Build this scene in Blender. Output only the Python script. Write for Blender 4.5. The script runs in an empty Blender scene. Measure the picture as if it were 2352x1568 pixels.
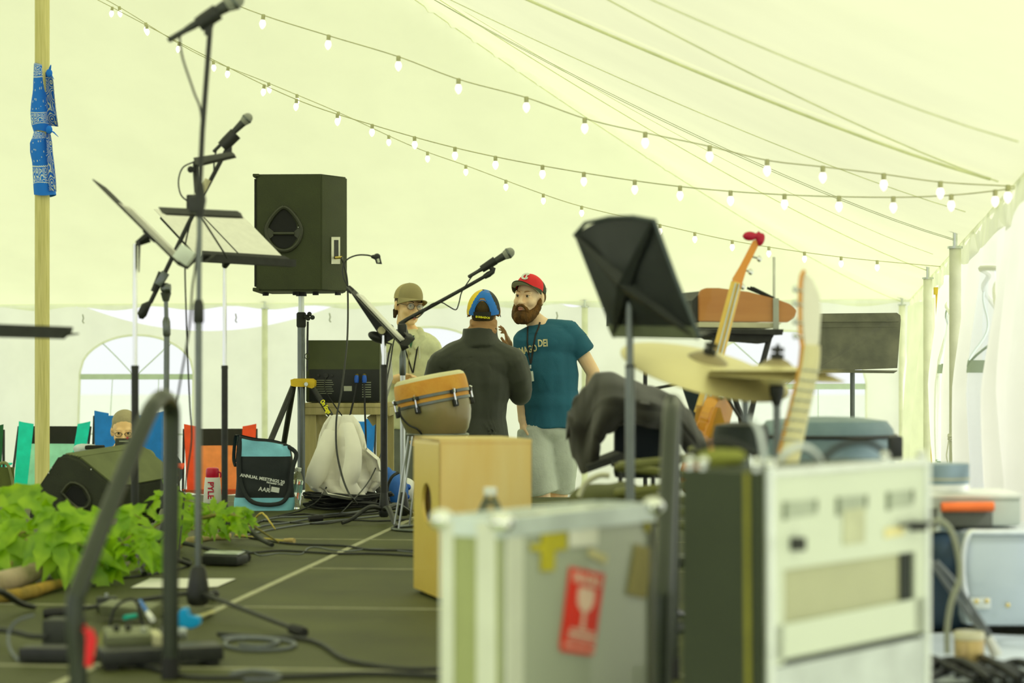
import bpy, bmesh, math, random
from mathutils import Vector, Matrix, noise, Quaternion
PI = math.pi
F = 4590.0                      # focal length in pixels of the 2352 px frame
CZ = 0.70                       # eye height above the stage deck
scene = bpy.context.scene
COL = scene.collection

# ------------------------------------------------------------------ camera, sky, sun, exposure
cam_d = bpy.data.cameras.new('camera'); cam = bpy.data.objects.new('camera', cam_d); COL.objects.link(cam)
cam.location = (0, 0, CZ); cam.rotation_euler = (PI/2, 0, 0)
cam_d.sensor_width = 36.0; cam_d.lens = 36.0*F/2352.0; cam_d.shift_y = 76.0/2352.0
cam_d.clip_start = 0.1; cam_d.clip_end = 400
cam_d.dof.use_dof = True; cam_d.dof.focus_distance = 11.6; cam_d.dof.aperture_fstop = 2.8
scene.camera = cam
world = bpy.data.worlds.new('sky'); scene.world = world; world.use_nodes = True
bgn = world.node_tree.nodes['Background']; bgn.inputs[0].default_value = (0.97, 0.985, 1.0, 1); bgn.inputs[1].default_value = 5.7
sun_d = bpy.data.lights.new('sun', 'SUN'); sun = bpy.data.objects.new('sun', sun_d); COL.objects.link(sun)
sun_d.energy = 17.0; sun_d.angle = math.radians(3); sun_d.color = (1.0, 0.97, 0.90)
sun.rotation_euler = Vector((-0.74, 0.26, -0.62)).to_track_quat('-Z', 'Y').to_euler()
scene.view_settings.view_transform = 'Standard'; scene.view_settings.look = 'None'
scene.view_settings.gamma = 1.0; scene.view_settings.use_curve_mapping = False
scene.view_settings.exposure = -2.43
scene.cycles.max_bounces = 9; scene.cycles.diffuse_bounces = 4; scene.cycles.glossy_bounces = 3
scene.cycles.transmission_bounces = 6; scene.cycles.transparent_max_bounces = 10
scene.cycles.caustics_reflective = False; scene.cycles.caustics_refractive = False
scene.cycles.use_denoising = True
scene.cycles.sample_clamp_indirect = 6.0

# ------------------------------------------------------------------ helpers
def P(px, py, d): return Vector(((px-1176.0)/F*d, d, CZ+(860.0-py)/F*d))
def FL(px, py, z=0.0):
    d = (CZ-z)*F/(py-860.0); return Vector(((px-1176.0)/F*d, d, z))
V = Vector
def setmesh(name, bm, mats, parent=None, smooth=True, auto=40):
    me = bpy.data.meshes.new(name)
    bmesh.ops.recalc_face_normals(bm, faces=bm.faces[:])
    if smooth:
        ca = math.radians(auto)
        for f in bm.faces: f.smooth = True
        for e in bm.edges:
            if len(e.link_faces) == 2 and e.calc_face_angle(0) > ca: e.smooth = False
    bm.to_mesh(me); bm.free()
    if not isinstance(mats, (list, tuple)): mats = [mats]
    for m in mats: me.materials.append(m)
    o = bpy.data.objects.new(name, me); COL.objects.link(o)
    if parent is not None: o.parent = parent
    return o
ORG = {}
def org_of(o):
    while o is not None and o.parent is not None: o = o.parent
    return ORG.get(o.name, Vector((0,0,0))) if o is not None else Vector((0,0,0))
def meta(o, label=None, cat=None, group=None, kind=None):
    if label: o['label'] = label
    if cat: o['category'] = cat
    if group: o['group'] = group
    if kind: o['kind'] = kind
    return o
def thing(name, label, cat, loc=(0,0,0), group=None):
    o = bpy.data.objects.new(name, None); COL.objects.link(o); o.location = loc; o.empty_display_size = 0.1
    ORG[o.name] = Vector(loc)
    return meta(o, label, cat, group)
def copy_tree(o, parent=None):
    c = o.copy(); COL.objects.link(c)
    if parent is not None: c.parent = parent
    for ch in list(o.children): copy_tree(ch, c)
    return c

class MB:
    def __init__(s): s.bm = bmesh.new(); s.mi = 0
    def _tag(s, fs):
        for f in fs: f.material_index = s.mi
    def box(s, c, size, rot=None, bevel=0.0):
        r = bmesh.ops.create_cube(s.bm, size=1.0); vs = r['verts']
        M = Matrix.Translation(c) @ (rot.to_4x4() if rot is not None else Matrix.Identity(4)) @ Matrix.Diagonal((size[0], size[1], size[2], 1))
        bmesh.ops.transform(s.bm, matrix=M, verts=vs)
        fs = {f for v in vs for f in v.link_faces}; s._tag(fs)
        if bevel > 0:
            es = {e for v in vs for e in v.link_edges}
            g = bmesh.ops.bevel(s.bm, geom=list(es), offset=bevel, segments=2, affect='EDGES', profile=0.6); s._tag(g['faces'])
        return s
    def tube(s, pts, r, n=8, caps=True, smooth_path=0, flat=1.0):
        pts = [Vector(p) for p in pts]
        rs = list(r) if isinstance(r, (list, tuple)) else [r]*len(pts)
        if smooth_path:
            np_, nr = [], []
            for i in range(len(pts)-1):
                p0 = pts[max(i-1,0)]; p1 = pts[i]; p2 = pts[i+1]; p3 = pts[min(i+2, len(pts)-1)]
                for k in range(smooth_path):
                    t = k/smooth_path
                    np_.append(0.5*((2*p1)+(p2-p0)*t+(2*p0-5*p1+4*p2-p3)*t*t+(3*p1-p0-3*p2+p3)*t**3))
                    nr.append(rs[i]*(1-t)+rs[i+1]*t)
            np_.append(pts[-1]); nr.append(rs[-1]); pts, rs = np_, nr
        rings = []; up = None
        for i, p in enumerate(pts):
            if i == 0: t = pts[1]-pts[0]
            elif i == len(pts)-1: t = pts[-1]-pts[-2]
            else: t = (pts[i+1]-pts[i]).normalized()+(pts[i]-pts[i-1]).normalized()
            if t.length < 1e-9: t = Vector((0,0,1))
            t.normalize()
            if up is None: up = Vector((0,0,1)) if abs(t.z) < 0.9 else Vector((0,1,0))
            a = t.cross(up)
            if a.length < 1e-6: a = t.cross(Vector((1,0,0)))
            a.normalize(); b = a.cross(t).normalized(); up = b
            rings.append([s.bm.verts.new(p+rs[i]*(math.cos(2*PI*k/n)*a+flat*math.sin(2*PI*k/n)*b)) for k in range(n)])
        fs = []
        for i in range(len(rings)-1):
            for k in range(n):
                fs.append(s.bm.faces.new((rings[i][k], rings[i][(k+1)%n], rings[i+1][(k+1)%n], rings[i+1][k])))
        if caps:
            fs.append(s.bm.faces.new(list(reversed(rings[0])))); fs.append(s.bm.faces.new(rings[-1]))
        s._tag(fs); return s
    def lathe(s, prof, M=None, n=24, cap=True):
        M = M if M is not None else Matrix.Identity(4); rings = []
        for (r, z) in prof:
            rings.append([s.bm.verts.new(M @ Vector((max(r,1e-4)*math.cos(2*PI*k/n), max(r,1e-4)*math.sin(2*PI*k/n), z))) for k in range(n)])
        fs = []
        for i in range(len(rings)-1):
            for k in range(n): fs.append(s.bm.faces.new((rings[i][k], rings[i][(k+1)%n], rings[i+1][(k+1)%n], rings[i+1][k])))
        if cap:
            fs.append(s.bm.faces.new(list(reversed(rings[0])))); fs.append(s.bm.faces.new(rings[-1]))
        s._tag(fs); return s
    def ell(s, c, r, rot=None, n=16):
        g = bmesh.ops.create_uvsphere(s.bm, u_segments=n, v_segments=max(6,n*2//3), radius=1.0)
        if not isinstance(r, (list, tuple, Vector)): r = (r, r, r)
        M = Matrix.Translation(c) @ (rot.to_4x4() if rot is not None else Matrix.Identity(4)) @ Matrix.Diagonal((r[0], r[1], r[2], 1))
        bmesh.ops.transform(s.bm, matrix=M, verts=g['verts'])
        s._tag({f for v in g['verts'] for f in v.link_faces}); return s
    def cap(s, a, b, ra, rb, n=14):
        a = Vector(a); b = Vector(b)
        s.tube([a, b], [ra, rb], n=n); s.ell(a, ra, n=n); s.ell(b, rb, n=n); return s
    def poly(s, pts):
        f = s.bm.faces.new([s.bm.verts.new(p) for p in pts]); s._tag([f]); return s
    def prism(s, pts, vec):
        """outline (list of Vector, planar) pushed along vec into a solid"""
        vec = Vector(vec)
        a = [s.bm.verts.new(p) for p in pts]; b = [s.bm.verts.new(Vector(p)+vec) for p in pts]; n = len(pts); fs = []
        fs.append(s.bm.faces.new(a)); fs.append(s.bm.faces.new(list(reversed(b))))
        for k in range(n): fs.append(s.bm.faces.new((a[k], b[k], b[(k+1)%n], a[(k+1)%n])))
        s._tag(fs); return s
    def grid(s, fn, nu, nv, thick=0.0, closed_u=False):
        g = [[s.bm.verts.new(fn(i/nu, j/nv)) for j in range(nv+1)] for i in range(nu+(0 if closed_u else 1))]
        N = len(g); fs = []
        for i in range(nu):
            for j in range(nv):
                fs.append(s.bm.faces.new((g[i][j], g[(i+1)%N][j], g[(i+1)%N][j+1], g[i][j+1])))
        s._tag(fs)
        if thick:
            bmesh.ops.recalc_face_normals(s.bm, faces=fs)
            r = bmesh.ops.solidify(s.bm, geom=fs, thickness=thick); s._tag([x for x in r['geom'] if isinstance(x, bmesh.types.BMFace)])
        return s
    def build(s, name, mats, parent=None, local=False, smooth=True, auto=40):
        if not local and parent is not None:
            o = org_of(parent)
            if o.length > 0: bmesh.ops.translate(s.bm, vec=-o, verts=s.bm.verts[:])
        return setmesh(name, s.bm, mats, parent, smooth, auto)
def fuse(mb, name, mats, parent=None, voxel=0.012, smooth=6, fold=0.0, fscale=6.0, fz=1.0, tri=None, matfn=None, local=False):
    """weld overlapping volumes into one continuous skin"""
    me = bpy.data.meshes.new('w'); mb.bm.to_mesh(me); mb.bm.free()
    t = bpy.data.objects.new('w', me); COL.objects.link(t)
    m = t.modifiers.new('r', 'REMESH'); m.mode = 'VOXEL'; m.voxel_size = voxel
    if smooth:
        k = t.modifiers.new('s', 'SMOOTH'); k.iterations = smooth; k.factor = 0.5
    dg = bpy.context.evaluated_depsgraph_get(); ev = t.evaluated_get(dg)
    me2 = bpy.data.meshes.new_from_object(ev); bpy.data.objects.remove(t); bpy.data.meshes.remove(me)
    me2.name = name
    if fold:
        for v in me2.vertices:
            c = v.co; n = noise.fractal(Vector((c.x*fscale, c.y*fscale, c.z*fscale*fz)), 0.9, 2.1, 2)
            rid = 1-abs(noise.noise(Vector((c.x*fscale*.8+7, c.y*fscale*.8, c.z*fscale*fz*.8))))*3
            v.co = c+v.normal*(n*fold+max(rid,0)*fold*0.2)
    if not isinstance(mats, (list, tuple)): mats = [mats]
    me2.materials.clear()
    for x in mats: me2.materials.append(x)
    if matfn:
        for p in me2.polygons: p.material_index = matfn(p.center)
    me2.polygons.foreach_set('use_smooth', [True]*len(me2.polygons))
    if parent is not None and not local:
        og = org_of(parent)
        if og.length > 0: me2.transform(Matrix.Translation(-og))
    o = bpy.data.objects.new(name, me2); COL.objects.link(o)
    if parent is not None: o.parent = parent
    return o

_M = {}
def pm(name, col, rough=0.6, metal=0.0, var=0.12, scale=12.0, bump=0.0, bscale=60.0, wood=False, trans=0.0, alpha=1.0, sheen=0.0, coat=0.0, emit=None, ior=1.45, col2=None, stretch=(1,1,1), spec=0.5, thr=0.5):
    if name in _M: return _M[name]
    m = bpy.data.materials.new(name); m.use_nodes = True; nt = m.node_tree; N = nt.nodes; L = nt.links
    b = N['Principled BSDF']; b.inputs['Roughness'].default_value = rough; b.inputs['Metallic'].default_value = metal
    b.inputs['IOR'].default_value = ior; b.inputs['Specular IOR Level'].default_value = spec
    if trans: b.inputs['Transmission Weight'].default_value = trans
    if alpha < 1: b.inputs['Alpha'].default_value = alpha
    if sheen: b.inputs['Sheen Weight'].default_value = sheen
    if coat: b.inputs['Coat Weight'].default_value = coat
    if emit: b.inputs['Emission Color'].default_value = (*emit[0], 1); b.inputs['Emission Strength'].default_value = emit[1]
    tc = N.new('ShaderNodeTexCoord'); mp = N.new('ShaderNodeMapping'); mp.inputs['Scale'].default_value = stretch
    L.new(tc.outputs['Object'], mp.inputs['Vector'])
    tx = N.new('ShaderNodeTexNoise'); tx.inputs['Scale'].default_value = scale; tx.inputs['Detail'].default_value = 4
    L.new(mp.outputs[0], tx.inputs['Vector'])
    cr = N.new('ShaderNodeValToRGB'); e = cr.color_ramp.elements
    c2 = col2 if col2 else tuple(min(1, c*(1+var)) for c in col); c1 = col if col2 else tuple(c*(1-var) for c in col)
    e[0].position = thr-0.2; e[1].position = thr+0.2; e[0].color = (*c1, 1); e[1].color = (*c2, 1)
    L.new(tx.outputs['Fac'], cr.inputs[0]); L.new(cr.outputs[0], b.inputs['Base Color'])
    if bump:
        t2 = N.new('ShaderNodeTexNoise'); t2.inputs['Scale'].default_value = bscale; t2.inputs['Detail'].default_value = 3
        L.new(mp.outputs[0], t2.inputs['Vector'])
        bu = N.new('ShaderNodeBump'); bu.inputs['Strength'].default_value = bump; bu.inputs['Distance'].default_value = 0.01
        L.new(t2.outputs['Fac'], bu.inputs['Height']); L.new(bu.outputs[0], b.inputs['Normal'])
    _M[name] = m; return m
def fabric_trans(name, col, tr, tcol=None, scale=3.0, var=0.05, wr=0.3, wscale=(1.5,1.5,1.5)):
    """translucent sheet: part diffuse, part lit through"""
    if name in _M: return _M[name]
    m = bpy.data.materials.new(name); m.use_nodes = True; nt = m.node_tree; N = nt.nodes; L = nt.links
    N.remove(N['Principled BSDF']); out = N['Material Output']
    tc = N.new('ShaderNodeTexCoord'); tx = N.new('ShaderNodeTexNoise'); tx.inputs['Scale'].default_value = scale; tx.inputs['Detail'].default_value = 5
    mp = N.new('ShaderNodeMapping'); mp.inputs['Scale'].default_value = wscale
    L.new(tc.outputs['Object'], mp.inputs[0]); L.new(mp.outputs[0], tx.inputs['Vector'])
    cr = N.new('ShaderNodeValToRGB'); e = cr.color_ramp.elements; e[0].position = 0.35; e[1].position = 0.65
    e[0].color = (*[c*(1-var) for c in col], 1); e[1].color = (*[min(1,c*(1+var)) for c in col], 1)
    L.new(tx.outputs['Fac'], cr.inputs[0])
    bu = N.new('ShaderNodeBump'); bu.inputs['Strength'].default_value = wr; bu.inputs['Distance'].default_value = 0.03; L.new(tx.outputs['Fac'], bu.inputs['Height'])
    d = N.new('ShaderNodeBsdfDiffuse'); t = N.new('ShaderNodeBsdfTranslucent'); mx = N.new('ShaderNodeMixShader')
    mx.inputs[0].default_value = tr
    L.new(cr.outputs[0], d.inputs[0]); L.new(bu.outputs[0], d.inputs['Normal'])
    if tcol: t.inputs[0].default_value = (*tcol, 1)
    else: L.new(cr.outputs[0], t.inputs[0])
    L.new(bu.outputs[0], t.inputs['Normal'])
    L.new(d.outputs[0], mx.inputs[1]); L.new(t.outputs[0], mx.inputs[2]); L.new(mx.outputs[0], out.inputs[0])
    _M[name] = m; return m
def vinyl(name='clear_vinyl', clear=0.75, col=(0.96,0.98,1.0)):
    if name in _M: return _M[name]
    m = bpy.data.materials.new(name); m.use_nodes = True; nt = m.node_tree; N = nt.nodes; L = nt.links
    N.remove(N['Principled BSDF']); out = N['Material Output']
    a = N.new('ShaderNodeBsdfTransparent'); a.inputs[0].default_value = (*col, 1)
    t = N.new('ShaderNodeBsdfTranslucent'); t.inputs[0].default_value = (*col, 1)
    g = N.new('ShaderNodeBsdfGlossy'); g.inputs['Roughness'].default_value = 0.2
    tx = N.new('ShaderNodeTexNoise'); tx.inputs['Scale'].default_value = 4; tc = N.new('ShaderNodeTexCoord'); L.new(tc.outputs['Object'], tx.inputs['Vector'])
    bu = N.new('ShaderNodeBump'); bu.inputs['Strength'].default_value = 0.3; L.new(tx.outputs['Fac'], bu.inputs['Height']); L.new(bu.outputs[0], g.inputs['Normal'])
    m1 = N.new('ShaderNodeMixShader'); m1.inputs[0].default_value = 1-clear; m2 = N.new('ShaderNodeMixShader'); m2.inputs[0].default_value = 0.04
    L.new(a.outputs[0], m1.inputs[1]); L.new(t.outputs[0], m1.inputs[2]); L.new(m1.outputs[0], m2.inputs[1]); L.new(g.outputs[0], m2.inputs[2]); L.new(m2.outputs[0], out.inputs[0])
    _M[name] = m; return m
def text(string, name, mat, parent, M, size, extrude=0.0015, bold=0.0, bend=None, shear=0.0, align='CENTER', local=False):
    cu = bpy.data.curves.new('t', 'FONT'); cu.body = string; cu.size = size; cu.extrude = extrude; cu.align_x = align; cu.align_y = 'CENTER'; cu.offset = bold; cu.shear = shear
    cu.resolution_u = 3
    t = bpy.data.objects.new('t', cu); COL.objects.link(t)
    me = bpy.data.meshes.new_from_object(t.evaluated_get(bpy.context.evaluated_depsgraph_get())); bpy.data.objects.remove(t); bpy.data.curves.remove(cu)
    me.name = name
    if bend:
        for v in me.vertices: v.co = bend(v.co.copy())
    if M is not None: me.transform(M)
    if not local: me.transform(Matrix.Translation(-org_of(parent)))
    me.materials.clear(); me.materials.append(mat)
    o = bpy.data.objects.new(name, me); COL.objects.link(o); o.parent = parent; return o
def frame(o, x, y, z=None):
    """4x4 with origin o, x axis x, y axis y, z = x cross y"""
    x = Vector(x).normalized(); y = Vector(y); y = (y-x*y.dot(x)).normalized(); z = x.cross(y)
    return Matrix(((x.x,y.x,z.x,o[0]),(x.y,y.y,z.y,o[1]),(x.z,y.z,z.z,o[2]),(0,0,0,1)))
def zframe(o, z, xh=(1,0,0)):
    z = Vector(z).normalized(); x = Vector(xh); x = (x-z*x.dot(z)); x = x.normalized() if x.length > 1e-5 else z.orthogonal().normalized(); y = z.cross(x)
    return Matrix(((x.x,y.x,z.x,o[0]),(x.y,y.y,z.y,o[1]),(x.z,y.z,z.z,o[2]),(0,0,0,1)))
RZ = lambda a: Matrix.Rotation(a, 3, 'Z')

# ------------------------------------------------------------------ materials
TENT = fabric_trans('tent_vinyl', (0.89, 0.92, 0.62), 0.45, scale=1.2, var=0.02, wr=0.2)
WALLV = fabric_trans('sidewall_vinyl', (0.96, 0.97, 0.88), 0.55, scale=2.0, var=0.03, wr=0.3)
SEAM = fabric_trans('seam_vinyl', (0.93, 0.96, 0.72), 0.5, scale=8)
CLEAR = vinyl()
BLACK = pm('black_satin', (0.022,0.024,0.022), 0.42, var=0.25, scale=30)
BLACKM = pm('black_matte', (0.030,0.032,0.028), 0.75, var=0.2, scale=30, bump=0.15, bscale=300)
RUBBER = pm('black_rubber', (0.018,0.018,0.018), 0.6)
CABLE = pm('cable_black', (0.02,0.022,0.022), 0.45)
CABLEG = pm('cable_grey', (0.16,0.18,0.20), 0.45)
CHROME = pm('chrome', (0.82,0.84,0.82), 0.16, 1.0, var=0.04)
STEEL = pm('brushed_steel', (0.62,0.66,0.64), 0.32, 1.0, var=0.08, scale=50, stretch=(1,1,0.05))
ALU = pm('aluminium_trim', (0.78,0.82,0.80), 0.35, 0.85, var=0.06, scale=30)
GUN = pm('gunmetal_tube', (0.16,0.18,0.17), 0.28, 0.75, var=0.1)
WHITE = pm('white_plastic', (0.85,0.86,0.82), 0.5, var=0.04)
PAPER = pm('paper_white', (0.86,0.86,0.78), 0.8, var=0.04, scale=30)
# ------------------------------------------------------------------ tent
GZ = -0.60
TC = Vector((-3.15, 13.4)); EU = Vector((0.987, -0.163)); EV = Vector((0.163, 0.987)); UE = 5.95; VE = 6.66; EAVE = 1.41; PEAK = 5.05
def T(u, v, z): p = TC+EU*u+EV*v; return Vector((p.x, p.y, z))
def roof_z(u, v):
    a = abs(u)/UE; b = max(v, 0)/VE; t = max(a, b)
    t = min(max(t, 0), 1.0)
    z = EAVE+(PEAK-EAVE)*(1-t)**1.18
    if v < 0:
        k = (-v % 6.1)/6.1; z -= 0.55*math.sin(PI*k)*(1-t)**1.5
    ang = math.atan2(v, u)
    return z
grass = pm('grass_ground', (0.60,0.66,0.46), 0.95, var=0.25, scale=6, bump=0.5, bscale=40)
b = MB(); b.grid(lambda s,t: V((-60+120*s, -30+160*t, GZ)), 30, 30); o = b.build('ground', grass); meta(o, kind='structure', label='pale sunlit grass ground under and around the tent')
def seg_roof():
    b = MB()
    us = [i/40*UE for i in range(-40, 41)]; vs = [VE-(VE+11.6)*j/114 for j in range(131)]
    vs = sorted(set(vs+[0.0]), reverse=True)
    g = []
    for u in us:
        col = []
        for v in vs:
            z = roof_z(u, v)
            # slight scallop of cloth between the eave poles and soft cable pulls
            z += 0.010*noise.noise(Vector((u*1.3, v*1.3, 0)))
            col.append(b.bm.verts.new(T(u, v, z)))
        g.append(col)
    for i in range(len(us)-1):
        for j in range(len(vs)-1):
            b.bm.faces.new((g[i][j], g[i+1][j], g[i+1][j+1], g[i][j+1]))
    return b
o = seg_roof().build('ceiling', TENT, auto=60); meta(o, kind='structure', label='cream translucent tent roof sloping up to the centre pole')
# seam webbing of the roof from the peak to each eave pole (cloth strips just under the roof)
EPV = [-14.2, -11.15, -8.1, -5.1, -2.07, 1.29, VE]
n_tr = 0
def roof_line(u0, v0, u1, v1, w=0.012, name=None, mat=SEAM, off=0.02, p0=0.0, p1=1.0):
    global n_tr
    n_tr += 1
    pts = []
    for k in range(41):
        t = p0+(p1-p0)*k/40; u = u0+(u1-u0)*t; v = v0+(v1-v0)*t
        pts.append(T(u, v, roof_z(u, v)-off))
    b = MB(); b.tube(pts, w, n=6, flat=0.6); o = b.build('trim_%d' % n_tr, mat); meta(o, kind='structure'); return o
WEB = pm('webbing_strap', (0.62,0.66,0.48), 0.8, var=0.1)
for v in (-2.07,): 
    roof_line(UE*0.985, v, 0, 0, 0.0035, mat=WEB, off=0.035)
    roof_line(UE*0.985, v-0.02, 0.0, -0.35, 0.0035, mat=WEB, off=0.03)
for v in (1.29, VE, -5.1): roof_line(UE*0.985, v, 0, 0 if v > -3 else -6.1, 0.005)
roof_line(UE*.98, -5.1, 0, -2.5, 0.011); roof_line(UE*.98, -6.3, 0, -4.0, 0.005)
roof_line(UE*.98, -3.6, 0, -1.2, 0.004); roof_line(UE*.98, -0.4, 0, 0.0, 0.003)
# side walls: column built, windows are real openings with clear vinyl panes
def eave_z(s, L): return EAVE
def side_wall(name, A, B, wins, pleat, label, wn0, ztop=None):
    ztop = ztop or (lambda s: EAVE)
    """A,B 2D ends on the ground; wins = list of (centre s, half width, top z, bottom z) in metres along the wall"""
    A = Vector(A); B = Vector(B); D = B-A; L = D.length; D.normalize(); Nn = Vector((-D.y, D.x))
    def pt(s, z):
        k = (EAVE-z)/(EAVE-GZ)
        off = pleat(s, k); p = A+D*s+Nn*off; return Vector((p.x, p.y, z))
    cols = []; s = 0.0
    while s < L: cols.append(s); s += 0.035
    cols.append(L)
    for (c, h, zt, zb) in wins: cols += [c-h, c+h]
    cols = sorted(set(round(x, 4) for x in cols))
    def win_at(sm):
        for w in wins:
            if abs(sm-w[0]) < w[1]: return w
    def topz(w, s):
        x = min(abs(s-w[0])/w[1], 1.0); hh = w[1]*0.62; return w[2]-hh+hh*math.sqrt(max(0, 1-x*x))
    b = MB(); n_low, n_mid = 14, 12
    def strip(bm, s0, s1, za0, zb0, za1, zb1, n, cache):
        def vert(s, z):
            key = (s, round(z, 4))
            if key not in cache: cache[key] = bm.verts.new(pt(s, z))
            return cache[key]
        for k in range(n):
            q = [vert(s0, za0+(zb0-za0)*k/n), vert(s1, za1+(zb1-za1)*k/n), vert(s1, za1+(zb1-za1)*(k+1)/n), vert(s0, za0+(zb0-za0)*(k+1)/n)]
            if len(set(q)) == 4: bm.faces.new(q)
            elif len(set(q)) == 3:
                r = []
                for x in q:
                    if x not in r: r.append(x)
                bm.faces.new(r)
    cache = {}; panes = {}
    for i in range(len(cols)-1):
        s0, s1 = cols[i], cols[i+1]; w = win_at((s0+s1)/2)
        if not w: strip(b.bm, s0, s1, GZ, ztop(s0), GZ, ztop(s1), 26, cache)
        else:
            strip(b.bm, s0, s1, GZ, w[3], GZ, w[3], 5, cache)
            strip(b.bm, s0, s1, topz(w, s0), ztop(s0), topz(w, s1), ztop(s1), 10, cache)
            pb, pc = panes.setdefault(w, (MB(), {}))
            strip(pb.bm, s0, s1, w[3], topz(w, s0), w[3], topz(w, s1), 12, pc)
    o = b.build(name, WALLV, auto=80); meta(o, kind='structure', label=label)
    mun = pm('window_bar', (0.55,0.66,0.55), 0.6, var=0.05)
    for k, w in enumerate(wins):
        pb, pc = panes[w]; wo = pb.build('window_%d' % (wn0+k), CLEAR, auto=80); meta(wo, kind='structure', label='arched clear vinyl tent window')
        f = MB(); q = []
        for i in range(41):
            s = w[0]-w[1]+2*w[1]*i/40; q.append(pt(s, topz(w, s)))
        q = [pt(w[0]-w[1], w[3]+0.02*0)]+q+[pt(w[0]+w[1], w[3])]
        f.tube(q, 0.012, n=6); f.build('window_frame', WALLV, wo)
        m = MB()
        zc = w[2]-w[1]*0.62-0.05
        def bar(pa, pb_, r, n=14): m.tube([pt(pa[0]+(pb_[0]-pa[0])*t/n, pa[1]+(pb_[1]-pa[1])*t/n) for t in range(n+1)], r, n=5)
        def flatbar(z, hgt): m.grid(lambda a, c: pt(w[0]-w[1]+2*w[1]*a, z+hgt*(c-0.5)), 40, 1, thick=0.004)
        flatbar(zc, 0.055); flatbar(zc-0.58, 0.012)
        for t in (-0.42, 0.42): bar((w[0]+t*w[1], w[3]), (w[0]+t*w[1], zc), 0.004)
        for t in (-0.62, 0.62): bar((w[0], zc), (w[0]+t*w[1], topz(w, w[0]+t*w[1])), 0.006)
        m.build('muntin', mun, wo)
    return pt
def pl_back(s, k):
    return (0.10*math.sin(s*1.03+0.6)*(0.3+k)+0.05*noise.noise(Vector((s*1.5, k*2, 0)))+0.03*math.sin(s*5.1+3*k))*min(1, k*3)
def pl_right(s, k):
    return (0.07*math.sin(s*9.0+1.5*k+math.sin(s*2.3)*2)+0.04*math.sin(s*17+k)+0.06*noise.noise(Vector((s*1.3, k*1.5, 4))))*min(1, 0.25+k*2)
pc = T(UE, VE, 0); pl = T(-UE, VE, 0)
L_b = 2*UE
def s_back(px):     # distance from the left corner along the back wall seen at pixel column px
    r = (px-1176)/F; A = pl.xy; D = (pc.xy-pl.xy).normalized()
    return (r*A.y-A.x)/(D.x-r*D.y)
def back_top(s):
    for (xa, xb, sag) in ((195, 770, 0.25), (1290, 1345, .03), (1345, 1600, .07)):
        a_, b_ = s_back(xa), s_back(xb)
        if a_ < s < b_: return EAVE-0.02-sag*4*((s-a_)/(b_-a_))*(1-(s-a_)/(b_-a_))
    return EAVE-0.02
side_wall('wall_back', pl.xy, pc.xy, [(s_back(315), 0.60, 1.10, -0.48), (s_back(985), 0.60, 1.17, -0.48), (s_back(1800), 0.78, 1.12, -0.48)], pl_back, 'cream vinyl back sidewall with arched windows', 1, back_top)
def s_right(v): return VE-v
pr0 = T(UE, VE, 0); pr1 = T(UE, -12.6, 0)
side_wall('wall_right', pr1.xy, pr0.xy, [(12.6-3.65, 0.62, 1.17, -0.5), (12.6-0.35, 0.62, 1.17, -0.5), (12.6+3.9, 0.62, 1.17, -0.5), (12.6-7.2, 0.62, 1.17, -0.5)], pl_right, 'gathered cream vinyl right sidewall with arched windows', 4)
# valance hanging along the eaves
VAL = fabric_trans('valance_vinyl', (0.92,0.95,0.78), 0.5, scale=3)
def valance(name, u0, v0, u1, v1, hv=0.13):
    b = MB(); nn = 120
    def fn(a, c):
        u = u0+(u1-u0)*a; v = v0+(v1-v0)*a
        w = 0.02*math.sin(a*70)*c; p = T(u-0.02-w if abs(u1-u0) < .1 else u, v-0.02-w if abs(v1-v0) < .1 else v, EAVE+0.01-hv*c+0.02*math.sin(a*90)*c)
        return p
    b.grid(fn, nn, 2); o = b.build(name, VAL, auto=80); meta(o, kind='structure')
n_tr += 1; valance('trim_%d' % n_tr, UE, -12.6, UE, VE)
n_tr += 1; valance('trim_%d' % n_tr, -UE, VE, UE, VE, 0.05)
# side poles
POLE = pm('side_pole_metal', (0.80,0.82,0.64), 0.5, 0.1, var=0.1, scale=8)
def side_pole(p, label):
    t = thing('tent_side_pole', label, 'tent pole', (p.x, p.y, GZ), 'side poles holding up the tent eaves')
    b = MB(); b.tube([V((p.x,p.y,GZ)), V((p.x,p.y,EAVE-0.05))], 0.031, n=12); b.build('pole', POLE, t)
    b = MB(); b.tube([V((p.x,p.y,EAVE-0.07)), V((p.x,p.y,EAVE+0.05))], 0.012, n=8); b.lathe([(0.04,0),(0.04,0.012)], Matrix.Translation((p.x,p.y,EAVE-0.055)), 12); b.build('pole_pin', STEEL, t)
    return t
def back_p(px):
    s = s_back(px); D = (pc.xy-pl.xy).normalized(); N_ = Vector((D.y, -D.x)); q = pl.xy+D*s+N_*0.06; return V((q.x, q.y, 0))
side_pole(back_p(612), 'pale tent side pole at the back wall, below the big speaker on the left')
side_pole(back_p(1345), 'pale tent side pole at the back wall just right of the bearded man')
side_pole(T(UE-0.10, VE-0.08, 0), 'tent side pole in the far right corner behind the distant music stand')
side_pole(T(UE-0.08, 1.29, 0), 'middle one of the three right wall tent poles, beside the hanging yellow cord')
rp = side_pole(T(UE-0.08, -2.07, 0), 'nearest and tallest looking of the right wall tent poles, with a strap tied round it')
b = MB()
q = T(UE-0.08, -2.07, 0)
for k in range(3): b.tube([V((q.x+0.036*math.cos(a*PI/8), q.y+0.036*math.sin(a*PI/8), 0.36+0.012*k+0.006*math.sin(a+k))) for a in range(17)], 0.004, n=5)
b.tube([V((q.x-0.035,q.y-.01,0.36)), V((q.x-0.05,q.y-.02,0.28)), V((q.x-0.04,q.y-.02,0.22))], 0.004, n=5)
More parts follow.
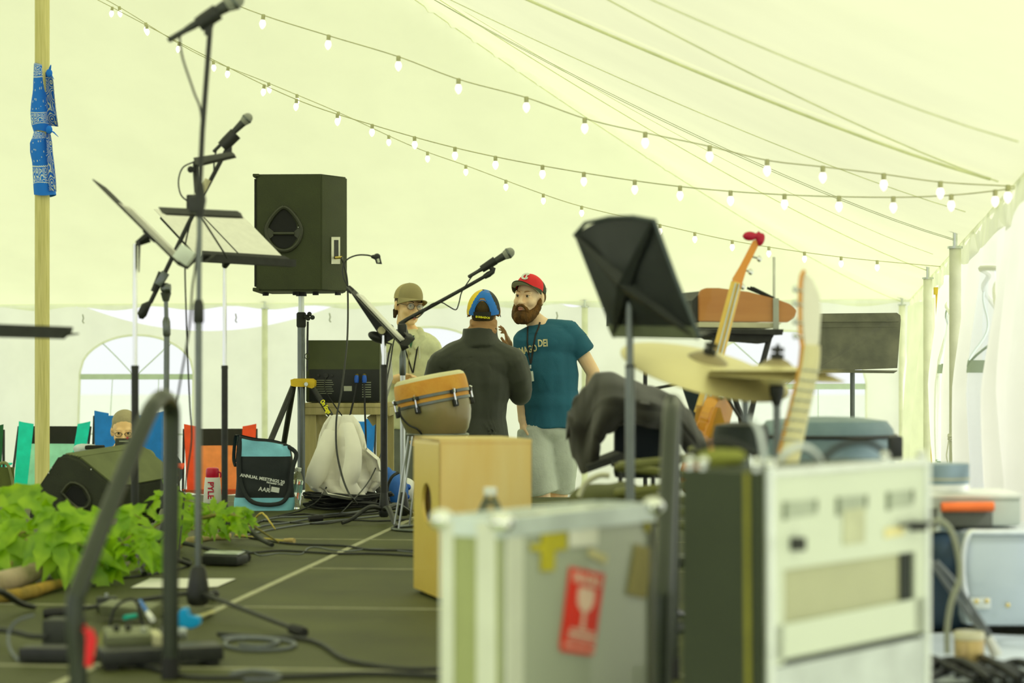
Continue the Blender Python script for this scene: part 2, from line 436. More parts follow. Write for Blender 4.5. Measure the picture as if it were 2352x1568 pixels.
meta(b.build('tie_strap', WALLV), 'thin pale strap wound round the nearest right tent pole', 'strap')
# yellow cord down beside the middle pole
b = MB(); yc = pm('yellow_cord', (0.75,0.55,0.05), 0.6)
c0 = [P(2151,672,13.4), P(2152,740,13.4), P(2149,800,13.4), P(2146,860,13.4), P(2149,950,13.4), P(2141,1010,13.4), P(2140,1070,13.4)]
b.tube(c0, 0.007, n=6, smooth_path=6); t = thing('extension_cord', 'yellow cord hanging down beside the middle right tent pole', 'cord', (0,0,0)); b.build('cord', yc, t)
b = MB(); b.box(P(2150,668,13.4), (0.03,0.03,0.05), bevel=0.004); b.build('plug', yc, t)
# gathered curtain end with hooks hanging from the eave near the corner
b = MB()
def flap(a, c):
    p0 = P(2085+62*a, 702-20*a, 15.2-1.2*a); p1 = P(2088+30*a, 1130, 15.2-1.2*a)
    mid = -14*math.sin(c*PI)*(1-a)
    p = p0.lerp(p1, c); return p+V((0.045*math.sin(a*14+c*2)*(0.4+c)+mid/400, 0.05*math.sin(a*11), 0))
b.grid(flap, 30, 24); meta(b.build('side_curtain', VAL, auto=80), 'loose gathered end of white vinyl curtain near the far right corner', 'curtain')
# rope rings, hooks on back wall eave
HK = pm('hook_metal', (0.25,0.27,0.18), 0.5, 0.4)
for px, wh in ((195, 'left end of the back eave'), (760, 'back eave under the big speaker'), (1280, 'back eave left of the bearded man'), (545, 'sagging back wall edge left of the big speaker')):
    q = back_p(px); t = MB(); t.tube([q+V((0,0,EAVE-0.10)), q+V((0.01,-0.01,EAVE-0.14)), q+V((0,-0.01,EAVE-0.17)), q+V((0.015,-.01,EAVE-0.19))], 0.006, n=5)
    meta(t.build('wall_hook', HK), 'tiny dark hook on the '+wh, 'hook', 'hooks along the back eave')
# centre pole
WOODP = pm('centre_pole_wood', (0.62,0.56,0.22), 0.6, var=0.25, scale=14, stretch=(6,6,0.25), col2=(0.80,0.72,0.34), bump=0.2, bscale=30)
cp = thing('tent_centre_pole', 'weathered wooden centre pole of the tent with blue bandanas tied round it', 'tent pole', (TC.x, TC.y, GZ))
b = MB(); b.tube([V((TC.x,TC.y,GZ)), V((TC.x,TC.y,PEAK+0.02))], 0.049, n=20); b.build('pole', WOODP, cp)
b = MB(); b.lathe([(0.13,0),(0.13,0.02),(0.06,0.03),(0.055,0.12)], Matrix.Translation((TC.x,TC.y,GZ)), 16); b.build('base_plate', STEEL, cp)

# bandanas
def band_mat():
    m = bpy.data.materials.new('bandana_print'); m.use_nodes = True; nt = m.node_tree; N = nt.nodes; L = nt.links
    bs = N['Principled BSDF']; bs.inputs['Roughness'].default_value = 0.8
    uv = N.new('ShaderNodeTexCoord'); sx = N.new('ShaderNodeSeparateXYZ'); L.new(uv.outputs['UV'], sx.inputs[0])
    def math_(op, a, b_=None, c=None):
        n = N.new('ShaderNodeMath'); n.operation = op
        for i, x in enumerate((a, b_, c)):
            if x is None: continue
            if isinstance(x, (int, float)): n.inputs[i].default_value = x
            else: L.new(x, n.inputs[i])
        return n.outputs[0]
    # paisley band: rings from voronoi contours ; field: small dots rings
    vo = N.new('ShaderNodeTexVoronoi'); vo.inputs['Scale'].default_value = 7.5; vo.inputs['Randomness'].default_value = 0.55; L.new(uv.outputs['UV'], vo.inputs['Vector'])
    ring = math_('LESS_THAN', math_('ABSOLUTE', math_('SUBTRACT', vo.outputs['Distance'], 0.17)), 0.045)
    vp = N.new('ShaderNodeTexVoronoi'); vp.inputs['Scale'].default_value = 3.6; vp.inputs['Randomness'].default_value = 0.9; L.new(uv.outputs['UV'], vp.inputs['Vector'])
    r2 = math_('LESS_THAN', math_('FRACT', math_('MULTIPLY', vp.outputs['Distance'], 5.5)), 0.34)
    # v coordinate: bands near v in border zones
    wv = math_('ADD', sx.outputs[1], math_('MULTIPLY', math_('SINE', math_('MULTIPLY', sx.outputs[0], 60)), 0.008))
    def near(c, w): return math_('LESS_THAN', math_('ABSOLUTE', math_('SUBTRACT', wv, c)), w)
    lines = math_('MAXIMUM', math_('MAXIMUM', near(0.28, 0.012), near(0.68, 0.012)), math_('MAXIMUM', near(1.62, 0.012), near(2.02, 0.012)))
    inb = math_('MAXIMUM', near(0.48, 0.165), near(1.82, 0.165)); inf = near(1.15, 0.42)
    tot = math_('MAXIMUM', lines, math_('MAXIMUM', math_('MULTIPLY', inb, r2), math_('MULTIPLY', inf, ring)))
    mx = N.new('ShaderNodeMix'); mx.data_type = 'RGBA'; L.new(tot, mx.inputs[0]); mx.inputs[6].default_value = (0.008,0.19,0.85,1); mx.inputs[7].default_value = (0.80,0.86,0.80,1)
    L.new(mx.outputs[2], bs.inputs['Base Color']); return m
BAND = band_mat()
def bandana(outl, label, v0, tail, knot):
    """outl: list of (py, pxL, pxR) silhouette rows of the cloth wrapped round the pole"""
    c = P(95, outl[0][0], TC.y)
    b = MB(); uvl = b.bm.loops.layers.uv.new('UVMap'); n = 26; rings = []
    for j, (py, xl, xr) in enumerate(outl):
        cx = (xl+xr)/2; rr = (xr-xl)/2/F*TC.y; cc = P(cx, py, TC.y); ring = []
        for k in range(n+1):
            a = 2*PI*k/n
            r = rr*(1+0.03*math.sin(3*a+j)); ring.append(b.bm.verts.new(V((cc.x+r*math.cos(a), TC.y+max(rr,0.053)*1.02*math.sin(a)*1.0, cc.z+0.006*math.sin(2*a+j*2)))))
        rings.append(ring)
    for j in range(len(rings)-1):
        for k in range(n):
            f = b.bm.faces.new((rings[j][k], rings[j][k+1], rings[j+1][k+1], rings[j+1][k]))
            for lp, (kk, jj) in zip(f.loops, ((k,j),(k+1,j),(k+1,j+1),(k,j+1))):
                lp[uvl].uv = (kk/n*3.4, v0+jj/(len(rings)-1)*2.1)
    bmesh.ops.remove_doubles(b.bm, verts=b.bm.verts[:], dist=0.0001)
    t = thing('bandana', label, 'bandana', tuple(c), 'blue bandanas tied round the centre pole')
    b.build('wrapped_cloth', BAND, t, auto=70)
    b = MB(); uvl = b.bm.loops.layers.uv.new('UVMap')
    m = len(tail)
    a_ = [b.bm.verts.new(P(x0, y, TC.y-0.075-0.01*math.sin(i*1.3))) for i, (y, x0, x1) in enumerate(tail)]
    c_ = [b.bm.verts.new(P(x1, y+3, TC.y-0.03+0.012*math.sin(i*2.1))) for i, (y, x0, x1) in enumerate(tail)]
    for i in range(m-1):
        f = b.bm.faces.new((a_[i], c_[i], c_[i+1], a_[i+1]))
        for lp, q in zip(f.loops, ((.35,i),(.7,i),(.7,i+1),(.35,i+1))): lp[uvl].uv = (q[1]*0.3, q[0])
    r = bmesh.ops.solidify(b.bm, geom=b.bm.faces[:], thickness=0.004)
    b.build('hanging_corner', BAND, t, auto=70)
    b = MB()
    kc = P(knot[0], knot[1], TC.y-0.07); b.ell(kc, (0.022,0.02,0.028)); 
    for (x, y, w) in knot[2]:
        b.tube([kc, kc.lerp(P(x, y, TC.y-0.08), 0.5)+V((0,0,0.006)), P(x, y, TC.y-0.08)], [0.008, w, 0.003], n=8, flat=0.5)
    b.build('knot', pm('bandana_blue', (0.008,0.19,0.85), 0.8), t)
bandana([(149,78,108),(170,77,110),(205,76,112),(240,72,114),(262,71,116),(285,73,118),(303,78,117)], 'upper blue paisley bandana tied round the wooden centre pole', 0.25,
        [(165,104,119),(185,105,123),(210,106,125),(240,107,128),(265,109,131),(288,112,134)], (113,168, [(117,149,.008),(124,182,.007)]))
bandana([(304,78,112),(318,74,114),(327,69,114),(350,70,117),(375,75,118),(410,77,122),(430,77,126),(449,78,128)], 'lower blue paisley bandana tied round the wooden centre pole', 0.35,
        [(303,106,116),(325,107,120),(350,108,122),(380,109,126),(410,111,129),(437,113,130)], (113,298, [(134,314,.010),(106,297,.006)]))

# ------------------------------------------------------------------ string lights
BULB = pm('lit_bulb_glass', (1,0.97,0.9), 0.2, emit=((1.0,0.93,0.82), 6.0))
SOCK = pm('bulb_socket', (0.50,0.50,0.28), 0.6)
WIRE = pm('string_wire', (0.55,0.55,0.30), 0.6)
def string(label, ctrl, x0, d0, x1, d1, bulbs, big=1.0, lab='', desc=''):
    t = thing('string_light_cable', label, 'string light cable', (0,0,0), 'string light cables under the tent roof')
    def dep(x): return 1.0/((1/d0)+((1/d1)-(1/d0))*(x-x0)/(x1-x0))
    def yy(x):
        for i in range(len(ctrl)-1):
            (xa, ya), (xb, yb) = ctrl[i], ctrl[i+1]
            if xa <= x <= xb or i == len(ctrl)-2:
                p0 = ctrl[max(i-1,0)]; p3 = ctrl[min(i+2,len(ctrl)-1)]; tt = (x-xa)/(xb-xa)
                m1 = (yb-p0[1])/max(xb-p0[0],1e-6)*(xb-xa); m2 = (p3[1]-ya)/max(p3[0]-xa,1e-6)*(xb-xa)
                h = tt
                return (2*h**3-3*h**2+1)*ya+(h**3-2*h**2+h)*m1+(-2*h**3+3*h**2)*yb+(h**3-h**2)*m2
    xs = [ctrl[0][0]+(ctrl[-1][0]-ctrl[0][0])*k/90 for k in range(91)]
    b = MB(); b.tube([P(x, yy(x), dep(x)) for x in xs], 0.0026, n=5); b.build('wire', WIRE, t)
    for i, (bx, tilt) in enumerate(bulbs):
        c = P(bx, yy(bx), dep(bx))
        a = V((tilt*0.35, 0.05, -1)).normalized()
        bt = proto_bulb(); bt.location = c; bt.rotation_euler = a.to_track_quat('-Z','Y').to_euler()
        bt.scale = (big, big, big)
        bt['label'] = '%s lit bulb from the left on the %s' % (ORD[i], lab); bt['category'] = 'light bulb'; bt['group'] = 'bulbs on the '+lab
ORD = 'first second third fourth fifth sixth seventh eighth ninth tenth eleventh twelfth thirteenth fourteenth fifteenth sixteenth seventeenth eighteenth nineteenth twentieth twenty-first twenty-second'.split()
_pb = []
def proto_bulb():
    if _pb: return copy_tree(_pb[0])
    t = thing('light_bulb', 'x', 'light bulb', (0,0,0))
    b = MB(); b.lathe([(0.010,0.006),(0.013,0.002),(0.013,-0.026),(0.011,-0.03)], None, 10); b.build('socket', SOCK, t, local=True)
    b = MB(); b.lathe([(0.009,-0.026),(0.016,-0.036),(0.021,-0.050),(0.020,-0.062),(0.013,-0.078),(0.003,-0.088)], None, 12); b.build('bulb_glass', BULB, t, local=True)
    _pb.append(t); return t
S1 = [(97,-62),(225,0),(450,117),(680,228),(860,288),(1070,345),(1300,390),(1560,428),(1800,447),(2050,453),(2200,447),(2335,432)]
S2 = [(97,-66),(245,0),(450,122),(610,188),(775,257),(950,337),(1070,380),(1248,446),(1336,474),(1516,516),(1700,556),(1930,590),(2160,612)]
S3 = [(-500,-260),(400,-40),(605,35),(755,82),(915,130),(1053,182),(1209,224),(1343,272),(1482,305),(1630,336),(1762,368),(1890,383),(2030,400),(2160,418),(2335,428)]
string('thin string light cable sagging lowest-left to the near right pole, crossing above the big speaker', S1, 97, 13.4, 2335, 7.5,
       [(258,-.4),(337,.2),(412,-.5),(524,-.3),(607,-.4),(681,-.2),(775,0),(855,-.1),(952,.1),(1045,0),(1138,0),(1246,0),(1341,0),(1458,0),(1562,0),(1678,0),(1802,0),(1927,0),(2052,0),(2185,0),(2286,0)], big=0.72, lab='middle string light cable')
string('thin string light cable running down to the middle right pole, lowest of the three', S2, 97, 13.4, 2160, 13.2,
       [(274,.3),(335,.1),(490,.2),(617,.3),(682,.1),(777,.1),(893,0),(982,0),(1070,0),(1162,0),(1248,0),(1336,0),(1516,0),(1596,0),(1682,0),(1766,0),(1848,0),(1932,0),(2015,0)], big=0.78, lab='lowest string light cable')
string('faint string light cable with larger looking bulbs, topmost of the three', S3, -500, 11.5, 2335, 7.5,
       [(14,-.5),(605,-.3),(755,-.2),(915,0),(1053,0),(1209,0),(1343,0),(1482,0),(1630,0),(1762,0),(1890,0),(2030,0),(2160,0),(2315,0)], big=0.75, lab='topmost string light cable')

# ------------------------------------------------------------------ stage
SC = Vector((-0.876, 5.95)); SU = Vector((0.9946, -0.104)); SV = Vector((0.104, 0.9946))
def S(u, v, z=0): p = SC+SU*u+SV*v; return Vector((p.x, p.y, z))
def stage_mat():
    m = pm('stage_plywood', (0.066,0.074,0.019), 0.6, var=0.3, scale=2.2, bump=0.1, bscale=40, spec=0.35)
    nt = m.node_tree; N = nt.nodes; L = nt.links; b = N['Principled BSDF']
    tc = N.new('ShaderNodeTexCoord'); t = N.new('ShaderNodeTexNoise'); t.inputs['Scale'].default_value = 9; t.inputs['Detail'].default_value = 6
    L.new(tc.outputs['Object'], t.inputs['Vector']); cr = N.new('ShaderNodeValToRGB'); cr.color_ramp.elements[0].position = .66; cr.color_ramp.elements[1].position = .78
    L.new(t.outputs['Fac'], cr.inputs[0]); mx = N.new('ShaderNodeMix'); mx.data_type = 'RGBA'
    old = b.inputs['Base Color'].links[0].from_socket; L.new(cr.outputs[0], mx.inputs[0]); L.new(old, mx.inputs[6]); mx.inputs[7].default_value = (0.12,0.13,0.05,1); L.new(mx.outputs[2], b.inputs['Base Color'])
    return m
ST = stage_mat(); TAPE = pm('deck_edge_trim', (0.42,0.42,0.26), 0.5, 0.2, var=0.15, scale=20)
b = MB(); U0, U1, V0, V1 = -4.2, 4.6, -1.62, 5.55
c = S((U0+U1)/2, (V0+V1)/2, -0.06); rot = Matrix(((SU.x,SV.x,0),(SU.y,SV.y,0),(0,0,1)))
b.box(c, (U1-U0, V1-V0, 0.12), rot); o = b.build('floor', ST, smooth=False); meta(o, kind='structure', label='black plywood stage deck with pale seams')
def seam(u0, v0, u1, v1, w):
    global n_tr
    n_tr += 1; A = S(u0, v0); B = S(u1, v1); D = (B-A); L_ = D.length; b = MB()
    b.box((A+B)/2+V((0,0,0.0012)), (L_, w, 0.003), RZ(math.atan2(D.y, D.x))); o = b.build('trim_%d' % n_tr, TAPE); meta(o, kind='structure')
seam(0, V0, 0, V1, 0.026)
for v, w in ((-1.17,0.016),(0.07,0.012),(1.27,0.011),(2.53,0.010),(3.75,0.01),(4.95,0.01)): seam(0.0, v, U1, v, w)
for v, w in ((-1.17,0.014),(0.07,0.011),(2.53,0.009),(4.95,0.01)): seam(U0, v, 0.0, v, w)
b = MB()
for u in (-4.1,-2.9,-1.7,-0.5,0.7,1.9,3.1,4.4):
    for v in (V0+0.1, 1.0, 3.2, V1-0.1): b.tube([S(u, v, GZ), S(u, v, -0.12)], 0.024, n=8)
t = thing('stage_support', 'steel supports under the black stage deck', 'stage support', (0,0,GZ)); lo = b.build('leg', STEEL, t); lo['kind'] = 'stuff'
# ------------------------------------------------------------------ microphones, stands
GRILLE = pm('mic_grille', (0.42,0.44,0.38), 0.45, 0.6, var=0.3, scale=400, bump=0.6, bscale=900)
MICB = pm('mic_body', (0.05,0.055,0.05), 0.4, 0.2)
def microphone(tail, head, label, cat='microphone'):
    """tail and head are world points (cable end and tip of the grille)"""
    tail = Vector(tail); head = Vector(head); L = (head-tail).length; s = L/0.20
    t = thing('microphone', label, cat, tuple(tail)); M = zframe(tail, head-tail)
    b = MB(); b.lathe([(0.008*s,0),(0.010*s,0.02*s),(0.011*s,0.03*s),(0.012*s,0.06*s),(0.0185*s,0.145*s),(0.0190*s,0.150*s)], M, 18); b.build('body', MICB, t)
    b = MB(); b.lathe([(0.0190*s,0.148*s),(0.0235*s,0.160*s),(0.0250*s,0.170*s),(0.0255*s,0.174*s),(0.0240*s,0.184*s),(0.019*s,0.195*s),(0.010*s,0.202*s),(0.001,0.204*s)], M, 20); b.build('grille', GRILLE, t)
    b = MB(); b.lathe([(0.0252*s,0.168*s),(0.0268*s,0.170*s),(0.0268*s,0.176*s),(0.0252*s,0.178*s)], M, 20, cap=False); b.build('ring', GUN, t)
    b = MB(); b.lathe([(0.006*s,-0.05*s),(0.0085*s,-0.045*s),(0.0085*s,0.004*s)], M, 12); b.build('cable_plug', MICB, t)
    return t
def clip_parts(t, c, axis, down, s=1.0):
    b = MB(); M = zframe(c, axis, down); b.lathe([(0.019*s,-0.03*s),(0.0205*s,-0.01*s),(0.021*s,0.03*s)], M, 16)
    b.box(c+Vector(down)*0.026*s, (0.018*s,0.016*s,0.034*s), zframe(c, Vector(down)).to_3x3(), 0.003); b.build('mic_clip', BLACK, t)
def tri_legs(t, hub, foot_pts, r=0.0095, mat=BLACK, arch=0.0, foot=True, hubr=0.026, hh=0.07, rz=0.012):
    b = MB(); b.lathe([(hubr*.7,0.0),(hubr,0.01),(hubr*1.1,0.03),(hubr*.75,hh),(hubr*.55,hh+.015)], Matrix.Translation(hub), 16); b.build('base_hub', mat, t)
    for f in foot_pts:
        f = Vector(f); d = (f-hub); m1 = hub+V((0,0,0.03))+d*0.35; m1.z = hub.z+0.03+arch
        b = MB(); b.tube([hub+V((0,0,0.035)), m1, hub+d*0.75+V((0,0,arch*.6+(0.012 if arch else 0))), f+V((0,0,0.012))] if arch else [hub+V((0,0,0.04)), f+V((0,0,0.014))], [r*1.2,r*1.15,r,r*.9] if arch else r, n=8, smooth_path=5 if arch else 0, flat=0.8)
        lg = b.build('leg', mat, t)
        if foot:
            dn = d.normalized(); b = MB(); b.tube([f+V((0,0,0.014))-dn*0.05, f+V((0,0,0.014)), f+V((0,0,0.014))+dn*0.018], [r*1.7, r*1.9, r*1.5], n=8); b.build('rubber_foot', RUBBER, lg)

# front boom stand at the left
hub = V((-0.911, 5.8, 0.03))
t = thing('mic_stand', 'tallest black straight microphone stand, reaching the top of the picture', 'microphone stand', (hub.x, hub.y, 0))
top = P(483, 62, 5.8); cl = P(458, 455, 5.8)
tri_legs(t, V((hub.x,hub.y,0.03)), [FL(692,1462), V((-1.33,5.75,0)), V((-0.93,6.25,0))], r=0.0085, hubr=0.032, hh=0.10)
b = MB(); b.tube([V((hub.x,hub.y,0.06)), P(456,740,5.8)], 0.0105, n=12); b.tube([P(456,735,5.8), P(459,450,5.8)], 0.0078, n=12); b.build('pole', GUN, t)
b = MB(); b.tube([P(456,742,5.8), P(456,738,5.8), P(456,700,5.8), P(456,688,5.8)], [.013,.0155,.0155,.011], n=12); b.build('height_collar', BLACK, t)
b = MB(); b.tube([P(459,500,5.8), P(459,460,5.8), P(459,420,5.8)], [.010,.019,.010], n=12); b.box(P(446,470,5.8), (0.03,0.03,0.05), bevel=0.006); b.build('clutch', BLACK, t)
b = MB(); b.tube([P(459,430,5.8), P(465,300,5.8), top], 0.0078, n=10); b.build('boom_arm', BLACK, t)
b = MB(); b.tube([top, P(480,48,5.8)], [.011,.013], n=10); b.build('thread_adapter', BLACK, t)
clip_parts(t, P(478,42,5.8), P(520,8,5.8)-P(420,75,5.8), V((0,0,-1)), 1.15)
microphone(P(420,73,5.8), P(556,-8,5.8), 'large microphone at the very top of the picture on the tallest stand')
b = MB(); b.tube([P(419,76,5.8), P(413,88,5.8), P(420,135,5.8), P(445,210,5.82), P(463,270,5.83), P(462,420,5.84), P(450,600,5.84), P(442,660,5.83), P(434,760,5.84), P(410,900,5.86), P(396,1010,5.9), P(380,1180,5.95)], 0.0035, n=6, smooth_path=6)
t = thing('mic_cable', 'cable drooping from the topmost microphone down its tall stand', 'cable', (0,0,0)); b.build('cable', CABLE, t)

# second stand with angled boom
H = V((-1.352, 7.8, 0)); D2 = 7.8
t = thing('mic_stand', 'grey microphone stand with a black boom slanting up right behind the tallest stand', 'microphone stand', tuple(H))
tri_legs(t, H+V((0,0,0.02)), [FL(562,1288), V((-1.55,7.45,0)), V((-1.45,8.1,0))], r=0.011, hubr=0.03, hh=.09)
b = MB(); b.tube([H+V((0,0,0.05)), P(383,765,D2)], 0.0115, n=12); b.tube([P(383,770,D2), P(381,680,D2)], 0.0085, n=12); b.build('pole', GUN, t)
b = MB(); b.tube([P(383,775,D2), P(383,768,D2), P(382,738,D2), P(382,728,D2)], [.010,.0155,.0155,.010], n=12); b.build('height_collar', GUN, t)
b = MB(); b.tube([P(381,692,D2), P(381,672,D2)], [.012,.022], n=12); b.ell(P(381,662,D2), (0.022,0.014,0.022)); b.tube([P(381,662,D2-.03), P(392,662,D2-.03)], 0.017, n=12); b.box(P(372,640,D2-.01), (0.03,0.03,0.06), Matrix.Rotation(0.55,3,'Y'), 0.005); b.build('clutch', GUN, t)
b = MB(); b.tube([P(345,695,D2), P(372,640,D2), P(432,515,D2), P(470,440,D2), P(520,345,D2), P(532,318,D2)], 0.0088, n=10); b.tube([P(353,670,D2), P(371,625,D2)], 0.013, n=8); b.build('boom_arm', BLACK, t)
b = MB(); b.tube([P(324,732,D2), P(326,722,D2), P(334,704,D2), P(345,694,D2)], [.008,.019,.018,.008], n=12); b.build('counterweight', BLACK, t)
b = MB(); b.tube([P(463,442,D2-.012), P(478,412,D2-.012)], 0.0125, n=10); b.build('tape_wrap', pm('cream_tape', (0.72,0.68,0.42), 0.7), t)
clip_parts(t, P(526,322,D2), P(560,285,D2)-P(510,335,D2), V((0,0,-1)), 1.25)
microphone(P(507,332,D2), P(576,264,D2), 'microphone with pale round grille pointing up right beside the tallest stand')
b = MB(); b.tube([P(506,334,D2), P(497,345,D2), P(492,372,D2), P(490,400,D2), P(474,435,D2+.02), P(445,490,D2+.02), P(426,560,D2+.02), P(425,620,D2+.02), P(427,700,D2+.02), P(431,820,D2+.02), P(436,930,D2+.03), P(440,1010,D2), P(425,1120,D2-.1), FL(410,1290,.005)], 0.0036, n=6, smooth_path=6)
b.tube([P(445,372,D2-.02), P(420,385,D2-.03), P(410,415,D2-.03), P(416,448,D2-.03), P(438,466,D2-.02), P(446,470,D2)], 0.0034, n=6, smooth_path=6)
t = thing('mic_cable', 'cable looping down from the pale grille microphone on the slanting boom', 'cable', (0,0,0)); b.build('cable', CABLE, t)
# clamp-on tray: two dark bars on the boom stand
t = thing('clamp_tray', 'narrow dark clamp-on tray bar fixed behind the tallest microphone stand', 'tray', tuple(P(455,486,7.3)))
b = MB(); d=7.3
b.prism([P(363,475,d), P(545,484,d), P(551,497,d-.1), P(520,496,d-.1), P(372,489,d-.1)], (0,0.10,0.0)); b.build('tray_bar', BLACKM, t)
b = MB(); b.box(P(440,466,d+.03), (0.035,0.03,0.06), bevel=0.006); b.tube([P(458,492,d), P(522,592,8.2)], 0.004, n=6); b.build('clamp', BLACKM, t)
t = thing('clamp_tray', 'short dark angled bar clamped high up beside the tallest stand', 'tray', tuple(P(490,364,7.6)))
b = MB(); d=7.6; b.prism([P(444,362,d), P(532,348,d), P(537,357,d-.08), P(448,378,d-.08)], (0,0.08,0)); b.build('tray_bar', BLACKM, t)
b = MB(); b.tube([P(449,370,d), P(449,400,d), P(452,440,7.4)], 0.010, n=8); b.ell(P(438,389,d-.03), .013); b.build('clamp', BLACKM, t)

# third mic stand by the drum
D3 = 9.7; H = V(((925-1176)/F*D3, D3, 0))
t = thing('mic_stand', 'microphone stand whose long boom crosses the man in the tan cap', 'microphone stand', tuple(H))
tri_legs(t, H+V((0,0,0.015)), [H+V((-0.42,-0.18,0)), H+V((0.25,-0.22,0)), H+V((0.05,0.32,0))], r=0.009, hubr=0.03, hh=.10)
b = MB(); b.tube([H+V((0,0,0.08)), P(925,860,D3)], 0.0125, n=12); b.tube([P(925,862,D3), P(926,790,D3)], 0.0095, n=12); b.build('pole', STEEL, t)
b = MB(); b.tube([P(925,862,D3), P(925,858,D3), P(925,818,D3), P(926,800,D3)], [.013,.0165,.0165,.010], n=12); b.build('height_collar', GUN, t)
b = MB(); b.tube([P(927,788,D3), P(926,765,D3), P(922,742,D3)], [.018,.026,.019], n=12); b.tube([P(936,790,D3-.01), P(920,796,D3-.01)], [.02,.024], n=10); b.box(P(924,758,D3-.02), (0.045,0.04,0.06), bevel=0.01); b.build('clutch', BLACK, t)
b = MB(); b.tube([P(918,745,D3), P(935,733,D3), P(1000,698,D3), P(1060,665,D3), P(1118,632,D3)], [.012,.010,.0095,.009,.009], n=10); b.tube([P(900,750,D3+.02), P(880,765,D3+.06), P(862,778,D3+.06)], [.013,.02,.014], n=10); b.build('boom_arm', BLACK, t)
b = MB(); b.tube([P(1112,636,D3), P(1122,630,D3), P(1131,624,D3), P(1134,614,D3)], [.012,.015,.013,.011], n=10)
b.lathe([(.018,-.04),(.0195,0),(.021,.04)], zframe(P(1122,608,D3), P(1160,583,D3)-P(1100,622,D3)), 14); b.tube([P(1133,622,D3), P(1124,608,D3)], .012, n=8); b.build('mic_clip', BLACK, t)
microphone(P(1096,624,D3), P(1179,575,D3), 'microphone on the long boom above the man in the blue and yellow cap')
b = MB(); b.tube([P(1096,624,D3), P(1086,632,D3), P(1072,652,D3-.02), P(1060,672,D3-.02), P(1054,696,D3-.02), P(1047,711,D3-.02), P(1030,703,D3-.02), P(1016,695,D3-.01), P(1000,695,D3-.02), P(985,703,D3-.02), P(968,722,D3-.02), P(958,729,D3-.02), P(948,727,D3-.015), P(935,737,D3)], 0.0034, n=6, smooth_path=6)
b.tube([P(912,756,D3), P(903,790,D3), P(897,830,D3), P(889,875,D3-.1), P(884,930,D3-.2), P(882,1000,9.5)], 0.0034, n=6, smooth_path=6)
t = thing('mic_cable', 'thin cable wrapped along the long boom beneath its microphone', 'cable', (0,0,0)); b.build('cable', CABLE, t)

# ------------------------------------------------------------------ music stands
def music_stand(label, pole_px, y_desk, y_join, foots, D, desk_fn, chrome=True, hub_y=None, pr=0.0135, cr=0.0085, arch=0.02):
    H = V(((pole_px-1176)/F*D, D, 0)); t = thing('music_stand', label, 'music stand', tuple(H))
    if foots: tri_legs(t, H+V((0,0,0.03)), foots, r=0.012, mat=BLACK, arch=arch, hubr=0.024, hh=0.11, foot=False)
    b = MB(); b.tube([H+V((0,0,0.06)), P(pole_px, y_join, D)], pr, n=14); b.build('lower_tube', GUN if not chrome else BLACK, t)
    b = MB(); b.tube([P(pole_px, y_join+4, D), P(pole_px, y_desk, D)], cr, n=12); b.build('upper_tube', CHROME if chrome else GUN, t)
    b = MB(); b.tube([P(pole_px, y_join+6, D), P(pole_px, y_join-1, D)], [pr*1.12, pr*1.0], n=14); b.build('collar', BLACK, t)
    return t, H
def desk(t, c, led, up, w, h, lip=0.05, mat=BLACKM, paper=None, flare=0.0, tb=0.0, lipmat=None):
    """c = centre of lower edge; led unit along ledge; up unit up the desk; faces -n? lip goes along normal towards the reader"""
    led = Vector(led).normalized(); up = (Vector(up)-led*Vector(up).dot(led)).normalized(); nrm = led.cross(up).normalized()
    th = 0.004
    b = MB(); o = [c-led*w/2, c+led*w/2, c+led*w/2*(1-flare)+up*(h-0.03), c+led*(w/2*(1-flare)-0.03)+up*h, c-led*(w/2*(1-flare)-0.03)+up*h, c-led*w/2*(1-flare)+up*(h-0.03)]
    b.prism([p for p in o], nrm*th)
    b.build('desk_panel', mat, t, smooth=False)
    b = MB(); b.prism([c-led*w/2-up*0.004, c+led*w/2-up*0.004, c+led*(w/2)-up*0.0, c-led*w/2], nrm*lip)
    q = [c-led*w/2+nrm*lip, c+led*w/2+nrm*lip, c+led*(w/2-0.02)+nrm*lip+up*0.028, c-led*(w/2-0.02)+nrm*lip+up*0.028]; b.prism(q, nrm*0.003)
    b.build('ledge', lipmat or mat, t, smooth=False)
    return led, up, nrm

# stand 1: seen edge-on, left
t, H = music_stand('black music stand at the left with its desk seen edge-on and chrome upper tube', 310, 560, 840, [FL(332,1325), FL(437,1303), V((-1.62,7.5,0))], 7.2, None)
d = 7.2
# desk: edge runs from upper left (228,425) to lower right (435,615)
A = P(228,423,d-.02); B = P(418,612,d); upv = (A-B); hh = upv.length; upv.normalize()
led = V((-0.09, 1.0, 0.02)).normalized()
led_, up_, n_ = desk(t, B, led, upv, 0.46, hh, lip=0.055)
b = MB(); b.tube([P(314,560,d), P(340,545,d)], [.01,.02], n=8); b.box(P(345,540,d), (0.05,0.06,0.02), zframe(B, n_).to_3x3(), .004); b.build('tilt_bracket', BLACK, t)
b = MB(); b.tube([P(320,552,7.0), P(319,625,7.0)], [0.005,0.002], n=6); b.build('strap', BLACK, t)
s = thing('sheet_music', 'cream sheet music standing on the edge-on music stand at the left', 'sheet music', tuple(B))
side = 1 if n_.x > 0 else -1
for k in range(3):
    b = MB(); off = n_*(0.007+0.006*k); c0 = B+led*(-0.1+0.04*k)+upv*0.006
    b.prism([c0-led*0.11+off, c0+led*0.11+off, c0+led*0.11+upv*(0.29-.01*k)+off, c0-led*0.11+upv*(0.29-.01*k)+off], n_*0.003); b.build('page', PAPER, s, smooth=False)
b = MB(); c0 = P(424,586,6.93); 
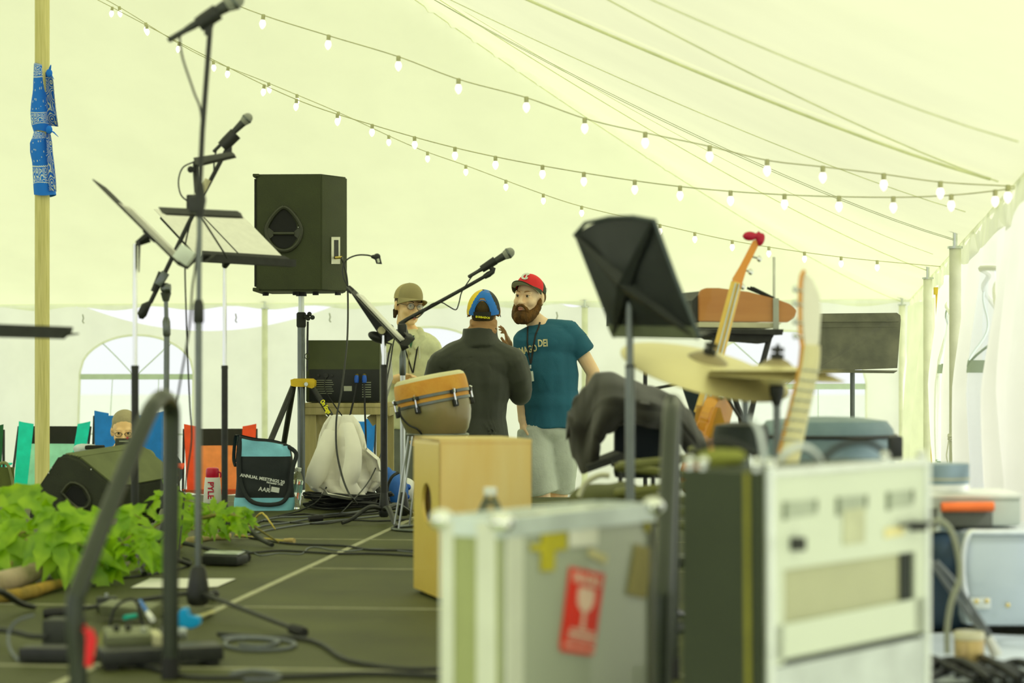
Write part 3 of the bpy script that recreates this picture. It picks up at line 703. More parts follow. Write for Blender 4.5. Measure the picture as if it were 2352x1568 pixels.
b.box(c0, (0.06,0.05,0.055), Matrix.Rotation(0.6,3,'Y'), 0.006); meta(b.build('memo_card', pm('pale_card', (0.75,0.82,0.74), 0.5)), 'small pale card or clip on the ledge of the edge-on music stand', 'card')

# stand 2: nearly flat desk with sheets
t, H = music_stand('black music stand with chrome upper tube and flat tilted desk, just left of the speaker', 516, 608, 840, [FL(625,1258), V((-1.45,8.15,0)), V((-1.15,8.75,0))], 8.4, None)
th = math.radians(50); led = V((math.cos(th), math.sin(th), 0.0)); n2 = V((-math.sin(th), math.cos(th), 0)); upv = (n2*0.80+V((0,0,0.60))).normalized()
c = P(562, 605, 8.38); led_, up_, n_ = desk(t, c, led, upv, 0.50, 0.34, lip=0.03)
t2 = MB(); t2.prism([c-led*0.25-V((0,0,.005)), c+led*0.25-V((0,0,.005)), c+led*0.25+V((0,0,.026)), c-led*0.20+V((0,0,.028))], V((math.sin(th),-math.cos(th),0))*0.05); t2.build('ledge_lip', BLACKM, t, smooth=False)
b = MB(); b.tube([P(516,612,8.4), P(520,600,8.38)], [.012,.02], n=8); b.build('tilt_bracket', BLACK, t)
s = thing('sheet_music', 'large cream sheets of music lying on the flat tilted music stand left of the speaker', 'sheet music', tuple(c))
for k in range(2):
    b = MB(); w_ = 0.245; off = n_*(0.008+0.004*k); cc = c+led*((-1+2*k)*0.125)+up_*0.008
    b.prism([cc-led*w_/2+off, cc+led*w_/2+off, cc+led*w_/2+up_*0.36+off, cc-led*w_/2+up_*0.36+off], n_*0.002); b.build('page', PAPER, s, smooth=False)

# stand 3: only the ledge enters from the left edge
d = 5.5; t = thing('music_stand', 'dark music stand ledge entering from the left edge of the picture', 'music stand', (-1.55, 5.6, 0))
c = V((P(-60,756,d).x, d, P(0,756,d).z))
b = MB(); b.prism([P(-150,752,d), P(-150,738,d), P(160,750,d), P(157,762,d), P(139,778,d), P(-150,770,d)], (0,0.045,0)); b.build('ledge', BLACKM, t, smooth=False)
b = MB(); b.prism([P(-150,768,d)+V((0,.04,0)), P(139,772,d)+V((0,.04,0)), P(120,772,d)+V((0,.34,.012)), P(-150,768,d)+V((0,.34,.012))], (0,0,0.004)); b.build('desk_panel', BLACKM, t, smooth=False)
x3 = P(-90,756,d).x
b = MB(); b.tube([V((x3,d+.15,0.09)), V((x3,d+.15,0.45))], 0.0135, n=12); b.build('lower_tube', GUN, t)
b = MB(); b.tube([V((x3,d+.15,0.44)), V((x3,d+.15,P(0,768,d).z+.01))], 0.0085, n=12); b.build('upper_tube', CHROME, t)
tri_legs(t, V((x3,d+.15,0.03)), [V((x3-.3,d,0)), V((x3+.1,d+.42,0)), V((x3-.1,d-.05,0))], r=.012, arch=.02, foot=False)

# stand 4: side-on desk left of the man in the tan cap
t, H = music_stand('black music stand with chrome tube and side-on desk, between mixer and drum', 882, 770, 838, [FL(786,1207), FL(912,1216), V((-0.45,9.75,0))], 9.4, None, pr=.0165, cr=.0105)
d = 9.4; A = P(803,662,d); B = P(926,792,d); upv = (A-B); hh = upv.length; upv.normalize(); led = V((0.03, 1, 0)).normalized()
led_, up_, n_ = desk(t, B, led, upv, 0.44, hh, lip=0.05)
b = MB(); b.prism([P(803,668,d), P(838,697,d), P(907,775,d), P(884,788,d), P(866,762,d)], (0,0.03,0)); b.build('desk_rib', BLACK, t, smooth=False)
b = MB(); b.tube([P(877,758,d-.03), P(877,758,d-.06)], [.02,.018], n=14); b.build('tilt_knob', pm('brass_knob', (0.55,0.52,0.28), 0.35, 0.8), t)
b = MB(); b.ell(P(868,775,d+.03), (0.05,0.03,0.025), Matrix.Rotation(0.4,3,'Y')); b.tube([P(885,786,d), P(899,790,d-.02), P(893,812,d-.02), P(888,842,d-.02)], .005, n=6); b.build('tilt_bracket', BLACK, t)
s = thing('sheet_music', 'white sheets resting on the side-on music stand between mixer and drum', 'sheet music', tuple(B))
b = MB(); c0 = B+upv*0.01+n_*0.008; b.prism([c0-led*0.14, c0+led*0.14, c0+led*0.14+upv*0.30, c0-led*0.14+upv*0.30], n_*0.010); b.build('page', PAPER, s, smooth=False)
# clip lamp
t = thing('clip_lamp', 'black gooseneck clip lamp on top of the side-on music stand', 'lamp', tuple(P(802,662,d)))
b = MB(); b.tube([P(803,663,d), P(790,640,d), P(787,615,d), P(797,596,d), P(820,586,d), P(845,586,d), P(856,590,d)], 0.0036, n=8, smooth_path=6); b.build('gooseneck', BLACK, t)
b = MB(); b.tube([P(853,589,d), P(861,590,d)], [.007,.012], n=10); b.ell(P(866,590,d), (.017,.015,.017)); b.prism([P(860,592,d-.012), P(873,590,d-.012), P(877,606,d-.012), P(864,605,d-.012)], (0,0.026,0)); b.build('lamp_head', BLACK, t)
b = MB(); b.box(P(804,665,d), (0.03,0.03,0.03), Matrix.Rotation(.7,3,'Y'), .004); b.build('clip', BLACK, t)
b = MB(); b.tube([P(868,594,d-.014), P(870,603,d-.014)], .006, n=8); b.build('lamp_lens', pm('lamp_lens', (.7,.75,.6), .2), lamp_parent := t)

# stand 5: big near one, back of the desk
D5 = 5.2
t, H = music_stand('large black music stand seen from behind, nearest and tallest of the music stands', 1447, 660, 838, None, D5, None, chrome=False, pr=.0125, cr=.0095)
th = math.radians(58)
DK = pm('black_desk', (0.018,0.022,0.022), 0.5, var=0.2)
# corners measured in the photograph, right edge nearer
tl = P(1322,538,5.36); tr = P(1503,506,5.02); br = P(1606,775,5.0); bl = P(1413,772,5.34)
def dk(a, c):
    q = (tl.lerp(tr, a)).lerp(bl.lerp(br, a), c)
    nn = (tr-tl).cross(bl-tl).normalized()
    if nn.y > 0: nn = -nn
    bulge = 0.028*math.sin(PI*a)*(1-c)**3
    dish = 0.020*min(1, 3*min(a, 1-a))*min(1, 3*min(c, 1-c))
    return q+V((0,0,bulge))+nn*(dish)
b = MB(); b.grid(dk, 24, 20, thick=0.003); b.build('desk_panel', DK, t, auto=25)
nn = (tr-tl).cross(bl-tl).normalized(); nn = nn if nn.y < 0 else -nn
b = MB()
mid = (tl+tr+br+bl)/4+nn*0.03
for q in (tl, tr, br, bl): b.tube([mid, mid.lerp(q, 0.5)+nn*0.004, q+nn*0.004], [0.022, 0.013, 0.006], n=4)
b.build('desk_rib', DK, t)
b = MB(); b.tube([tl, P(1345,512,5.3), P(1400,500,5.2), P(1455,498,5.1), tr, P(1552,640,5.0), br], 0.0055, n=8); b.tube([tl, bl], 0.0045, n=8); b.build('rim', pm('rim_greyblue', (.07,.09,.09), .3, .3), t)
b = MB(); b.prism([bl+nn*.006, br+nn*.006, br.lerp(tr,.10)+nn*.008, bl.lerp(tl,.12)+nn*.008], nn*0.004); b.build('lit_ledge_band', pm('ledge_lit_grey', (.16,.18,.11), .45), t, smooth=False)  # lighter grey plate imitates light caught by the back of the ledge
b = MB(); b.prism([bl, br, br.lerp(tr,.015), bl.lerp(tl,.015)], -nn*0.04); b.build('ledge', BLACK, t, smooth=False)
b = MB(); b.tube([P(1447,670,D5), P(1447,650,D5)], [.013,.018], n=12); b.tube([P(1425,662,D5), P(1470,662,D5)], 0.008, n=8); b.build('tilt_bracket', GUN, t)
tri_legs(t, V((H.x,H.y,0.03)), [H+V((.3,.1,0)), H+V((-.25,.2,0)), H+V((0,-.3,0))], r=.012, arch=.02, foot=False)

# stand 6: far right, desk facing us
D6 = 11.6
H = V(((1958-1176)/F*D6, D6-0.0, 0)); t = thing('music_stand', 'scuffed dark music stand facing the camera near the far right corner', 'music stand', (H.x,H.y,GZ))
SCF = pm('scuffed_paint', (0.085,0.09,0.065), 0.55, col2=(0.19,0.19,0.13), scale=7, thr=.5, bump=.1)
b = MB(); o = [P(1870,720,D6), P(2060,718,D6), P(2068,724,D6), P(2069,735,D6), P(2061,845,D6-.1), P(1866,853,D6-.1)]; b.prism(o, (0,0.006,0)); b.build('desk_panel', SCF, t, smooth=False)
b = MB(); b.prism([P(1866,850,D6-.1), P(2061,852,D6-.1), P(2053,857,D6-.15), P(1862,855,D6-.15)], (0,0,0.004)); b.tube([P(1870,739,D6-.03), P(2064,738,D6-.03)], .004, n=4); b.tube([P(1870,752,D6-.04), P(2063,750,D6-.04)], .002, n=4); b.build('ledge', SCF, t)
b = MB(); b.tube([V((H.x,H.y,GZ+.05)), P(1958,800,D6+.02)], 0.014, n=12); b.build('pole', GUN, t)
tri_legs(t, V((H.x,H.y,GZ+.03)), [V((H.x-.3,H.y,GZ)), V((H.x+.3,H.y,GZ)), V((H.x,H.y+.35,GZ))], r=.012, arch=.02, foot=False)

# ------------------------------------------------------------------ loudspeaker on tripod
SPK = pm('speaker_paint', (0.038,0.048,0.013), 0.62, var=0.15, scale=6, bump=0.25, bscale=220)
DS = 11.1
t = thing('loudspeaker', 'big black loudspeaker high on the yellow-hubbed tripod, seen from its side and back', 'speaker', tuple(P(692,672,DS)))
# plan: side face x 588..738 nearly frontal, rear face x 738..797 turned away, front edges overhang on the left
y0 = DS-0.18
fl = P(588,0,y0).x; mx_ = P(738,0,y0-.02).x
def sp(px, py, d): return P(px, py, d)
zt, zb = P(0,400,y0).z, P(0,668,y0).z
A = V((fl, y0, 0)); B = V((mx_, y0-0.02, 0)); Cc = V((P(797,0,y0+.16).x, y0+.16, 0)); Dd = V((P(797,0,y0+.3).x-0.02, y0+0.34, 0)); E = V((fl+0.03, y0+0.44, 0))
base = [A, B, Cc, Dd, E]
b = MB(); b.prism([V((p.x,p.y,zb)) for p in base], (0,0,zt-zb)); bmesh.ops.bevel(b.bm, geom=b.bm.edges[:], offset=0.008, segments=2, affect='EDGES'); b.build('cabinet', SPK, t, auto=50)
b = MB(); b.box(V((fl+0.0, y0+.22, zt-0.006)), (0.035,0.46,0.016), bevel=.004); b.box(V((fl+0.0, y0+.22, zb+0.008)), (0.035,0.46,0.02), bevel=.004)
b.build('front_edge', SPK, t)
b = MB(); b.box(V((fl-0.006, y0+.22, (zt+zb)/2)), (0.008,0.43,zt-zb-.05)); b.build('front_grille', pm('grille_mesh', (.03,.03,.025), .6, bump=.5, bscale=500), t)
# side handle cup : ring of pear outline
RG = pm('handle_plastic', (0.045,0.05,0.03), 0.45)
ring = []
for k in range(40):
    a = 2*PI*k/40; x = math.sin(a); z = math.cos(a)
    wv = 41*(0.80 if z > 0.3 else 1.0)
    w_ = 41-17*max(0, z)**1.2
    ring.append((652+w_*x, 526-50*z))
pts = [P(x, y, y0-0.016) for x, y in ring]+[P(*ring[0], y0-0.016)]
b = MB(); b.tube(pts, 0.013, n=8, caps=False, flat=0.9)
for sx in (-1, 1): b.prism([P(652+sx*38,520,y0-.02), P(652+sx*24,531,y0-.02), P(652+sx*24,541,y0-.02), P(652+sx*38,553,y0-.02), P(652+sx*42,535,y0-.026)], (0,0.02,0))
hr = b.build('handle_ring', RG, t)
for (sx, sy) in ((627,494),(676,494),(652,476),(685,522),(618,552),(686,552),(633,571),(671,571)):
    b = MB(); b.ell(P(sx,sy,y0-.022), (.004,.003,.004), n=8); b.build('screw', STEEL, hr)
b = MB(); b.prism([P(652+(w_)*math.sin(a), 526-44*math.cos(a), y0-0.0125) for a in [2*PI*k/32 for k in range(32)] for w_ in [34-15*max(0, math.cos(a))**1.2]], (0,0.001,0)); b.build('handle_cup_shade', pm('cup_shade', (.004,.005,.004), .7), t)  # flat near-black plate paints the shade inside the handle cup
b = MB(); b.tube([P(628,536,y0-.020), P(676,536,y0-.020)], 0.0085, n=10); b.build('handle_grip', RG, t)
# rear panel plate
rn = (Cc-B).normalized()
def rear(px, py): # point on the rear face
    r = (px-1176)/F; k = (r*B.y-B.x)/(rn.x-r*rn.y); q = B+rn*k; return V((q.x, q.y, CZ+(860-py)/F*q.y))
nr = V((rn.y,-rn.x,0))
b = MB(); b.prism([rear(760,544)+nr*.001, rear(780,544)+nr*.001, rear(780,606)+nr*.001, rear(760,606)+nr*.001], nr*0.003); b.build('input_plate', pm('plate_silver', (.62,.62,.52), .35, .6), t)
b = MB(); b.prism([rear(766,551)+nr*.004, rear(776,551)+nr*.004, rear(776,594)+nr*.004, rear(766,594)+nr*.004], nr*0.001); b.build('input_recess', BLACK, t)
b = MB(); b.tube([rear(767,592)+nr*.006, rear(776,591)+nr*.03], .008, n=8); b.build('jack_plug', pm('gold_plug', (.7,.55,.15), .3, .9), t)
for px in (610, 679, 725, 776):
    b = MB(); q = P(px, 671, y0+(.12 if px > 620 else .2)); b.tube([V((q.x,q.y,zb)), V((q.x,q.y,zb-.018))], 0.017, n=12); b.build('rubber_foot', RUBBER, t)
b = MB(); b.tube([P(692,680,DS), P(692,668,DS)], .03, n=14); b.build('pole_cup', BLACK, t)
# cable from the speaker
b = MB(); b.tube([rear(776,591)+nr*.03, P(786,597,y0), P(791,610,y0), P(797,640,y0-.05), P(799,680,y0-.05), P(799,740,y0-.2), P(796,800,y0-.4), P(784,900,y0-.6), P(773,960,y0-.7), P(773,1030,y0-.8), P(785,1090,y0-.9), P(800,1130,y0-1.0), P(815,1150,y0-1.0), FL(822,1160,.01)], 0.0052, n=8, smooth_path=8)
tt = thing('speaker_cable', 'thick black cable hanging from the back of the big loudspeaker to the floor', 'cable', (0,0,0)); b.build('cable', CABLE, tt)
# tripod
YEL = pm('yellow_plastic', (0.85,0.58,0.02), 0.4)
t = thing('speaker_tripod', 'black speaker tripod with a yellow hub carrying the big loudspeaker', 'speaker stand', tuple(V((P(692,0,DS).x, DS, 0))))
b = MB(); b.tube([V((P(692,0,DS).x,DS,0.06)), P(692,745,DS)], 0.0215, n=16); b.build('lower_pole', GUN, t)
b = MB(); b.tube([P(692,750,DS), P(692,678,DS)], 0.0165, n=16); b.build('upper_pole', STEEL, t)
b = MB(); b.tube([P(692,752,DS), P(692,748,DS), P(692,720,DS), P(692,717,DS)], [.022,.0265,.0265,.02], n=16); kb = b.build('height_clamp', BLACKM, t)
b = MB(); b.tube([P(700,727,DS-.02), P(708,727,DS-.03)], .012, n=10)
for a in (0.3, 2.4, 4.5): b.ell(P(712+6*math.cos(a), 727+6*math.sin(a), DS-.035), (.013,.01,.013))
b.build('knob', BLACKM, kb)
b = MB(); b.tube([P(707,738,DS-.03), P(706,790,DS-.03), P(706,812,DS-.03)], 0.006, n=6); b.tube([P(706,818+7*math.cos(a),DS-.03)+V((.013*math.sin(a),0,0)) for a in [2*PI*k/12 for k in range(13)]], .0022, n=5); b.tube([P(706,827,DS-.03), P(706,852,DS-.03)], .005, n=6); b.build('safety_pin_strap', BLACK, t)
b = MB(); b.prism([P(667,872,DS-.05), P(676,869,DS-.06), P(716,869,DS-.06), P(723,874,DS-.05), P(722,889,DS-.05), P(716,892,DS-.05), P(704,888,DS-.06), P(678,888,DS-.06), P(668,886,DS-.05)], (0,0.10,0)); b.build('yellow_hub', YEL, t)
b = MB(); b.tube([P(703,882,DS-.06), P(703,882,DS-.10)], [.013,.011], n=10); b.build('hub_knob', STEEL, t)
for (x1, y1, d1, nm) in ((612,1035,10.75,0),(775,978,10.98,1),(650,1030,11.5,2)):
    p0 = P(674 if nm != 1 else 716, 886, DS-.02 if nm != 2 else DS+.03); p1 = P(x1, y1, d1); fd = (p1-p0); k = (0.012-p0.z)/fd.z; foot = p0+fd*k
    b = MB(); b.tube([p0, foot], 0.0165, n=10); lg = b.build('leg', BLACK, t)
    b = MB(); b.tube([p0+fd*(k*.95), foot+fd.normalized()*.01], 0.022, n=10); b.build('rubber_foot', RUBBER, lg)
    if nm == 1: continue
    b = MB(); hb = V((P(692,0,DS).x,DS,0.12)); b.tube([hb, p0.lerp(foot,.62)], .009, n=6); b.build('brace', BLACK, t)
b = MB(); M = frame(P(757,955,10.84), P(775,978,10.75)-P(716,886,DS-.02), V((0.5,0,.5)))
YL = pm('yellow_print', (.85,.8,.02), .6)
text('On Stage', 'printed_lettering', YL, t, frame(P(748,934,10.80), P(775,978,10.75)-P(716,886,DS-.02), V((0.8,0,.5))), 0.036, bold=.0005)
b.bm.free()
# ------------------------------------------------------------------ cajon, drum
BIRCH = pm('cajon_birch', (0.93,0.62,0.17), 0.35, col2=(0.98,0.76,0.32), scale=3, stretch=(3,3,0.5), thr=.5, coat=0.2)
BIRCHS = pm('cajon_side', (0.88,0.62,0.10), 0.35, col2=(0.95,0.72,0.18), scale=2, coat=0.2)
c0 = V((-0.222,6.14,0)); sx = V((0.994,-0.02,0)).normalized(); sy = V((-0.29,0.957,0)).normalized(); W_, Dp, Hh = 0.283, 0.33, 0.49
c0.z = 0.012
t = thing('cajon', 'honey coloured wooden box drum with a round side sound hole, on the black stage', 'box drum', tuple(c0))
def cj(a, b_, z): return c0+sx*a+sy*b_+V((0,0,z))
b = MB(); b.prism([cj(0.0,0,0), cj(W_,0,0), cj(W_,0,Hh-.012), cj(0,0,Hh-.012)], sy*0.006); bmesh.ops.bevel(b.bm, geom=b.bm.edges[:], offset=.003, segments=2, affect='EDGES'); b.build('front_board', BIRCH, t)
# shell with a real hole in the left side
b = MB(); hz, hy, hr_ = 0.285, 0.165, 0.062; N_ = 32
circ = [(hy+hr_*math.cos(2*PI*k/N_), hz+hr_*math.sin(2*PI*k/N_)) for k in range(N_)]
def rect_pt(k):
    a = 2*PI*k/N_; x, z = math.cos(a), math.sin(a); m = max(abs(x), abs(z)); x/=m; z/=m
    return (0.006+(Dp-0.006)*(x+1)/2 if True else 0, (Hh)*(z+1)/2)
vo = [b.bm.verts.new(cj(0, *rect_pt(k))) for k in range(N_)]; vi = [b.bm.verts.new(cj(0, *circ[k])) for k in range(N_)]; vb = [b.bm.verts.new(cj(0.011, *circ[k])) for k in range(N_)]
for k in range(N_):
    j = (k+1)%N_; b.bm.faces.new((vo[k], vo[j], vi[j], vi[k])); b.bm.faces.new((vi[k], vi[j], vb[j], vb[k]))
b.build('side_board', BIRCHS, t)
b = MB(); b.prism([cj(0.0,0.006,Hh-.011), cj(W_,0.006,Hh-.011), cj(W_,Dp,Hh-.011), cj(0.0,Dp,Hh-.011)], (0,0,0.011)); b.prism([cj(0.004,0.006,0), cj(W_,0.006,0), cj(W_,Dp,0), cj(0.004,Dp,0)], (0,0,0.01))
b.prism([cj(W_-.012,0.006,0), cj(W_,0.006,0), cj(W_,Dp,0), cj(W_-.012,Dp,0)], (0,0,Hh)); b.prism([cj(0.004,Dp-.01,0), cj(W_,Dp-.01,0), cj(W_,Dp,0), cj(0.004,Dp,0)], (0,0,Hh)); b.build('shell', BIRCHS, t, smooth=False)
b = MB(); b.prism([cj(0.0,0.0,Hh-.012), cj(W_,0.0,Hh-.012), cj(W_,0.02,Hh-.012), cj(0.0,0.02,Hh-.012)], (0,0,0.012)); b.build('top_edge', BIRCH, t, smooth=False)
for (a_, b_) in ((.03,.03),(W_-.03,.03),(.03,Dp-.03),(W_-.03,Dp-.03)):
    b = MB(); b.tube([cj(a_,b_,-0.012), cj(a_,b_,0.002)], .016, n=12); b.build('rubber_foot', RUBBER, t)

DD = 9.0
SKIN_D = pm('drum_head', (0.74,0.70,0.40), 0.5, var=.08, scale=8)
FUR = pm('drum_hide', (0.72,0.30,0.03), 0.55, col2=(0.85,0.45,0.06), scale=10, bump=.2)
SHELL = pm('drum_shell', (0.22,0.21,0.085), 0.35, col2=(0.36,0.27,0.12), scale=5, coat=0.25)
ctop = P(987,877,DD); axis = V((-0.20,0.03,1)).normalized(); M = zframe(ctop, axis)
t = thing('hand_drum', 'olive hand drum with tan head and orange band, tilted on its ring stand', 'drum', tuple(P(1000,1000,DD)))
b = MB(); b.lathe([(0.001,0.030),(0.09,0.030),(0.145,0.027),(0.158,0.018),(0.162,0.006)], M, 40, cap=False); b.build('drum_head', SKIN_D, t)
b = MB(); b.lathe([(0.1622,0.008),(0.166,-0.01),(0.168,-0.045),(0.168,-0.062)], M, 40, cap=False); b.build('head_band', FUR, t)
b = MB(); b.lathe([(0.1645,-0.055),(0.170,-0.058),(0.170,-0.070),(0.1645,-0.072)], M, 40, cap=False); b.lathe([(0.162,-0.088),(0.1675,-0.090),(0.1675,-0.101),(0.161,-0.103)], M, 40, cap=False); b.build('hoop', GUN, t)
b = MB(); b.lathe([(0.1635,-0.068),(0.1635,-0.092)], M, 40, cap=False); b.build('lower_band', FUR, t)
b = MB(); b.lathe([(0.160,-0.09),(0.1625,-0.12),(0.160,-0.155),(0.150,-0.195),(0.132,-0.235),(0.110,-0.262),(0.10,-0.275)], M, 40); b.build('shell', SHELL, t)
for k in range(6):
    a = 2*PI*k/6-0.95-PI/6*0; e = V((math.cos(a), math.sin(a), 0))
    b = MB(); b.tube([M @ (e*0.176+V((0,0,-0.058))), M @ (e*0.1765+V((0,0,-0.125)))], .004, n=6); b.tube([M @ (e*.172+V((0,0,-.052))), M @ (e*.180+V((0,0,-.056))), M @ (e*.176+V((0,0,-.07)))], .0055, n=6); b.build('tuning_rod', CHROME, t)
    b = MB(); b.box(M @ (e*0.171+V((0,0,-0.118))), (.018,.024,.03), (M.to_3x3() @ RZ(a)), .004); b.build('lug', BLACK, t); b = MB(); b.box(M @ (e*0.171+V((0,0,-0.066))), (.014,.03,.018), (M.to_3x3() @ RZ(a)), .003); b.build('hook', BLACK, t)
b = MB(); b.tube([M @ V((-.155,-.10,-.108)), P(917,935,DD-.15), P(921,955,DD-.15), P(938,975,DD-.14), P(958,985,DD-.14), P(969,997,DD-.12)], .0045, n=6, smooth_path=5)
b.build('cord', CABLE, t)
t = thing('drum_stand', 'ring shaped steel drum stand with thin rods and a round base', 'drum stand', tuple(FL(960,1212)))
rc = P(1005,997,DD); b = MB()
ringp = lambda c, r, a: V((c.x+r*math.cos(a), c.y+r*math.sin(a), c.z))
b.tube([ringp(rc, .136, 2*PI*k/36) for k in range(37)], .0065, n=8, caps=False); b.build('top_ring', GUN, t)
b = MB(); bc = V((P(985,0,DD).x, DD+.02, 0.007)); b.tube([ringp(bc, .165, 2*PI*k/36) for k in range(37)], .007, n=8, caps=False); b.build('base_ring', GUN, t)
for a in (PI*0.93, -PI*.80, -PI*.5, -PI*.05, PI*.3, PI*.7):
    b = MB(); b.tube([ringp(rc, .134, a)-V((0,0,.004)), ringp(bc, .163, a)], .0042, n=6); b.build('rod', STEEL, t)
b = MB(); b.tube([ringp(bc, .1, 0.5), ringp(bc,.02,.5)], .003, n=5); b.bm.free()

# ------------------------------------------------------------------ table, mixer
PINE = pm('table_wood', (0.46,0.40,0.16), 0.6, col2=(0.60,0.52,0.24), scale=5, stretch=(8,8,0.6), bump=.2, bscale=60)
DT = 11.25
def tx(px): return P(px,0,DT).x
zT = P(0,925,DT).z
t = thing('wooden_table', 'small rough pine table carrying the black mixer at the back of the stage', 'table', ((tx(700)+tx(890))/2, DT+.2, 0))
b = MB(); b.box(V(((tx(698)+tx(892))/2, DT+.26, zT-.012)), (tx(892)-tx(698), 0.56, 0.024), bevel=.002); b.build('tabletop', PINE, t)
b = MB(); b.box(V(((tx(698)+tx(892))/2, DT+.0, zT-.022-.022)), (tx(892)-tx(698), 0.03, 0.044), bevel=.002); b.box(V((tx(888), DT+.26, zT-.05)), (0.03,.5,.05), bevel=.002); b.box(V((tx(702), DT+.26, zT-.05)), (0.03,.5,.05), bevel=.002); b.build('apron', PINE, t)
for (px, dy) in ((713,0.03),(877,0.03),(716,.5),(880,.5)):
    b = MB(); b.box(V((tx(px), DT+dy, (zT-.03)/2)), (0.062,0.05,zT-.03), bevel=.003); b.build('leg', PINE, t)
b = MB(); b.box(V(((tx(725)+tx(745))/2, DT+.06, zT-.09)), (0.06,0.03,0.06), Matrix.Rotation(.6,3,'Y')); b.build('corner_block', PINE, t); b = MB(); b.box(V((tx(858), DT+.06, zT-.09)), (0.06,0.03,0.06), Matrix.Rotation(-.6,3,'Y')); b.build('corner_block', PINE, t)
MIX = pm('mixer_case', (0.060,0.075,0.018), 0.5, var=.1)
MIXB = pm('mixer_rear', (0.010,0.013,0.010), 0.45)
t = thing('audio_mixer', 'black powered mixer with blue cable plugs in its back, on the pine table', 'mixer', (tx(790), DT+.1, zT))
x0, x1 = tx(703), tx(872); zb_, zm, zt_ = zT+.004, P(0,846,DT).z, P(0,781,DT).z
b = MB(); b.prism([V((x0,DT+.0,zb_)), V((x0,DT+.0,zm)), V((x0,DT+.02,zt_)), V((x0,DT+.06,zt_)), V((x0,DT+.45,zb_+.08)), V((x0,DT+.45,zb_))], (x1-x0,0,0)); bmesh.ops.bevel(b.bm, geom=b.bm.edges[:], offset=.004, segments=2, affect='EDGES'); b.build('case', MIX, t)
b = MB(); b.box(V(((x0+x1)/2+.01, DT-.004, (zb_+zm)/2)), (x1-x0-.02, 0.012, zm-zb_-.01), bevel=.003); rp_ = b.build('rear_panel', MIXB, t)
LAB = pm('panel_print', (.35,.38,.28), .6)
for i in range(7):
    b = MB(); b.box(P(745,873+5*i,DT-.011), (.085+.01*(i%3),.001,.003)); b.build('print_line', LAB, rp_); b = MB(); b.box(P(842,878+5.5*i,DT-.011), (.05,.001,.005)); b.build('print_line', LAB, rp_)
b = MB(); b.box(P(799,892,DT-.011), (.045,.002,.028)); b.build('label_plate', pm('label_plate', (.5,.52,.4), .6), rp_)
for k, px in enumerate((820,837)):
    b = MB(); b.tube([P(px,862,DT-.01), P(px,862,DT-.03), P(px,868,DT-.05)], [.011,.011,.010], n=10); b.build('jack_socket', pm('gold_plug', (.7,.55,.15), .3, .9), rp_)
for i, px in enumerate((731,748,762)): 
    b = MB(); b.tube([P(px,862,DT-.008), P(px,862,DT-.022)], .008+.006*(i==1), n=10); b.build('knob', BLACK, rp_)
for px in (720, 855):
    b = MB(); b.box(V((tx(px),DT+.05,zT+.003)), (.03,.03,.006)); b.build('rubber_foot', RUBBER, t)
BLU = pm('blue_plug', (0.01,0.10,0.55), 0.4)
for k, (px, pts) in enumerate(((819, [(819,880),(816,900),(812,920),(806,945),(801,975)]),(837, [(836,880),(837,900),(838,940),(840,990),(840,1030)]))):
    t = thing('speaker_cable', ('left' if k==0 else 'right')+' one of two blue-plugged cables hanging from the back of the mixer', 'cable', tuple(P(px,868,DT)), 'blue plugged cables of the mixer')
    b = MB(); b.tube([P(px,864,DT-.045), P(px,872,DT-.06), P(px,879,DT-.062)], [.012,.014,.011], n=12); b.build('plug', BLU, t)
    b = MB(); b.tube([P(x,y,DT-.062) for x,y in pts], .0055, n=8, smooth_path=4); b.build('cable', CABLE, t)
b = MB(); b.tube([P(748,868,DT-.02), P(745,885,DT-.04), P(752,905,DT-.05), P(775,940,DT-.05), P(790,960,DT-.05)], .0035, n=6, smooth_path=4)
t = thing('power_cable', 'thin power cord hanging from the left side of the mixer rear', 'cord', (0,0,0)); b.build('cord', CABLE, t)
# laptop / papers standing at the right of the mixer
b = MB(); b.prism([P(881,806,DT-.1), P(898,812,DT-.25), P(903,868,DT-.25), P(889,918,DT-.1), P(880,920,DT-.1)], (0,0.004,0)); t = thing('paper_sheet', 'white printed sheet hanging edge-on beside the mixer below the side-on music stand', 'paper', tuple(P(890,860,DT))); b.build('page', PAPER, t, smooth=False)

# white hoodie draped over a chair under the table
HOOD = pm('cream_fleece', (0.93,0.91,0.80), 0.95, var=.04, scale=10, sheen=.3)
dH = 10.6
t = thing('white_hoodie', 'crumpled cream hoodie draped in front of the pine table', 'hoodie', tuple(P(790,1140,dH)))
def prof(k):   # silhouette rows (y, xl, xr)
    rows = [(955,762,806),(975,748,822),(1000,738,832),(1030,732,838),(1055,722,868),(1085,715,874),(1105,709,876),(1120,718,860),(1134,742,848),(1145,796,836)]
    f = k*(len(rows)-1); i = min(int(f), len(rows)-2); u = f-i; u = u*u*(3-2*u)
    return [rows[i][j]+(rows[i+1][j]-rows[i][j])*u for j in range(3)]
b = MB()
def hf(a, c):
    y, xl, xr = prof(c); x = xl+(xr-xl)*(0.5-0.5*math.cos(PI*a))
    fold = 0.045*math.sin(a*21+2.5*math.sin(c*4))*(0.3+c)+0.05*noise.noise(V((a*4, c*3, 1)))
    return P(x, y, dH-0.10*math.sin(PI*a)*(0.4+c*.6)-fold*math.sin(PI*a)**.5)
b.grid(hf, 60, 46, thick=0.012)
b.build('draped_cloth', HOOD, t, auto=120)
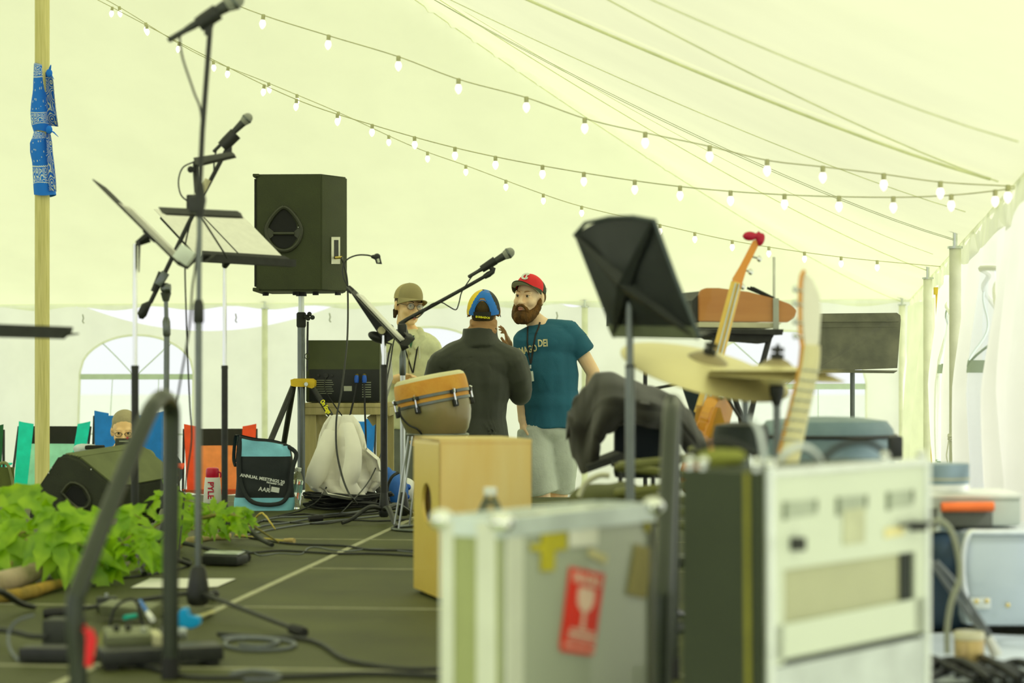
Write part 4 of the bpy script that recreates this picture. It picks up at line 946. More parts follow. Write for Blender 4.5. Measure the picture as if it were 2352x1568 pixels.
b = MB(); b.tube([P(760,990,dH-.1), P(745,1040,dH-.14), P(728,1085,dH-.14), P(716,1112,dH-.12)], [.035,.05,.055,.04], n=12, smooth_path=4, flat=.6); b.tube([P(800,975,dH-.12), P(812,1030,dH-.2), P(808,1080,dH-.22), P(800,1110,dH-.2), P(818,1135,dH-.18)], [.03,.045,.05,.045,.035], n=12, smooth_path=4, flat=.7); b.build('sleeve', HOOD, t)
# blue low chair behind the table
BLUF = pm('blue_fabric', (0.015,0.22,0.72), 0.8)

def cup(*a): pass
# ------------------------------------------------------------------ camp chairs
def camp_chair(name, label, loc, rz, c_side, c_top, c_mid, group='folding camp chairs on the grass', pmat=BLACK, wings=True, hh=0.90, w=0.60):
    t = thing(name, label, 'camp chair', tuple(loc), group); t.rotation_euler = (0,0,rz)
    # local: faces -y, width x
    def bk(a, c):   # back sheet
        x = (a-.5)*w; z = 0.40+(hh-0.40)*c; y = 0.16+0.22*c; sag = 0.05*math.sin(PI*a)
        top = 0.035*(abs(2*a-1)**2) if c > .99 else 0.0
        return V((x*(1.0-.12*(1-c)), y+sag, z+top*1.0))
    ce = 0.19
    b = MB(); b.grid(lambda a, c: bk(ce+(1-2*ce)*a, 0.72+0.27*c), 12, 4, thick=.006); b.build('back_top_panel', c_top, t, local=True)
    b = MB(); b.grid(lambda a, c: bk(ce+(1-2*ce)*a, 0.72*c), 12, 8, thick=.006); b.build('back_panel', c_mid, t, local=True)
    for s in (0, 1):
        b = MB(); b.grid(lambda a, c: bk((ce*a if s == 0 else 1-ce*a), c), 4, 10, thick=.007); b.build('side_panel', c_side, t, local=True)
    b = MB(); b.grid(lambda a, c: V(((a-.5)*w*.92, 0.16-0.52*c, 0.40+0.05*c-0.03*math.sin(PI*a)*math.sin(PI*c))), 10, 8, thick=.006); b.build('seat', c_side, t, local=True)
    for s in (-1, 1):
        b = MB(); b.tube([V((s*w*.5,0.18,0.02)), V((s*w*.5, .2,.42)), bk(0.5+s*.5, .99)], .010, n=8); b.build('back_post', pmat, t, local=True)
        b = MB(); b.tube([V((s*w*.5,-.38,0.02)), V((s*w*.52,-.34,.62))], .010, n=8); b.build('front_post', pmat, t, local=True)
        b = MB(); b.grid(lambda a, c: V((s*w*.53+0.06*(a-.5), -.36+.56*c, .62-.02*math.sin(PI*c))), 3, 6, thick=.012); b.build('armrest', c_top if not wings else c_side, t, local=True)
        b = MB(); b.tube([V((s*w*.5,-.38,0.03)), V((-s*w*.5,-.37,.44))], .008, n=6); b.tube([V((s*w*.5,.18,0.03)), V((s*w*.5,-.37,.44))], .008, n=6); b.build('cross_brace', pmat, t, local=True)
        b = MB(); b.ell(V((s*w*.5,-.38,0.012)), (.025,.025,.014)); b.ell(V((s*w*.5,.18,0.012)), (.025,.025,.014)); b.build('foot', RUBBER, t, local=True)
    return t
TEAL = pm('teal_fabric', (0.01,0.72,0.58), 0.75); TEALL = pm('teal_mesh', (0.42,0.85,0.66), 0.8); BKF = pm('black_fabric', (0.02,0.02,0.015), 0.85)
RED = pm('red_fabric', (0.90,0.09,0.02), 0.75); ORG_ = pm('orange_mesh', (0.90,0.30,0.09), 0.8); GRF = pm('green_fabric', (0.02,0.14,0.05), 0.85); OLF = pm('olive_fabric', (0.10,0.12,0.03), 0.85)
def gl(px, d): return V(((px-1176)/F*d, d, GZ))
camp_chair('camp_chair', 'teal and black folding camp chair behind the wooden centre pole', gl(88,15.2), -0.10, TEAL, BKF, TEALL, hh=.90, w=.575)
camp_chair('camp_chair', 'red and black folding camp chair behind the black tote bag', gl(503,15.2), 0.12, RED, BKF, ORG_, hh=.88, w=.56)
camp_chair('camp_chair', 'blue high-backed camp chair with the seated man in it', gl(290,14.9), 0.10, BLUF, BLUF, BLUF, hh=.99, w=.55)
camp_chair('camp_chair', 'dark green camp chair cut off by the left edge behind the teal one', gl(-75,14.2), 0.25, GRF, OLF, GRF, hh=.90, w=.5)
camp_chair('camp_chair', 'bright blue camp chair seen between the legs of the pine table', gl(793,15.5), 0.0, BLUF, BLUF, BLUF, hh=.93, w=.42)
camp_chair('camp_chair', 'grey and green camp chair behind the drum beside the man in the tan cap', gl(935,13.4), -0.2, pm('grey_fabric',(.16,.18,.15),.85), GRF, pm('grey_fabric',(.16,.18,.15),.85), hh=.90, w=.45)
# emblem on the blue chair
LOGO = pm('logo_white', (.7,.74,.7), .6)
t = thing('jacket_bundle', 'dark blue bundle of cloth on the blue chair arm right of the seated man', 'clothing', tuple(gl(388,15.6)+V((0,0,.6))))
b = MB(); b.ell(gl(388,15.7)+V((0,0,.55)), (.11,.12,.13)); fuse(b, 'cloth', pm('navy_cloth', (.02,.06,.12), .8), t, voxel=.02, fold=.02)
t = thing('folded_chair', 'olive folding chair standing at the left edge beside the teal chair', 'chair', tuple(gl(12,13.6)))
g0 = gl(5,13.6)
b = MB(); b.tube([g0+V((-.12,0,0)), g0+V((-.10,0,.55)), g0+V((-.06,0,.66)), g0+V((0.02,0,.70)), g0+V((.06,0,.62)), g0+V((.09,0,.4)), g0+V((.10,.02,0))], .011, n=8, smooth_path=4); b.tube([g0+V((-.11,0,.42)), g0+V((.09,0,.46))], .009, n=6); b.tube([g0+V((.02,-.1,0)), g0+V((.0,.1,.6))], .009, n=6); b.build('frame', pm('olive_metal', (.22,.24,.10), .4, .3), t)
b = MB(); b.grid(lambda a,c: g0+V((-.10+.18*a, .01, .5+.17*c)), 4, 4, thick=.01); b.build('backrest', OLF, t)
t = thing('cooler_box', 'small orange box half hidden by leaves behind the wedge speaker', 'box', tuple(P(50,1190,11.0)))
b = MB(); b.box(P(48,1190,10.6)+V((0,0,-.0)), (.07,.08,.13), bevel=.01); b.box(P(48,1170,10.6), (.078,.086,.02), bevel=.005); b.build('body', pm('orange_plastic', (.62,.20,.03), .5), t)

# ------------------------------------------------------------------ tote bag, bottle, megaphone
dB = 10.35
NAVY = pm('tote_black', (0.012,0.018,0.020), 0.6, bump=.2, bscale=40); SKY = pm('tote_sky_blue', (0.27,0.70,0.92), 0.6, bump=.2, bscale=40)
t = thing('tote_bag', 'black and sky blue tote bag with white event lettering, beside the speaker tripod', 'bag', tuple(FL(605,1172)))
def bag(a, c, off=0.0):   # a around, c height (0 bottom, 1 top)
    rows = [(1172,541,672),(1160,538,674),(1130,541,674),(1100,543,671),(1060,542,672),(1020,546,665),(1006,549,650)]
    f = c*(len(rows)-1); i = min(int(f), len(rows)-2); u = f-i
    y = rows[i][0]+(rows[i+1][0]-rows[i][0])*u; xl = rows[i][1]+(rows[i+1][1]-rows[i][1])*u; xr = rows[i][2]+(rows[i+1][2]-rows[i][2])*u
    an = 2*PI*a; cx = (xl+xr)/2; rx = (xr-xl)/2+off*450
    e = lambda v: math.copysign(abs(v)**0.6, v)
    cr = P(cx+rx*e(math.cos(an)), y+ (10*math.cos(an) if c > .85 else 0), dB)
    return V((cr.x, dB+.02-(0.085+off)*e(math.sin(an))*(1-.35*c)+0.008*noise.noise(V((a*9, c*5, 0))), cr.z))
b = MB(); b.grid(lambda a,c: bag(a, .20+.78*c), 60, 20, closed_u=True); b.build('bag_body', NAVY, t, auto=80)
b = MB(); b.grid(lambda a,c: bag(a, 0.0+.27*c, .003), 60, 4, closed_u=True); b.build('blue_bottom', SKY, t, auto=80)
b = MB(); b.grid(lambda a,c: bag(.06+.33*a, .72+.20*c, .004), 20, 4); b.grid(lambda a,c: bag(.47+.06*a, .66+.30*c, .004), 6, 4); b.build('blue_panel', SKY, t, auto=80)
b = MB(); b.tube([bag(.38,.95,.005), bag(.37,.7,.012), bag(.34,.45,.02), bag(.27,.22,.022), bag(.2,.2,.022), bag(.13,.35,.02), bag(.09,.6,.02), bag(.04,.75,.03), bag(.1,.93,.006)], .011, n=8, smooth_path=6, flat=.35)
b.tube([bag(.47,.96,.004), bag(.505,.9,.018), bag(.52,.7,.02), bag(.50,.62,.006)], .010, n=8, smooth_path=5, flat=.35); b.build('strap', NAVY, t)
Wp = pm('white_print', (.85,.88,.85), .6)
def bagtext(s, x, y, size, nm, xr=None):
    o_ = P(x,y,dB-.0); 
    def bend(v): return v
    text(s, nm, Wp, t, frame(V((o_.x, dB-0.094+.0, o_.z)), (1,0.02,-.17), (0.17,0.05,1)), size, bold=.0006)
bagtext('ANNUAL MEETINGS 20', 608, 1097, .0225, 'printed_lettering'); bagtext('November 17-20', 636, 1108, .012, 'printed_lettering'); bagtext('AAR', 612, 1122, .030, 'printed_lettering')
b = MB(); b.box(V((P(625,0,dB).x, dB-.094, P(0,1119,dB).z)), (.002,.002,.04)); o_ = P(637,1122,dB); b.box(V((o_.x, dB-.092, o_.z)), (.042,.003,.026), Matrix.Rotation(.17,3,'Y')); b.build('logo_patch', Wp, t)
PET = pm('clear_plastic', (0.92,0.95,0.94), 0.05, trans=0.95, ior=1.2, var=.01); PET2 = pm('water', (0.85,0.9,0.82), 0.05, trans=1.0, ior=1.15, var=.01)
def bottle(c, h, label, r=.033, cap=WHITE, tilt=(0,0,1), lab=None, gname=None):
    t = thing('water_bottle', label, 'bottle', tuple(c)); M = zframe(c, tilt); k = h/.21
    pr = [(r*.85,0),(r,.006*k)]
    for i in range(9): pr += [(r*(1 if i%2 else .94), (.015+.013*i)*k)]
    pr += [(r,.14*k),(r*.92,.155*k),(r*.6,.178*k),(.013,.190*k),(.0125,.198*k)]
    b = MB(); b.lathe(pr, M, 24); b.build('body', PET, t)
    b = MB(); b.lathe([(.0145,.193*k),(.0150,.196*k),(.0150,.209*k),(.013,.211*k)], M, 16); b.build('cap', cap, t)
    if lab: b = MB(); b.lathe([(r*1.01,.085*k),(r*1.01,.125*k)], M, 24, cap=False); b.build('label', lab, t)
    return t
bottle(FL(675,1168), .215, 'clear water bottle leaning on the right side of the tote bag', cap=pm('frost_cap',(.75,.8,.75),.4), tilt=(.12,0,1), lab=pm('teal_label', (.25,.55,.52), .5, alpha=.7))
# megaphone style flask
dM = 10.9; M = zframe(FL(488,1168)*1.0, (0,0,1)); c_ = V((P(488,0,dM).x, dM, 0)); M = Matrix.Translation(c_)
REDP = pm('red_plastic', (.62,.01,.05), .35)
t = thing('megaphone', 'white upright megaphone with a red top among the leaves, lettered down its side', 'megaphone', tuple(c_))
b = MB(); b.lathe([(.048,0),(.050,.005),(.046,.08),(.041,.135),(.040,.14)], M, 28); b.build('body', WHITE, t)
b = MB(); b.lathe([(.034,.14),(.036,.145),(.036,.175),(.033,.188),(.026,.193),(.001,.194)], M, 28); b.build('red_top', REDP, t)
b = MB(); b.tube([c_+V((.036,-.01,.17)), c_+V((.046,-.01,.165)), c_+V((.048,-.01,.15)), c_+V((.044,-.01,.14))], .005, n=6); b.build('trigger', REDP, t)
text('PYLE', 'printed_lettering', REDP, t, frame(c_+V((-.004,-.0475,.072)), (0,0,-1), (1,0,0)), .045, bold=.001)
# blue beach ball bag + soccer ball at the right of the table
t = thing('blue_bag', 'round blue bag lying behind the drum stand beside the table', 'bag', tuple(FL(912,1170)))
b = MB(); b.ell(P(908,1130,10.9), (.075,.09,.105)); b.ell(P(890,1100,10.9), (.03,.05,.07)); b.ell(P(900,1100,10.95), (.04,.05,.05)); fuse(b, 'bag_body', pm('blue_bag', (.02,.14,.55), .5), t, voxel=.01, fold=.006)
b = MB(); b.tube([P(893,1150,10.78), P(890,1120,10.78), P(900,1095,10.78), P(915,1085,10.80)], .008, n=6, smooth_path=4); b.build('strap', BLACK, t)
t = thing('ball', 'white and blue ball partly hidden behind the drum stand', 'ball', tuple(P(932,1125,11.1)))
b = MB(); b.ell(P(930,1125,11.2), .07, n=20); b.build('ball_skin', WHITE, t)
b = MB(); [b.ell(P(930,1125,11.2)+Vector(q)*.064, .018) for q in ((.3,-.9,.3),(-.6,-.7,.2),(.2,-.8,-.5),(.8,-.5,-.1))]; b.build('ball_patch', BLU, t)

# ------------------------------------------------------------------ wedge monitor
WG = pm('wedge_paint', (0.030,0.036,0.018), 0.6, bump=.3, bscale=250, var=.15)
dW = 8.6
t = thing('stage_monitor', 'black wedge shaped stage monitor speaker lying behind the leafy branches', 'speaker', tuple(FL(200,1215)))
# side face outline (pixels) at the near side, extruded to the right & away
so = [(133,1045),(155,1043),(178,1052),(262,1120),(252,1160),(240,1196),(65,1196),(64,1175),(85,1118)]
near = [P(x, y, dW) for x, y in so]
near = [V((p.x, p.y, max(p.z, 0.004))) for p in near]
ext = V((0.215, 0.42, 0.03))
b = MB(); far = [p+ext for p in near]
b.prism(near, ext); bmesh.ops.bevel(b.bm, geom=b.bm.edges[:], offset=0.012, segments=3, affect='EDGES'); b.build('cabinet', WG, t, auto=35)
GR = pm('ribbed_grille', (0.17,0.20,0.08), 0.5, metal=0.3)
b = MB()
A0, A1 = near[2], near[3]   # sloped front edge
B0, B1 = A0+ext*.97, A1+ext*.97
nrm = (A1-A0).cross(ext).normalized(); nrm = nrm if nrm.z > 0 else -nrm
for k in range(26):
    f = (k+.5)/26; b.tube([A0.lerp(A1,f)+ext*.03+nrm*.003, B0.lerp(B1,f)+nrm*.003], .0052, n=5)
A0, A1 = near[0]+V((0.02,0,0)), near[2]
for k in range(5):
    f = (k+.5)/5; b.tube([A0.lerp(A1,f)+ext*.03+V((0,0,.004)), A0.lerp(A1,f)+ext*.97+V((0,0,.004))], .005, n=5)
b.build('grille', GR, t)
hc = [(142,1132),(162,1109),(190,1118),(206,1146),(200,1164),(176,1164)]
b = MB(); pts = [P(x,y,dW-.008) for x,y in hc]; b.tube(pts+[pts[0]], .011, n=6, smooth_path=3, flat=.7); b.build('handle_rim', RG, t)
b = MB(); b.prism([P(x,y,dW-.002) for x,y in [(150,1135),(165,1115),(186,1122),(200,1148),(192,1162),(176,1160)]], (0,.001,0)); b.build('handle_recess_shade', pm('cup_shade', (.004,.005,.004), .7), t)  # hollow not modelled, its shade is a thin near-black sheet
for (x,y) in ((118,1074),(112,1086),(209,1078)):
    b = MB(); b.ell(P(x,y,dW-.006), (.003,.002,.004), n=8); b.build('screw', STEEL, t)
b = MB(); q = [P(318,1062,8.9), P(330,1075,8.9), P(352,1110,8.95), P(374,1130,9.0)]; b.bm.free()
t = thing('stage_monitor', 'second black wedge monitor with fine ribbed grille right behind the curved handrail', 'speaker', tuple(FL(330,1222)))
so = [(300,1100),(318,1068),(330,1072),(378,1132),(368,1175),(352,1205),(290,1208)]
near = [V((P(x,y,9.0).x, 9.0, max(P(x,y,9.0).z,.004))) for x,y in so]; ext = V((-.24,-.10,0.0))
b = MB(); b.prism(near, V((-.10,.30,0))); bmesh.ops.bevel(b.bm, geom=b.bm.edges[:], offset=0.01, segments=2, affect='EDGES'); b.build('cabinet', WG, t, auto=35)
b = MB()
for k in range(22):
    y = 1082+5*k; xr = 338+0.62*(y-1082) if y < 1140 else 372-.4*(y-1140); b.tube([P(312,y,8.985), P(xr,y+2,8.985)], .004, n=5)
b.build('grille', GR, t)
b = MB(); b.tube([P(322,1070,8.97), P(334,1084,8.96)], .007, n=6, flat=.5); b.build('grille_edge', STEEL, t)

# ------------------------------------------------------------------ stair handrails
RAIL = pm('handrail_paint', (0.040,0.048,0.036), 0.30, 0.35, var=.1)
def rail(label, px_pts, loc):
    t = thing('handrail', label, 'handrail', tuple(loc)); b = MB(); b.tube(px_pts, 0.019, n=14, smooth_path=8); b.build('rail_tube', RAIL, t)
    for q in (px_pts[0], px_pts[-1]):
        b = MB(); b.tube([q-V((0,0,.01)), q+V((0,0,.05))], .021, n=12); b.build('foot_socket', RUBBER, t)
    return t
nl, fl_ = 3.95, 4.6
Lp = [V((P(178,0,nl).x,nl,-.05)), P(180,1560,nl), P(172,1400,nl), P(190,1330,nl+.03), P(262,1140,nl+.22), P(335,965,nl+.42), P(358,925,nl+.50), P(376,912,nl+.56), P(393,935,fl_-.02), P(395,1000,fl_), P(392,1200,fl_), V((P(391,0,fl_).x,fl_,0.0))]
rail('curved black stair handrail standing at the left foreground', Lp, Lp[0])
Rp = [V((P(1520,0,nl).x,nl,-.05)), V((P(1521,0,nl).x,nl,.1)), P(1524,1400,nl), P(1526,1330,nl+.03), P(1533,1140,nl+.22), P(1541,965,nl+.42), P(1544,935,nl+.50), P(1546,925,nl+.56), P(1547,950,fl_-.02), P(1546,1000,fl_), P(1542,1200,fl_), V((P(1540,0,fl_).x,fl_,0.0))]
rail('second black stair handrail seen edge-on between the silver case and the black rack', Rp, Rp[0])
b = MB(); b.tube([P(204,1445,3.9), P(210,1470,3.9), P(203,1530,3.9)], [.008,.011,.007], n=10, flat=.6)
b.tube([P(204,1450,3.9), P(196,1436,3.93), P(188,1440,3.95), P(196,1452,3.92)], .0025, n=5)
t = thing('red_tag', 'bright red plastic tag hanging at the base of the left handrail', 'tag', tuple(P(205,1480,3.9))); b.build('tag_body', pm('tag_red', (.75,.01,.02), .4), t)
# stairs below (out of sight from the front, real all the same)
t = thing('stage_steps', 'grey metal steps leading up to the stage between the handrails', 'steps', (-0.45, 3.9, GZ))
for k in range(2):
    b = MB(); b.box(V((-0.43,4.14-.0-.26*k,-0.2-.2*k)), (0.46,.24,.03), bevel=.004); b.build('tread', STEEL, t)
b = MB()
for sx_ in (-.655,-.205): b.prism([V((sx_,4.25,-.15)), V((sx_,4.25,-.6)), V((sx_,3.74,-.6)), V((sx_,3.74,-.42)), V((sx_,4.0,-.22))], (.012,0,0))
b.build('stringer', STEEL, t)
# ------------------------------------------------------------------ people
from mathutils.bvhtree import BVHTree
def bvh_world(o):
    og = org_of(o); me = o.data
    return BVHTree.FromPolygons([v.co+og for v in me.vertices], [list(p.vertices) for p in me.polygons])
def press(o_txt, targets, off=0.003, back=0.6):
    """lay a flat mesh on the cloth in front of the viewer side"""
    og = org_of(o_txt); trees = [bvh_world(t_) for t_ in targets]
    for v in o_txt.data.vertices:
        w = v.co+og; best = None
        for tr in trees:
            h = tr.ray_cast(Vector((w.x, w.y-back, w.z)), Vector((0,1,0)), 2.0)
            if h[0] is not None and (best is None or h[0].y < best): best = h[0].y
        if best is not None: v.co = Vector((w.x, best-off, w.z))-og
def strap_on(pts, targets, r, off=0.004, n=6, steps=8, flat=.4):
    trees = [bvh_world(t_) for t_ in targets]; out = []
    for i in range(len(pts)-1):
        for k in range(steps):
            p = Vector(pts[i]).lerp(Vector(pts[i+1]), k/steps); out.append(p)
    out.append(Vector(pts[-1])); res = []
    for p in out:
        best = None
        for tr in trees:
            h = tr.ray_cast(Vector((p.x, p.y-.6, p.z)), Vector((0,1,0)), 2.0)
            if h[0] is not None and (best is None or h[0].y < best): best = h[0].y
        res.append(V((p.x, (best if best is not None else p.y)-off, p.z)))
    return res
def skinmat(name, c, c2): return pm(name, c, 0.5, col2=c2, scale=9, thr=.5, bump=.05, bscale=200)
SK_B = skinmat('skin_fair', (0.95,0.64,0.38), (0.98,0.74,0.50)); SK_A = skinmat('skin_brown', (0.36,0.18,0.06), (0.48,0.26,0.10)); SK_C = skinmat('skin_light', (0.94,0.60,0.28), (0.97,0.68,0.40))
EYEW = pm('eye_white', (.50,.46,.38), .4); EYED = pm('eye_iris', (.03,.02,.01), .2); LIP = pm('lip', (.55,.20,.16), .5)
def HM(c, yaw, pitch=0.0, roll=0.0, s=1.0):
    """head frame: local -Y is the face, Z up, X to the viewer's right when facing the camera"""
    return Matrix.Translation(c) @ Matrix.Rotation(yaw, 4, 'Z') @ Matrix.Rotation(roll, 4, 'Y') @ Matrix.Rotation(pitch, 4, 'X') @ Matrix.Scale(s, 4)
def head_vol(b, M, face=True, wide=1.0):
    R = M.to_3x3().normalized(); s = M.to_scale().x
    def e(c, r, rr=None): b.ell(M @ Vector(c), [x*s for x in r], R if rr is None else R @ rr, n=18)
    e((0,.018,.030), (.077*wide,.096,.090)); e((0,-.028,-.028), (.063*wide,.062,.086)); e((0,-.032,-.074), (.052*wide,.052,.038)); e((0,-.074,-.097), (.022,.018,.017))
    if face:
        b.tube([M @ V((0,-.086,.008)), M @ V((0,-.102,-.012)), M @ V((0,-.114,-.036)), M @ V((0,-.098,-.044))], [.008*s,.010*s,.0135*s,.010*s], n=10)
        for k in (-1,1):
            e((k*.0115,-.100,-.037), (.0085,.011,.008)); e((k*.030,-.079,.024), (.026,.013,.009)); e((k*.037,-.062,-.028), (.028,.026,.028)); e((k*.030,-.080,.003), (.017,.010,.011))
        e((0,-.086,-.066), (.026,.014,.014))
    for k in (-1,1): e((k*.080*wide,.008,-.004), (.009,.019,.032), Matrix.Rotation(k*.25,3,'Z')); e((k*.076*wide,.004,-.022), (.011,.012,.014))
def neck_vol(b, M, base, r=.062):
    b.tube([M @ V((0,.02,-.05)), M @ V((0,.030,-.10)), base], [r, r*.98, r*1.12], n=18); b.ell(base, r*1.15)
def eyes(t, M, body):
    s = M.to_scale().x
    for k in (-1,1):
        b = MB(); b.ell(M @ V((k*.030,-.0815,.003)), .0100*s, n=12); ey = b.build('eye', EYEW, t)
        b = MB(); b.ell(M @ V((k*.030-.001,-.0895,.003)), [.0064*s,.0042*s,.0062*s], M.to_3x3().normalized(), n=10); b.build('iris', EYED, ey)
        b = MB(); b.tube([M @ V((k*.017,-.091,.010)), M @ V((k*.030,-.0955,.0135)), M @ V((k*.045,-.083,.008))], .0030*s, n=6, smooth_path=3); b.build('eyelid', body.data.materials[0], t)
def brows(t, M, mat):
    for k in (-1,1):
        b = MB(); b.tube([M @ V((k*.013,-.0935,.024)), M @ V((k*.030,-.0945,.030)), M @ V((k*.050,-.079,.026))], [.0035,.0042,.002], n=6, smooth_path=3, flat=.6); b.build('eyebrow', mat, t)
def mouth(t, M, w=.022, y=-.0985, z=-.068, openn=.003):
    b = MB(); b.tube([M @ V((-w,y+.012,z)), M @ V((-w*.4,y,z+.003)), M @ V((0,y-.001,z+.002)), M @ V((w*.4,y,z+.003)), M @ V((w,y+.012,z))], [.001,.0035,.0035,.0035,.001], n=8, smooth_path=3)
    b.tube([M @ V((-w*.9,y+.010,z-openn)), M @ V((0,y-.002,z-openn-.005)), M @ V((w*.9,y+.010,z-openn))], [.001,.0055,.001], n=8, smooth_path=4); b.build('lips', LIP, t)
def hand_vol(b, wrist, dirv, palm_n, s=1.0, curl=0.5, spread=.35, thumb_side=1, curls=None):
    """palm + four fingers of different lengths + thumb from the side of the palm"""
    d = Vector(dirv).normalized(); n = Vector(palm_n); n = (n-d*n.dot(d)).normalized(); x = d.cross(n).normalized()*thumb_side
    w = Vector(wrist); pc_ = w+d*.045*s
    R = Matrix((x, d, n)).transposed()
    b.ell(pc_, [.040*s,.050*s,.016*s], R, n=14); b.ell(w, .026*s); b.cap(w-d*.03*s, pc_, .024*s, .026*s)
    L = [(.030,.070,.0088),(.010,.078,.0092),(-.010,.072,.0088),(-.029,.058,.0078)]
    for i, (ox, ln, r) in enumerate(L):
        c = curls[i] if curls else curl
        p = w+d*.082*s+x*ox*s; dd = (d+x*ox*spread*8).normalized(); pr = p-d*.02*s; a = 0
        for k, seg in enumerate((.45,.30,.25)):
            a += c*(0.5 if k == 0 else .8); v = (dd*math.cos(a)+n*math.sin(a)); q = p+v*ln*seg*s
            b.cap(pr if k == 0 else p, q, r*s*(1-.08*k), r*s*(.96-.08*k), n=10); p = q
    p0 = w+d*.025*s+x*.026*s; p1 = p0+(x*.75+d*.55+n*.25).normalized()*.038*s; p2 = p1+(x*.35+d*.85+n*.35).normalized()*.032*s
    b.cap(p0, p1, .0125*s, .0105*s, n=10); b.cap(p1, p2, .0100*s, .0088*s, n=10)
def ball_cap(t, M, mats, matfn, brim_len=.075, brim_dir=-1, tilt=.10, height=.088, brim_mat=None, under=None, rx=.084, ry=.103, cut=None, zc=.040, droop=.022):
    """baseball cap: crown shell, brim, button, band"""
    Mt = M @ Matrix.Translation((0,.012,zc)) @ Matrix.Rotation(-tilt, 4, 'X')
    b = MB(); rows, n = 18, 96; g = []
    for j in range(rows+1):
        ph = PI/2*j/rows; row = []
        for k in range(n):
            a = 2*PI*k/n; cr = math.cos(ph)**.95; front = max(0, -math.sin(a))
            z = height*math.sin(ph)+front*.010*math.sin(ph*2)
            if j == 0: z -= .012
            row.append(b.bm.verts.new(Mt @ V((rx*cr*math.cos(a), ry*cr*math.sin(a), z))))
        g.append(row)
    for j in range(rows):
        for k in range(n):
            a = 2*PI*(k+.5)/n; kk = (k+1)%n
            if cut and cut(a, j/rows): continue
            try: f = b.bm.faces.new((g[j][k], g[j][kk], g[j+1][kk], g[j+1][k]))
            except ValueError: continue
            f.material_index = matfn(a, (j+.5)/rows)
    bmesh.ops.remove_doubles(b.bm, verts=b.bm.verts[:], dist=1e-5)
    cap_ = b.build('crown', mats, t, auto=70)
    b = MB(); 
    def br(a, c):
        an = -PI/2+(a-.5)*PI*.84; x = rx*math.cos(an); y = ry*math.sin(an)
        w = math.cos((a-.5)*PI)**.7
        arch = -droop*(2*a-1)**2
        return Mt @ V((x*(1+.06*c), y-brim_len*c*w, -.008+arch*c*1.0-.006*c))
    b.grid(br, 24, 6, thick=.004); b.build('brim', brim_mat or mats[0], t, auto=80)
    if under:
        b = MB(); b.grid(lambda a,c: br(.03+.94*a, .97*c)+(Mt.to_3x3() @ V((0,0,-.0055))), 24, 6); b.build('brim_underside', under, t, auto=80)
    b = MB(); b.ell(Mt @ V((0,0,height)), [.007,.007,.004]); b.build('button', brim_mat or mats[0], t)
    return Mt

# ---------- bearded man
dP = 12.1
def q1(x, y, o=0.0): return P(x, y, dP+o)
t = thing('person', 'bearded man in a teal lettered T-shirt, grey shorts and a red cap', 'person', tuple(V((q1(1255,0).x, dP, GZ))))
yawB = -0.47
M = HM(q1(1216,684), yawB, pitch=-0.06, roll=.05, s=1.07)
b = MB(); head_vol(b, M); neck_vol(b, M, q1(1244,752,.02), .058)
b.ell(q1(1262,860), (.16,.11,.27)); b.ell(q1(1262,790), (.19,.10,.12)); b.ell(q1(1256,980), (.155,.11,.13))
b.cap(q1(1312,768), q1(1362,855,.0), .050, .043); b.cap(q1(1362,855,.0), q1(1352,925,.05), .042, .028); hand_vol(b, q1(1350,932,.06), (-.45,.1,-.6), (-.6,0,.3), .95, .5)
b.cap(q1(1203,778,-.02), q1(1196,880,.02), .050, .040); b.cap(q1(1196,880,.02), q1(1200,965,-.03), .038, .027); hand_vol(b, q1(1202,972,-.04), (.1,-.05,-1), (1,0,0), .95, .4)
b.cap(q1(1232,1010), q1(1243,1150,-.06), .085, .058); b.cap(q1(1243,1150,-.06), q1(1240,1320,.0), .056, .042)
b.cap(q1(1282,1010,.03), q1(1282,1150,.06), .085, .058); b.cap(q1(1282,1150,.06), q1(1286,1320,.10), .056, .042)
body = fuse(b, 'body', SK_B, t, voxel=.0062, smooth=2)
eyes(t, M, body); BRD = pm('beard_hair', (0.07,0.036,0.008), .85, col2=(0.19,0.085,0.015), scale=40, stretch=(1,1,.35), bump=.7, bscale=120); brows(t, M, pm('brow_hair', (.35,.19,.07), .8))
# beard
b = MB(); R = M.to_3x3()
def e(c, r, n=14): b.ell(M @ Vector(c), r, R, n=n)
for k in (-1,1):
    b.tube([M @ V((k*.074,.004,.012)), M @ V((k*.072,-.012,-.03)), M @ V((k*.064,-.030,-.070)), M @ V((k*.040,-.058,-.105)), M @ V((k*.010,-.075,-.125))], [.007,.014,.024,.036,.040], n=14, smooth_path=4)
    b.tube([M @ V((0,-.1095,-.050)), M @ V((k*.014,-.1065,-.052)), M @ V((k*.028,-.094,-.064)), M @ V((k*.036,-.082,-.082))], [.007,.0085,.010,.014], n=10, smooth_path=3)
e((0,-.070,-.108), (.048,.042,.036)); e((0,-.062,-.125), (.044,.040,.030)); e((0,-.084,-.092), (.030,.026,.014))
fuse(b, 'beard', BRD, t, voxel=.0045, smooth=2, fold=.0025, fscale=60)
mouth(t, M, .017, -.1115, -.069, .003)
b = MB(); 
for k in (-1,1): b.ell(M @ V((k*.072,.03,.01)), [.010,.035,.035], R, n=12)
b.ell(M @ V((0,.075,-.01)), [.055,.035,.05], R, n=12); fuse(b, 'hair', pm('brown_hair', (.14,.08,.02), .85, bump=.4), t, voxel=.006, smooth=2)
REDC = pm('cap_red', (.78,.02,.03), .7); GRNC = pm('cap_dark_green', (.022,.035,.014), .7); UND = pm('cap_underside', (.36,.40,.26), .8)
Mt = ball_cap(t, M, [REDC, GRNC], lambda a, c: 0 if math.sin(a) < -.12 else 1, brim_len=.070, tilt=.30, brim_mat=GRNC, under=UND, zc=.046, height=.080)
WTC = pm('cap_white', (.85,.85,.78), .7)
